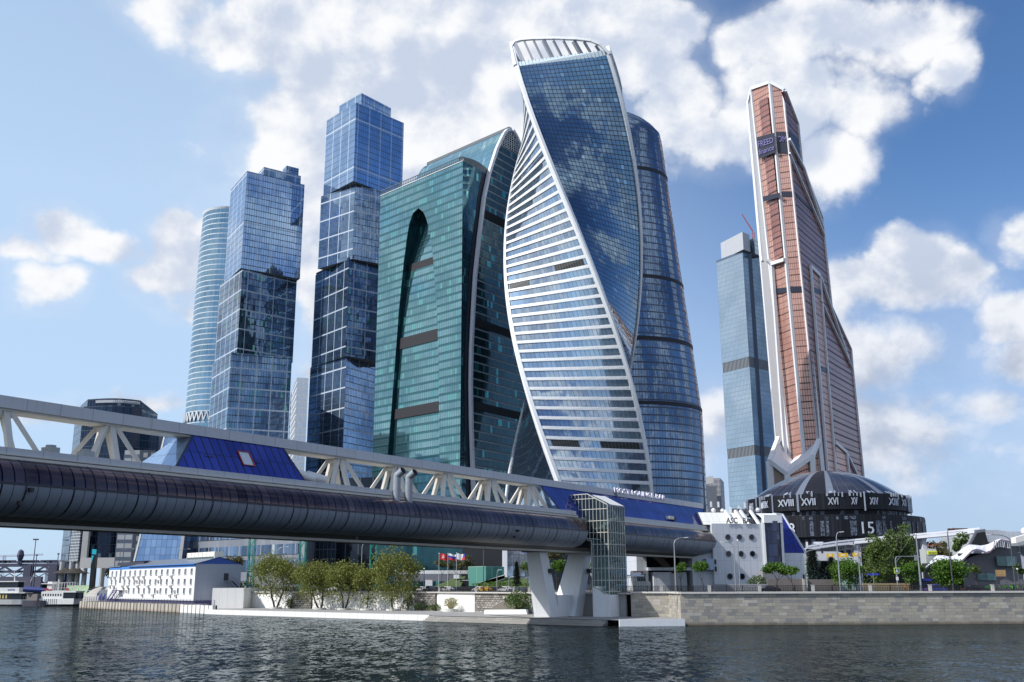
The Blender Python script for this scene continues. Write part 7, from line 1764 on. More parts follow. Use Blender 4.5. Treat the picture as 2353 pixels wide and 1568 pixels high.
# cruise boat cut by the left edge
c = gz(12, 1392, 0); c = (c.x, c.y + 2); yaw = radians(-4)
t = thing('river_cruiser', 'white two deck river cruiser cut off by the left edge of the picture', 'boat', (c[0], c[1], 0))
mb = MB(); hull(mb, c, 30, 7, -.6, .5, yaw, 1); hull(mb, c, 30.4, 7.4, .5, 2.6, yaw, 0); mb.build('hull', [HWH, HDK], t)
mb = MB(); bbox(mb, c, -15, 7.5, -2.7, 2.7, 2.6, 5.2, yaw, 0); bbox(mb, c, -15, 9, -3.2, 3.2, 5.2, 5.5, yaw, 1); bbox(mb, c, -15, 5, -2.5, 2.5, 7.6, 10.0, yaw, 0); bbox(mb, c, -15, 6, -2.8, 2.8, 5.5, 7.6, yaw, 1); bbox(mb, c, -15, 5.4, -3.0, 3.0, 10.0, 10.4, yaw, 1); mb.build('cabin', [BGL, HWH], t)
mb = MB()
for k in range(4): bbox(mb, c, -4 + k * 1.4, -3.3 + k * 1.4, -2.78, -2.72, 3.0, 4.8, yaw, 0)
mb.build('curtain', plain((.5, .42, .16), .7, name='curtain_gold'), t)
mb = MB()
for k in range(6): bbox(mb, c, 1 + k * .55, 1.35 + k * .55, -2.86, -2.8, 6.4, 6.9, yaw, 0)
mb.build('boat_name', BBL, t)
mb = MB(); p = V((c[0] + 2, c[1], 10.4)); mb.tube(p, p + V((-.8, 0, 4.5)), .25, .08, 6); mb.tube(p + V((7, 0, -.5)), p + V((8, 0, 3.2)), .12, .05, 6); mb.build('mast', HWH, t)
mb = MB()
for k in range(10): q = V((c[0] + 6 + k * .9, c[1] - 2.8 + k * .12, 2.6)); mb.bar(q, q + V((0, 0, 1.1)), .06)
mb.bar((c[0] + 6, c[1] - 2.8, 3.7), (c[0] + 14, c[1] - 1.7, 3.7), .06); mb.build('rail', plain((.5, .5, .5), .4, name='boat_rail'), t)
# moored landing stage boat
c = gz(130, 1394, 0); c = (c.x, c.y + 3.5); yaw = radians(-6)
t = thing('moored_boat', 'white moored passenger boat with a framed open top deck right of the river cruiser', 'boat', (c[0], c[1], 0))
mb = MB(); hull(mb, c, 18, 8, -.6, .9, yaw, 1); bbox(mb, c, -8.0, 7.6, -3.6, 3.6, .9, 3.2, yaw, 0); mb.build('hull', [HWH, HDK], t)
mb = MB(); bbox(mb, c, -7.0, 2.6, -3.3, 3.3, 3.2, 6.4, yaw, 0); bbox(mb, c, 2.6, 8.2, -3.5, 3.5, 5.6, 6.2, yaw, 0); bbox(mb, c, 2.0, 8.0, -3.2, 3.2, 3.2, 5.6, yaw, 1); bbox(mb, c, -5.5, -3.5, -2, 2, 6.4, 10.0, yaw, 0); bbox(mb, c, -8, -1, -2.5, 2.5, 9.0, 9.3, yaw, 0); mb.build('cabin', [HWH, BGL], t)
for k in range(8):
    mb = MB(); bbox(mb, c, -6.4 + k * 1.1, -5.9 + k * 1.1, -3.36, -3.31, 4.2, 5.1, yaw, 0); mb.build('porthole', BGL, t)
mb = MB()
for k in range(9):
    for y in (-3.2, 3.2): bbox(mb, c, -2 + k * 1.15, -1.9 + k * 1.15, y - .05, y + .05, 6.4, 9.6, yaw, 0)
    bbox(mb, c, -2 + k * 1.15, -1.9 + k * 1.15, -3.2, 3.2, 9.6, 9.7, yaw, 0)
for y in (-3.2, 3.2): bbox(mb, c, -2, 7.3, y - .05, y + .05, 9.6, 9.72, yaw, 0); bbox(mb, c, -2, 7.3, y - .05, y + .05, 7.4, 7.5, yaw, 0)
mb.build('canopy_frame', plain((.70, .70, .68), .5, name='frame_white'), t)
mb = MB(); bbox(mb, c, -4.6, -2.6, -3.4, -3.0, 6.4, 6.9, yaw, 0); bbox(mb, c, 3.4, 4.6, -3.3, -2.9, 6.4, 7.3, yaw, 0); mb.build('life_raft', plain((.45, .03, .03), .6, name='raft_red'), t)
mb = MB()
for k in range(8): bbox(mb, c, -6.2 + k * .9, -6.1 + k * .9, -3.68, -3.62, 1.0, 3.1, yaw, 0)
mb.build('fender_rope', HDK, t)
# dark launch between, with covered tarpaulin
c = gz(78, 1394, 0); c = (c.x, c.y + 1.5)
t = thing('dark_launch', 'dark rusty launch with a navy tarpaulin between the two white boats', 'boat', (c[0], c[1], 0))
mb = MB(); hull(mb, c, 12, 5, -.5, 2.4, radians(-30), 0); mb.build('hull', plain((.04, .04, .06), .6, name='launch_hull'), t)
mb = MB(); bbox(mb, c, -4, 3, -1.8, 1.8, 2.4, 5.0, radians(-30), 0); mb.build('cabin', plain((.14, .13, .13), .7, name='launch_cabin'), t)
mb = MB(); mb.tube((c[0] - 5, c[1] - 1, 7.0), (c[0] + 4, c[1] - 1.5, 6.6), 1.2, .8, 10); mb.build('tarpaulin', plain((.02, .04, .20), .6, name='tarp_navy'), t)
mb = MB(); mb.box((c[0] + 4.6, c[1] - 1.7, 6.7), (1.0, 1, 1.2), 0); mb.build('bow_patch', plain((.5, .04, .04), .6, name='patch_red'), t)

# ================================================================== distant rail bridge, left
t = thing('truss_bridge', 'distant dark steel truss bridge with traffic on it at the far left', 'bridge', gY(60, 1330, 560)); YD = 560
STD = plain((.07, .075, .12), .6, name='far_steel'); mb = MB(); a, b = gY(-80, 1296, YD), gY(137, 1296, YD)
zt, zb2, zl = zat(xy(b), 1295), zat(xy(b), 1302), zat(xy(b), 1325)
mb.par((a.x, YD, zb2), (b.x - a.x, 0, 0), (0, 8, 0), (0, 0, zt - zb2), 0); mb.par((a.x, YD, zat(xy(b), 1316)), (b.x - a.x, 0, 0), (0, 8, 0), (0, 0, 1.2), 0); mb.par((a.x, YD - 20, ST), (b.x - a.x, 0, 0), (0, 2, 0), (0, 0, zat(xy(b), 1326) - ST), 1)
x = a.x; k = 0
while x < b.x: mb.bar((x, YD, zb2), (x + 5.5, YD, zat(xy(b), 1316)), .9); mb.bar((x + 11, YD, zb2), (x + 5.5, YD, zat(xy(b), 1316)), .9); x += 11
x = a.x
while x < b.x: mb.bar((x, YD - 1, zat(xy(b), 1318)), (x + 3.2, YD - 1, zat(xy(b), 1326)), .4); mb.bar((x + 6.4, YD - 1, zat(xy(b), 1318)), (x + 3.2, YD - 1, zat(xy(b), 1326)), .4); x += 6.4
for px in (60, 118): q = gY(px, 1330, YD - 2); mb.par((q.x - 2, q.y, ST - 4), (4, 0, 0), (0, 4, 0), (0, 0, zt - ST + 3), 0)
mb.build('truss', [STD, plain((.12, .12, .17), .8, name='far_bank_wall')], t)
mb = MB(); rn = random.Random(2)
for k in range(11): q = gY(-10 + k * 13 + rn.uniform(-3, 3), 1294, YD); mb.box((q.x, q.y + 2, zt + .8), (4.2, 1.8, .9), 0); mb.box((q.x, q.y + 2, zt + 1.5), (2.4, 1.6, .7), 0)
mb.build('traffic', plain((.05, .05, .09), .4, name='far_car'), t)
t = thing('monument', 'dark statue like column standing on the distant bridge', 'monument', gY(45, 1295, YD)); mb = MB(); q = gY(45, 1293, YD); z1 = zat(xy(q), 1268); 
mb.bar((q.x - .4, q.y, zt), (q.x - .4, q.y, zat(xy(q), 1281)), 1.1, 1.1); mb.bar((q.x + .9, q.y, zt), (q.x + .6, q.y, zat(xy(q), 1281)), .9, .9); mb.ball((q.x + .1, q.y, zat(xy(q), 1276)), 2.0, 8, sz=1.6); mb.ball((q.x - .2, q.y, z1 + .4), .8, 8); mb.bar((q.x - 1, q.y, zat(xy(q), 1276)), (q.x - .9, q.y, z1 - 1), .7); mb.build('statue', STD, t)
for i, (x0, y0, y1, lab) in enumerate(((74, 1240, 1355, 'tall dark floodlight mast left of the office tower'), (86, 1276, 1300, 'thin aerial on the far bridge'), (136, 1273, 1296, 'short lattice aerial beside the office tower'))):
    q = gY(x0 - 4, y1, 520); t = thing('light_mast', lab, 'mast', (q.x, q.y, ST)); z1 = zat(xy(q), y0); mb = MB(); mb.tube((q.x, q.y, ST), (q.x, q.y, z1), .32, .18, 6); mb.build('pole', STD, t); mb = MB(); mb.box((q.x, q.y, z1), (2.6 if i == 0 else .8, .8, .7), 0); mb.build('head', STD, t)
p = gY(8, 1300, 900); crane('tower_crane', 'tiny distant tower crane on the horizon at the far left', (p.x, p.y, ST), (p.x, p.y, zat(xy(p), 1277)), V((p.x - 10, p.y, zat(xy(p), 1281))), V((p.x + 34, p.y, zat(xy(p), 1276))), plain((.45, .45, .55), .6, name='far_crane'))
t = thing('grey_hall', 'distant grey hall right of the far bridge', 'building', gY(125, 1320, 640)); mb = MB(); a, b = gY(106, 1300, 640), gY(146, 1300, 640); mb.par((a.x, 640, ST), (b.x - a.x, 0, 0), (0, 20, 0), (0, 0, zat(xy(a), 1287) - ST), 0); mb.build('wall', plain((.30, .34, .42), .7, name='hall_grey'), t)
mb = MB(); M_FAR = leafmat('far_leaf', (.02, .035, .02), (.06, .08, .04)); rn = random.Random(8)
for k in range(3000):
    x = rn.uniform(-40, 150); q = gY(x, 1330, 575 + rn.uniform(-10, 10)); z = ST + rn.random() ** .7 * (4 + 3 * noise.noise(V((x * .1, 0, 0)))); s = .8
    mb.face([(q.x - s, q.y, z), (q.x, q.y + .3, z - s), (q.x + s, q.y, z), (q.x, q.y - .3, z + s)], 0, [(0, 0)] * 4)
o = mb.build('far_greenery', M_FAR, None); o['kind'] = 'stuff'

# ================================================================== embankment railing
IRON = plain((.012, .012, .015), .5, name='cast_iron'); POST = plain((.45, .44, .42), .8, name='post_granite')
t = thing('embankment_railing', 'black cast iron railing with granite posts on top of the river wall', 'railing', (60, 209, ST + .36))
zR = ST + .36
def post(t, x, y):
    mb = MB(); mb.box((x, y, zR + .62), (.62, .5, 1.25), 0); mb.box((x, y, zR + 1.27), (.7, .58, .1), 0); mb.build('stone_post', POST, t)
def panel(t, a, b):
    a, b = V(a), V(b); d = (b - a); l = d.length; u = d.normalized(); mb = MB(); up = V((0, 0, 1))
    for z, w in ((1.14, .13), (.90, .05), (.12, .10)): mb.bar(a + up * z, b + up * z, .09, w)
    n = max(2, int(l / .34))
    for k in range(n):
        p = a + u * (l * (k + .5) / n); mb.bar(p + up * .12, p + up * .9, .05, .05)
        c = p + u * (l / n / 2) + up * .5; r = .13
        if k < n - 1:
            for j in range(6): q0 = c + u * r * cos(j * pi / 3) + up * .34 * sin(j * pi / 3); q1 = c + u * r * cos((j + 1) * pi / 3) + up * .34 * sin((j + 1) * pi / 3); mb.bar(q0, q1, .04)
    m3 = a + u * l * .33; m4 = a + u * l * .67
    for q in (m3, m4): mb.bar(q, q + up * 1.3, .16)
    mb.build('railing_panel', IRON, t)
xs = [27.9 + 0]; pxs = [1520.4 - 96, 1520.4, 1630, 1747, 1870, 2002, 2140, 2284, 2430]
prev = None
for px in pxs:
    p = gp(px, 1355, (60, 211.0, 0), V((0, 1, 0)));
    x = p.x; y = 211.6 if x > 46 else 211.0
    if x < 34: y = 211.3
    if px > 1430: post(t, x, y)
    if prev is not None: panel(t, (prev[0] + .3, prev[1], zR), (x - .3, y, zR))
    prev = (x, y)
t2 = thing('embankment_railing', 'black cast iron railing with granite posts on the quay retaining wall left of the pier', 'railing', (-20, 284, ST + .1)); zR = ST + .1
ps = [on_ret(px) for px in (1216, 1181, 1094, 1009, 940, 868, 800, 728, 650)]
prev = None
for p in ps:
    q = p + (V((0, 0, 0)) - p).normalized() * -.6; post(t2, q.x, q.y)
    if prev is not None:
        a, b = V((prev.x, prev.y, zR)), V((q.x, q.y, zR)); n = 2 if (b - a).length > 14 else 1
        for k in range(n): panel(t2, a.lerp(b, k / n), a.lerp(b, (k + 1) / n))
    prev = q
# ================================================================== lamps, signs and signals
GAL = plain((.34, .36, .38), .45, .5, name='galvanised'); GALD = plain((.10, .11, .13), .5, .3, name='pole_dark'); LMP = plain((.7, .72, .75), .4, name='lamp_glass')
def lamp(label, px, y0, y1, Y, arm=1.6, side=1, col=GAL, cat='street lamp', name='street_lamp', r=.12, zb=None, group='street lamps'):
    p = gY(px, y1, Y); b = V((p.x, p.y, ST if zb is None else zb)); z1 = zat(xy(b), y0); t = thing(name, label, cat, b, group); mb = MB()
    mb.tube(b, b + V((0, 0, .9)), r * 1.9, r * 1.7, 8); mb.tube(b + V((0, 0, .9)), V((b.x, b.y, z1 - (1.2 if arm else 0))), r * 1.3, r * .8, 8)
    if arm:
        q = [V((b.x, b.y, z1 - 1.2)), V((b.x + side * .15 * arm, b.y, z1 - .5)), V((b.x + side * .5 * arm, b.y, z1 - .1)), V((b.x + side * arm, b.y, z1))]; mb.path(q, r * .6, 6)
    mb.build('pole', col, t); mb = MB()
    if arm: mb.par((b.x + side * arm - .1, b.y - .18, z1 - .08), (side * .95, 0, .06), (0, .36, 0), (0, 0, .16), 0)
    else: mb.ball((b.x, b.y, z1 + .1), .22, 8)
    mb.build('lamp_head', LMP, t); return t
lamp('tall street lamp with curved arm in front of the dark opening', 1553, 1236, 1352, 228, 2.4, 1, r=.15)
lamp('street lamp with left arm before the round windows', 1691, 1246, 1351, 226, 1.9, -1)
lamp('plain straight grey pole beside the armed lamp before the round windows', 1701, 1243, 1351, 226, 0, name='lamp_post', cat='post')
lamp('street lamp with short bent arm between the banners and the trees', 1931, 1223, 1352, 226, .9, 1, r=.15)
lamp('thin lamp post right of the widest yellow banner', 1979, 1252, 1357, 224, .6, -1)
lamp('thick pole with camera cluster at the right end of the signal arm', 2117, 1229, 1356, 223, 0, r=.17, name='signal_pole', cat='post')
lamp('tall dark lamp post in front of the wavy roof', 2191, 1214, 1356, 223, .7, 1, GALD, r=.14)
lamp('dark lamp with long left arm near the right edge', 2334, 1229, 1352, 226, 4.0, -1, GALD, r=.12)
lamp('street lamp rising between the third and fourth quay willows', 829, 1247, 1352, 300, 2.2, 1)
lamp('street lamp above the second quay willow', 634, 1257, 1356, 330, 2.6, 1)
lamp('lamp above the leftmost willows behind the white office cabin', 575, 1260, 1356, 345, 2.0, 1)
lamp('tall thin dark lamp post in front of the mint pavilion', 1111, 1246, 1352, 272, 0, 1, GALD, name='lamp_post', cat='post')
lamp('short pale lamp post right of the mint pavilion', 1142, 1310, 1352, 270, .4, 1, GAL)
lamp('white topped post left of the fir tree', 1169, 1326, 1352, 268, .5, 1, GAL, r=.09)
lamp('twin headed garden lamp left of the black billboard', 974, 1308, 1352, 296, 0, 1, GALD)
lamp('lamp with long arm over the blue roof of the white office', 404, 1262, 1345, 420, 4, 1, GALD)
lamp('lamp arm curving over the slanted glass block', 270, 1262, 1345, 440, 5, 1, GALD)
t = lamp('pole with round white double lamps at the right edge', 2343, 1309, 1352, 222, 0, 1, GALD, r=.1)
# traffic signal mast with arm
p = gY(2064, 1356, 223); b = V((p.x, p.y, ST)); z1 = zat(xy(b), 1279); t = thing('signal_mast', 'grey traffic mast with a long arm reaching to the camera pole', 'traffic mast', b); mb = MB()
mb.tube(b, V((b.x, b.y, z1 - .6)), .14, .11, 8); mb.path([V((b.x, b.y, z1 - .6)), V((b.x + .25, b.y, z1 - .1)), V((b.x + .8, b.y, z1)), V((b.x + 5.4, b.y, z1))], .09, 6); mb.bar((b.x, b.y, z1 - 1.2), (b.x + 1.1, b.y, z1 - .1), .08); mb.build('mast', GAL, t)
mb = MB(); mb.box((b.x + 4.6, b.y, z1 - .3), (.8, .2, 1.2), 0); mb.build('back_panel', plain((.25, .27, .3), .6, name='panel_back'), t)
t = thing('crossing_sign', 'pedestrian crossing sign with a bright yellow green border on the traffic mast', 'sign', b)
zc = zat(xy(b), 1311.5); s = .58; mb = MB(); mb.box((b.x, b.y - .16, zc), (2 * s, .05, 2 * s * 1.02), 0); mb.box((b.x, b.y - .19, zc), (1.6 * s, .04, 1.62 * s), 1); mb.build('board', [plain((.65, .95, .02), .5, name='sign_lime'), plain((.02, .05, .22), .5, name='sign_blue')], t)
mb = MB(); w = b + V((0, -.22, zc - b.z)); mb.face([w + V((-.36, 0, -.34)), w + V((.36, 0, -.34)), w + V((0, 0, .38))], 0); mb.build('triangle', plain((.85, .85, .85), .5, name='sign_white'), t)
mb = MB(); w = w + V((0, -.01, 0)); mb.bar(w + V((-.02, 0, .08)), w + V((.02, 0, -.1)), .07, .02); mb.bar(w + V((.02, 0, -.1)), w + V((-.12, 0, -.3)), .06, .02); mb.bar(w + V((.02, 0, -.1)), w + V((.14, 0, -.3)), .06, .02); mb.bar(w + V((0, 0, .05)), w + V((.12, 0, -.06)), .05, .02); mb.ball(w + V((0, 0, .15)), .05, 8); mb.build('walking_figure', plain((.01, .01, .01), .5, name='sign_black'), t)
mb = MB(); mb.box((b.x - .02, b.y - .16, zat(xy(b), 1330)), (.5, .1, .75), 0); tag(mb.build('notice_plate', plain((.75, .75, .75), .5, name='sign_white'), None, loc=b), 'small white plate below the pedestrian crossing sign', 'sign')
mb = MB(); bq = gY(2009, 1352, 226); mb.tube((bq.x, bq.y, ST), (bq.x, bq.y, zat(xy(bq), 1316)), .06, n=6, m=1); mb.box((bq.x, bq.y, zat(xy(bq), 1320)), (2.8, .06, .45), 0); tag(mb.build('street_sign', [plain((.04, .06, .4), .5, name='plate_blue'), GAL], None, loc=bq), 'dark blue double street name plate on a thin post before the birches', 'sign')
t = thing('traffic_light', 'traffic light on a pole with long curved arm right of the bridgehead building', 'traffic light', gY(1852, 1352, 226)); b = gY(1852, 1352, 226); b.z = ST; z1 = zat(xy(b), 1268); mb = MB(); mb.tube(b, (b.x, b.y, z1 - 1), .13, .1, 8); mb.path([V((b.x, b.y, z1 - 1)), V((b.x + .3, b.y, z1 - .2)), V((b.x + 1.5, b.y, z1 + .25)), V((b.x + 4.2, b.y, z1 + .7))], .09, 6); mb.build('pole', GAL, t); mb = MB(); mb.box((b.x + 4.2, b.y, z1 + .2), (.35, .3, 1.2), 0); mb.box((b.x - .35, b.y, ST + 3.4), (.3, .3, 1.0), 0); mb.build('signal_head', DARKB, t)
# green lattice masts
for i, (px, y1, Y, lab) in enumerate(((577, 1322, 345, 'leftmost green lattice mast, beside the white office'), (694, 1322, 335, 'middle green lattice mast behind the second willow'), (857, 1322, 325, 'rightmost green lattice mast behind the tallest willow'))):
    p = gY(px, 1300, Y); crane('lattice_mast', lab, V((p.x, p.y, ST)), V((p.x, p.y, zat(xy(p), 1218))), None, None, TEAL)
# flags
for i, (px, y0, lab, cols) in enumerate(((1008, 1272, 'red flag with a small pale emblem, left of the three', 'red'), (1028.5, 1272, 'white, blue and red striped flag between the other two', 'tri'), (1048.5, 1271, 'white flag with blue and red corner, right of the three', 'wht'))):
    p = gY(px, 1349, 300); b = V((p.x, p.y, ST)); z1 = zat(xy(b), y0); t = thing('flag', lab, 'flag', b, 'flags on tall poles'); mb = MB(); mb.tube(b, (b.x, b.y, z1), .09, .05, 8); mb.ball((b.x, b.y, z1), .12, 8); mb.build('flagpole', plain((.7, .7, .72), .35, .3, name='pole_white'), t)
    mb = MB(); Wf, Hf_ = 2.35, 1.75; nx, ny = 14, 6
    def fp(i_, j_):
        f, g = i_ / nx, j_ / ny; return V((b.x + .08 + f * Wf, b.y + .28 * sin(f * 7 + i * 2) * f, z1 - .15 - Hf_ * (1 - g) + .16 * sin(f * 5 + i) - .12 * f))
    for a_ in range(nx):
        for c__ in range(ny):
            if cols == 'red': m_ = 0
            elif cols == 'tri': m_ = 3 if c__ >= 4 else (2 if c__ >= 2 else 0)
            else: m_ = 3 if a_ < 9 + (c__ // 2) else (0 if c__ < 3 else 2)
            mb.face([fp(a_, c__), fp(a_ + 1, c__), fp(a_ + 1, c__ + 1), fp(a_, c__ + 1)], m_)
    if cols == 'red':
        o_ = V((0, -.04, 0)); 
        for dx, dz, s in ((1.2, .95, .32), (1.35, .7, .3), (1.05, .65, .26), (1.25, 1.25, .2)): q = V((b.x + dx, b.y - .25, z1 - .15 - Hf_ + dz)); mb.face([q + V((-s, 0, 0)), q + V((0, 0, -s * .8)), q + V((s, 0, 0)), q + V((0, 0, s * .8))], 3)
    mb.build('cloth', [plain((.62, .03, .03), .7, name='flag_red'), BLU, plain((.03, .06, .45), .7, name='flag_blue'), plain((.85, .85, .85), .7, name='flag_white')], t, smooth=True)
# ================================================================== cars
TYRE = plain((.012, .012, .012), .8, name='tyre_rubber'); RIM = plain((.5, .5, .52), .3, .8, name='rim_metal'); CGL = plain((.015, .02, .03), .05, name='car_glass')
def make_car(paint, label, loc, rz=0.0, suv=False, group='cars on the embankment street'):
    t = thing('parked_car', label, 'car', (0, 0, 0), group); Lc, Wc, Hc = 4.5, 1.8, 1.45 if not suv else 1.7
    pr = [(-2.25, .35), (-2.25, .75), (-2.1, .92), (-1.5, .98), (-.9, Hc - .12), (-.3, Hc), (.6, Hc - .02), (1.05, 1.0), (1.9, .88), (2.2, .70), (2.25, .35)]
    mb = MB(); A = [V((x, -Wc / 2 * (1 if z < 1 else .84), z)) for x, z in pr]; Bq = [V((x, Wc / 2 * (1 if z < 1 else .84), z)) for x, z in pr]
    mb.face(A, 0); mb.face(Bq[::-1], 0)
    for i in range(len(pr)): j = (i + 1) % len(pr); mb.face([A[i], Bq[i], Bq[j], A[j]], 0)
    mb.build('body', paint, t)
    mb = MB()
    for s in (-1, 1):
        y = s * (Wc / 2 * .84 + .06); y2 = s * (Wc / 2 * .97)
        mb.face([V((-1.35, y2, 1.0)), V((.95, y2, 1.0)), V((.55, y, Hc - .1)), V((-.85, y, Hc - .16))][::s], 0)
    mb.face([V((1.02, -.7, 1.03)), V((1.02, .7, 1.03)), V((.64, .66, Hc - .05)), V((.64, -.66, Hc - .05))], 0); mb.build('window_glass', CGL, t)
    for x in (-1.4, 1.4):
        for s in (-1, 1):
            mb = MB(); mb.tube((x, s * .72, .33), (x, s * .93, .33), .33, n=14); w = mb.build('wheel', TYRE, t); mb = MB(); mb.tube((x, s * .93, .33), (x, s * .95, .33), .2, n=10); mb.build('rim', RIM, w)
    mb = MB()
    for s in (-1, 1): mb.box((2.2, s * .65, .68), (.12, .35, .16)); 
    mb.build('headlight', LMP, t); mb = MB()
    for s in (-1, 1): mb.box((-2.22, s * .68, .74), (.1, .3, .16))
    mb.build('tail_light', plain((.5, .02, .02), .4, name='tail_red'), t)
    t.location = V(loc); t.rotation_euler = (0, 0, rz); return t
CW, CY, CB, CGR, CR_ = plain((.80, .80, .80), .25, name='car_white'), plain((.85, .45, .02), .3, name='taxi_yellow'), plain((.012, .014, .02), .15, name='car_black'), plain((.25, .26, .28), .25, .5, name='car_grey'), plain((.22, .03, .03), .3, name='car_red')
def on_street(px, back=7.0):
    p = on_ret(px); 
    if p is None: p = on_ret(1210)
    q = p + (p - V((0, 0, 0))).normalized() * back; return V((q.x, q.y, ST + .01))
sd_ = radians(-50) + pi
for px, paint, lab, bk, suv in ((1162, CW, 'white car behind the railing above the quay stairs', 6, False), (1114, CY, 'yellow taxi behind the railing left of the stairs', 6, False), (1101, CW, 'white car directly left of the yellow taxi, nearly hidden', 13, False), (1028, CW, 'white car behind the railing between the flags', 7, False), (987, CGR, 'grey car with open look behind the railing near the dark stone pier', 7, True), (972, CW, 'small white car behind the left end of the visible railing', 13, False), (925, CR_, 'dark red car behind the tallest willow', 8, False), (760, CW, 'white car behind the third quay willow', 8, False), (712, CW, 'white car behind the second quay willow', 8, True)):
    make_car(paint, lab, on_street(px, bk), sd_, suv)
p = gY(1768, 1353, 219); make_car(CB, 'shiny black saloon behind the railing right of the bridgehead building', (p.x, 219, ST + .01), pi)
p = gY(2236, 1350, 219); make_car(CB, 'black car behind the railing below the grey brick wall', (p.x, 219, ST + .01), 0)
p = gY(2150, 1352, 222); make_car(plain((.04, .06, .35), .3, name='car_blue'), 'dark blue car beside the stone post near the wavy roof', (p.x, 222, ST + .01), 0, True)
# row of bicycles / scooters at the right
BG = plain((.10, .50, .05), .5, name='bike_green'); BGD = plain((.03, .03, .04), .5, name='bike_dark')
proto = thing('hire_bicycle', 'bright green hire bicycle, leftmost in the row by the railing at the right edge', 'bicycle', (0, 0, 0), 'hire bicycles by the right railing')
for x in (-.5, .5):
    mb = MB(); n = 14; R1 = [V((x + .33 * cos(2 * pi * i / n), -.02, .33 + .33 * sin(2 * pi * i / n))) for i in range(n)]
    for i in range(n): mb.bar(R1[i], R1[(i + 1) % n], .05)
    mb.build('wheel', BGD, proto)
mb = MB()
for a, b in (((-.5, 0, .33), (0, 0, .32)), ((0, 0, .32), (.4, 0, .75)), ((-.5, 0, .33), (-.2, 0, .8)), ((-.2, 0, .8), (.38, 0, .78)), ((0, 0, .32), (-.2, 0, .85)), ((.5, 0, .33), (.38, 0, .95))): mb.bar(a, b, .09)
mb.build('frame', BG, proto); mb = MB(); mb.bar((.3, -.28, 1.0), (.3, .28, 1.0), .05); mb.box((-.22, 0, .9), (.26, .14, .06)); mb.build('saddle', BGD, proto); mb = MB(); mb.box((.6, 0, .85), (.3, .35, .26)); mb.box((-.5, 0, .62), (.7, .1, .3)); mb.build('basket', BG, proto)
x0 = gY(2272, 1345, 214).x
for k in range(9):
    o = proto if k == 0 else copy_thing(proto, (0, 0, 0), 0, 'green hire bicycle, %s in the row by the right hand railing' % ['', 'second from the left', 'third from the left', 'fourth from the left', 'fifth and middle one', 'fourth from the right', 'third from the right', 'second from the right', 'last on the right'][k]); o.location = (x0 + k * 1.25, 214.5, ST + .55); o.rotation_euler = (0, 0, radians(35 + (k * 37) % 50))
# raised strip that carries them
mb = MB(); mb.box((x0 + 5.5, 214.5, ST + .27), (13, 2.4, .54)); tag(mb.build('bike_rack_platform', plain((.08, .08, .09), .7, name='rack_dark'), None, loc=(x0 + 5, 214.5, ST)), 'low dark rack platform under the green hire bicycles', 'rack')
t = thing('notice_board', 'brown wooden board on posts above the green bicycles', 'board', gY(2307, 1345, 240)); a, b = gY(2289, 1325, 240), gY(2312, 1325, 240); mb = MB(); z1 = zat(xy(a), 1310); mb.par(a, (b.x - a.x, 0, 0), (0, .12, 0), (0, 0, z1 - a.z), 0); mb.build('board', panels('board_wood', (.42, .27, .12), 1.25, 5, .05, (.15, .09, .04), .06), t); mb = MB()
for p in (a, b): mb.bar((p.x, p.y + .1, ST), (p.x, p.y + .1, z1), .12)
mb.build('post', GALD, t)
t = thing('bus_shelter', 'small shelter with a blue roof by the railing left of the wavy roof', 'shelter', gY(2135, 1350, 225)); a, b = gY(2122, 1345, 225), gY(2143, 1345, 225); z1 = zat(xy(a), 1335); mb = MB(); mb.par((a.x, 225, z1), (b.x - a.x, 0, 0), (0, 1.6, 0), (0, 0, .5), 0); mb.build('roof', plain((.03, .05, .35), .5, name='shelter_blue'), t); mb = MB(); mb.par((a.x + .1, 226, ST), (b.x - a.x - .2, 0, 0), (0, .1, 0), (0, 0, z1 - ST), 0); mb.build('back_wall', plain((.02, .03, .08), .3, name='shelter_glass'), t)
# low walls and steps on the street side at right
def lw(label, x0, x1, Y, h, mat, name='low_wall', d=.6): a, b = gY(x0, 1350, Y), gY(x1, 1350, Y); mb = MB(); mb.par((a.x, Y, ST), (b.x - a.x, 0, 0), (0, d, 0), (0, 0, h), 0); tag(mb.build(name, mat, None, loc=(a.x, Y, ST)), label, 'wall')
BRG = panels('brown_tiles', (.20, .18, .17), .6, .3, .03, (.10, .09, .09), .05, .8)
lw('low brown tiled wall under the two green trees at the bridgehead', 1764, 1846, 236, 3.0, BRG); lw('low brown tiled wall below the black conifers', 1858, 1932, 236, 2.9, BRG)
lw('pale stepped terrace wall at the foot of the round windows', 1640, 1762, 234, 1.9, plain((.30, .31, .34), .7, name='terrace_grey')); lw('small pale pier between the two brown tiled walls', 1846, 1855, 235.5, 3.2, POST, 'wall_pier'); lw('shallow planter with pale rim beside the kiosk', 1458, 1495, 244, 2.6, plain((.55, .56, .53), .7, name='planter_pale'), 'planter_wall')
lw('sunlit ochre strip of low wall behind the birch trunks', 1984, 2092, 242, 2.0, plain((.30, .24, .14), .8, name='ochre_wall'))
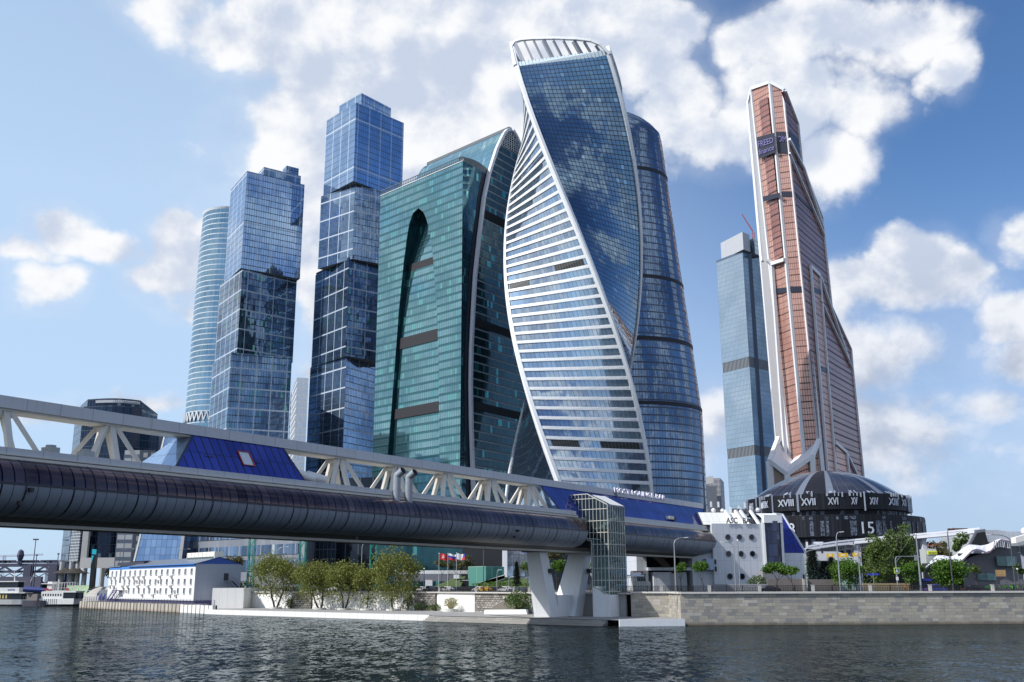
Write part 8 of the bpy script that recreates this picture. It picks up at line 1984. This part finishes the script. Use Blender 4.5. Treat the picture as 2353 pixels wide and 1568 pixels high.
# ================================================================== people
SKIN = plain((.45, .28, .20), .6, name='skin')
def person(label, loc, rz, top, legs, pose='stand', hair=(.03, .02, .015)):
    t = thing('person', label, 'person', loc)
    if pose == 'stand': J = {'pel': (0, 0, .95), 'chest': (0, 0, 1.30), 'neck': (0, 0, 1.50), 'head': (0, -.01, 1.62), 'crown': (0, 0, 1.74), 'sl': (-.19, 0, 1.42), 'el': (-.27, .02, 1.15), 'hl': (-.24, -.12, .93), 'sr': (.19, 0, 1.42), 'er': (.27, .02, 1.15), 'hr': (.24, -.10, .93), 'kl': (-.10, -.02, .50), 'al': (-.11, .02, .08), 'fl': (-.11, -.15, .04), 'kr': (.10, -.06, .50), 'ar': (.11, -.10, .08), 'fr': (.11, -.26, .04)}
    else: J = {'pel': (0, 0, .45), 'chest': (0, -.08, .80), 'neck': (0, -.12, 1.0), 'head': (0, -.14, 1.12), 'crown': (0, -.12, 1.24), 'sl': (-.19, -.1, .92), 'el': (-.24, -.2, .68), 'hl': (-.12, -.4, .58), 'sr': (.19, -.1, .92), 'er': (.24, -.2, .68), 'hr': (.12, -.4, .58), 'kl': (-.12, -.42, .48), 'al': (-.12, -.42, .08), 'fl': (-.12, -.58, .04), 'kr': (.12, -.42, .48), 'ar': (.12, -.42, .08), 'fr': (.12, -.58, .04)}
    R_ = {'pel': .145, 'chest': .16, 'neck': .06, 'head': .095, 'crown': .06, 'sl': .065, 'el': .045, 'hl': .035, 'sr': .065, 'er': .045, 'hr': .035, 'kl': .07, 'al': .045, 'fl': .04, 'kr': .07, 'ar': .045, 'fr': .04}
    E_ = [('pel', 'chest'), ('chest', 'neck'), ('neck', 'head'), ('head', 'crown'), ('chest', 'sl'), ('sl', 'el'), ('el', 'hl'), ('chest', 'sr'), ('sr', 'er'), ('er', 'hr'), ('pel', 'kl'), ('kl', 'al'), ('al', 'fl'), ('pel', 'kr'), ('kr', 'ar'), ('ar', 'fr')]
    ks = list(J); me = bpy.data.meshes.new('body'); me.from_pydata([J[k] for k in ks], [(ks.index(a), ks.index(b)) for a, b in E_], []); o = bpy.data.objects.new('body', me); COL.objects.link(o)
    md = o.modifiers.new('s', 'SKIN'); 
    for i, k in enumerate(ks): me.skin_vertices[0].data[i].radius = (R_[k], R_[k] * (.75 if k in ('pel', 'chest') else 1)); me.skin_vertices[0].data[i].use_root = (k == 'pel')
    o.modifiers.new('b', 'SUBSURF').levels = 1; dg = bpy.context.evaluated_depsgraph_get(); m2 = bpy.data.meshes.new_from_object(o.evaluated_get(dg)); bpy.data.objects.remove(o)
    for q in (SKIN, top, legs, plain(hair, .8, name='hair')): m2.materials.append(q)
    zc, zh = (J['pel'][2] + .03, J['neck'][2] - .02)
    for p in m2.polygons:
        z = p.center.z; x = abs(p.center.x); hand = (V(p.center) - V(J['hl'])).length < .07 or (V(p.center) - V(J['hr'])).length < .07
        p.material_index = 0 if (z > zh or hand) else (1 if z > zc or x > .2 else 2); p.use_smooth = True
        if z > J['head'][2] + .02 and p.center.y > J['head'][1] - .05: p.material_index = 3
    b = bpy.data.objects.new('body', m2); COL.objects.link(b); b.parent = t; t.rotation_euler = (0, 0, rz); return t
p = gY(1159, 1386, 255); person('person in a white shirt and dark trousers standing on the quay stairs', (p.x, p.y, p.z), 0, plain((.8, .8, .8), .7, name='shirt_white'), plain((.02, .02, .03), .8, name='trousers_dark'))
g_ = on_ret(921); g_ = g_ + (V((0, 0, 0)) - g_).normalized() * 7.5; person('person in dark clothes sitting by the planter of the tallest willow', (g_.x, g_.y, QZ), 0, plain((.12, .03, .03), .8, name='jacket_maroon'), plain((.02, .02, .03), .8, name='trousers_dark'), 'sit')
p = gY(2081, 1350, 238); person('person in an orange jacket standing behind the railing by the birches', (p.x, p.y, ST), 0, plain((.75, .16, .03), .7, name='jacket_orange'), plain((.02, .02, .03), .8, name='trousers_dark'))
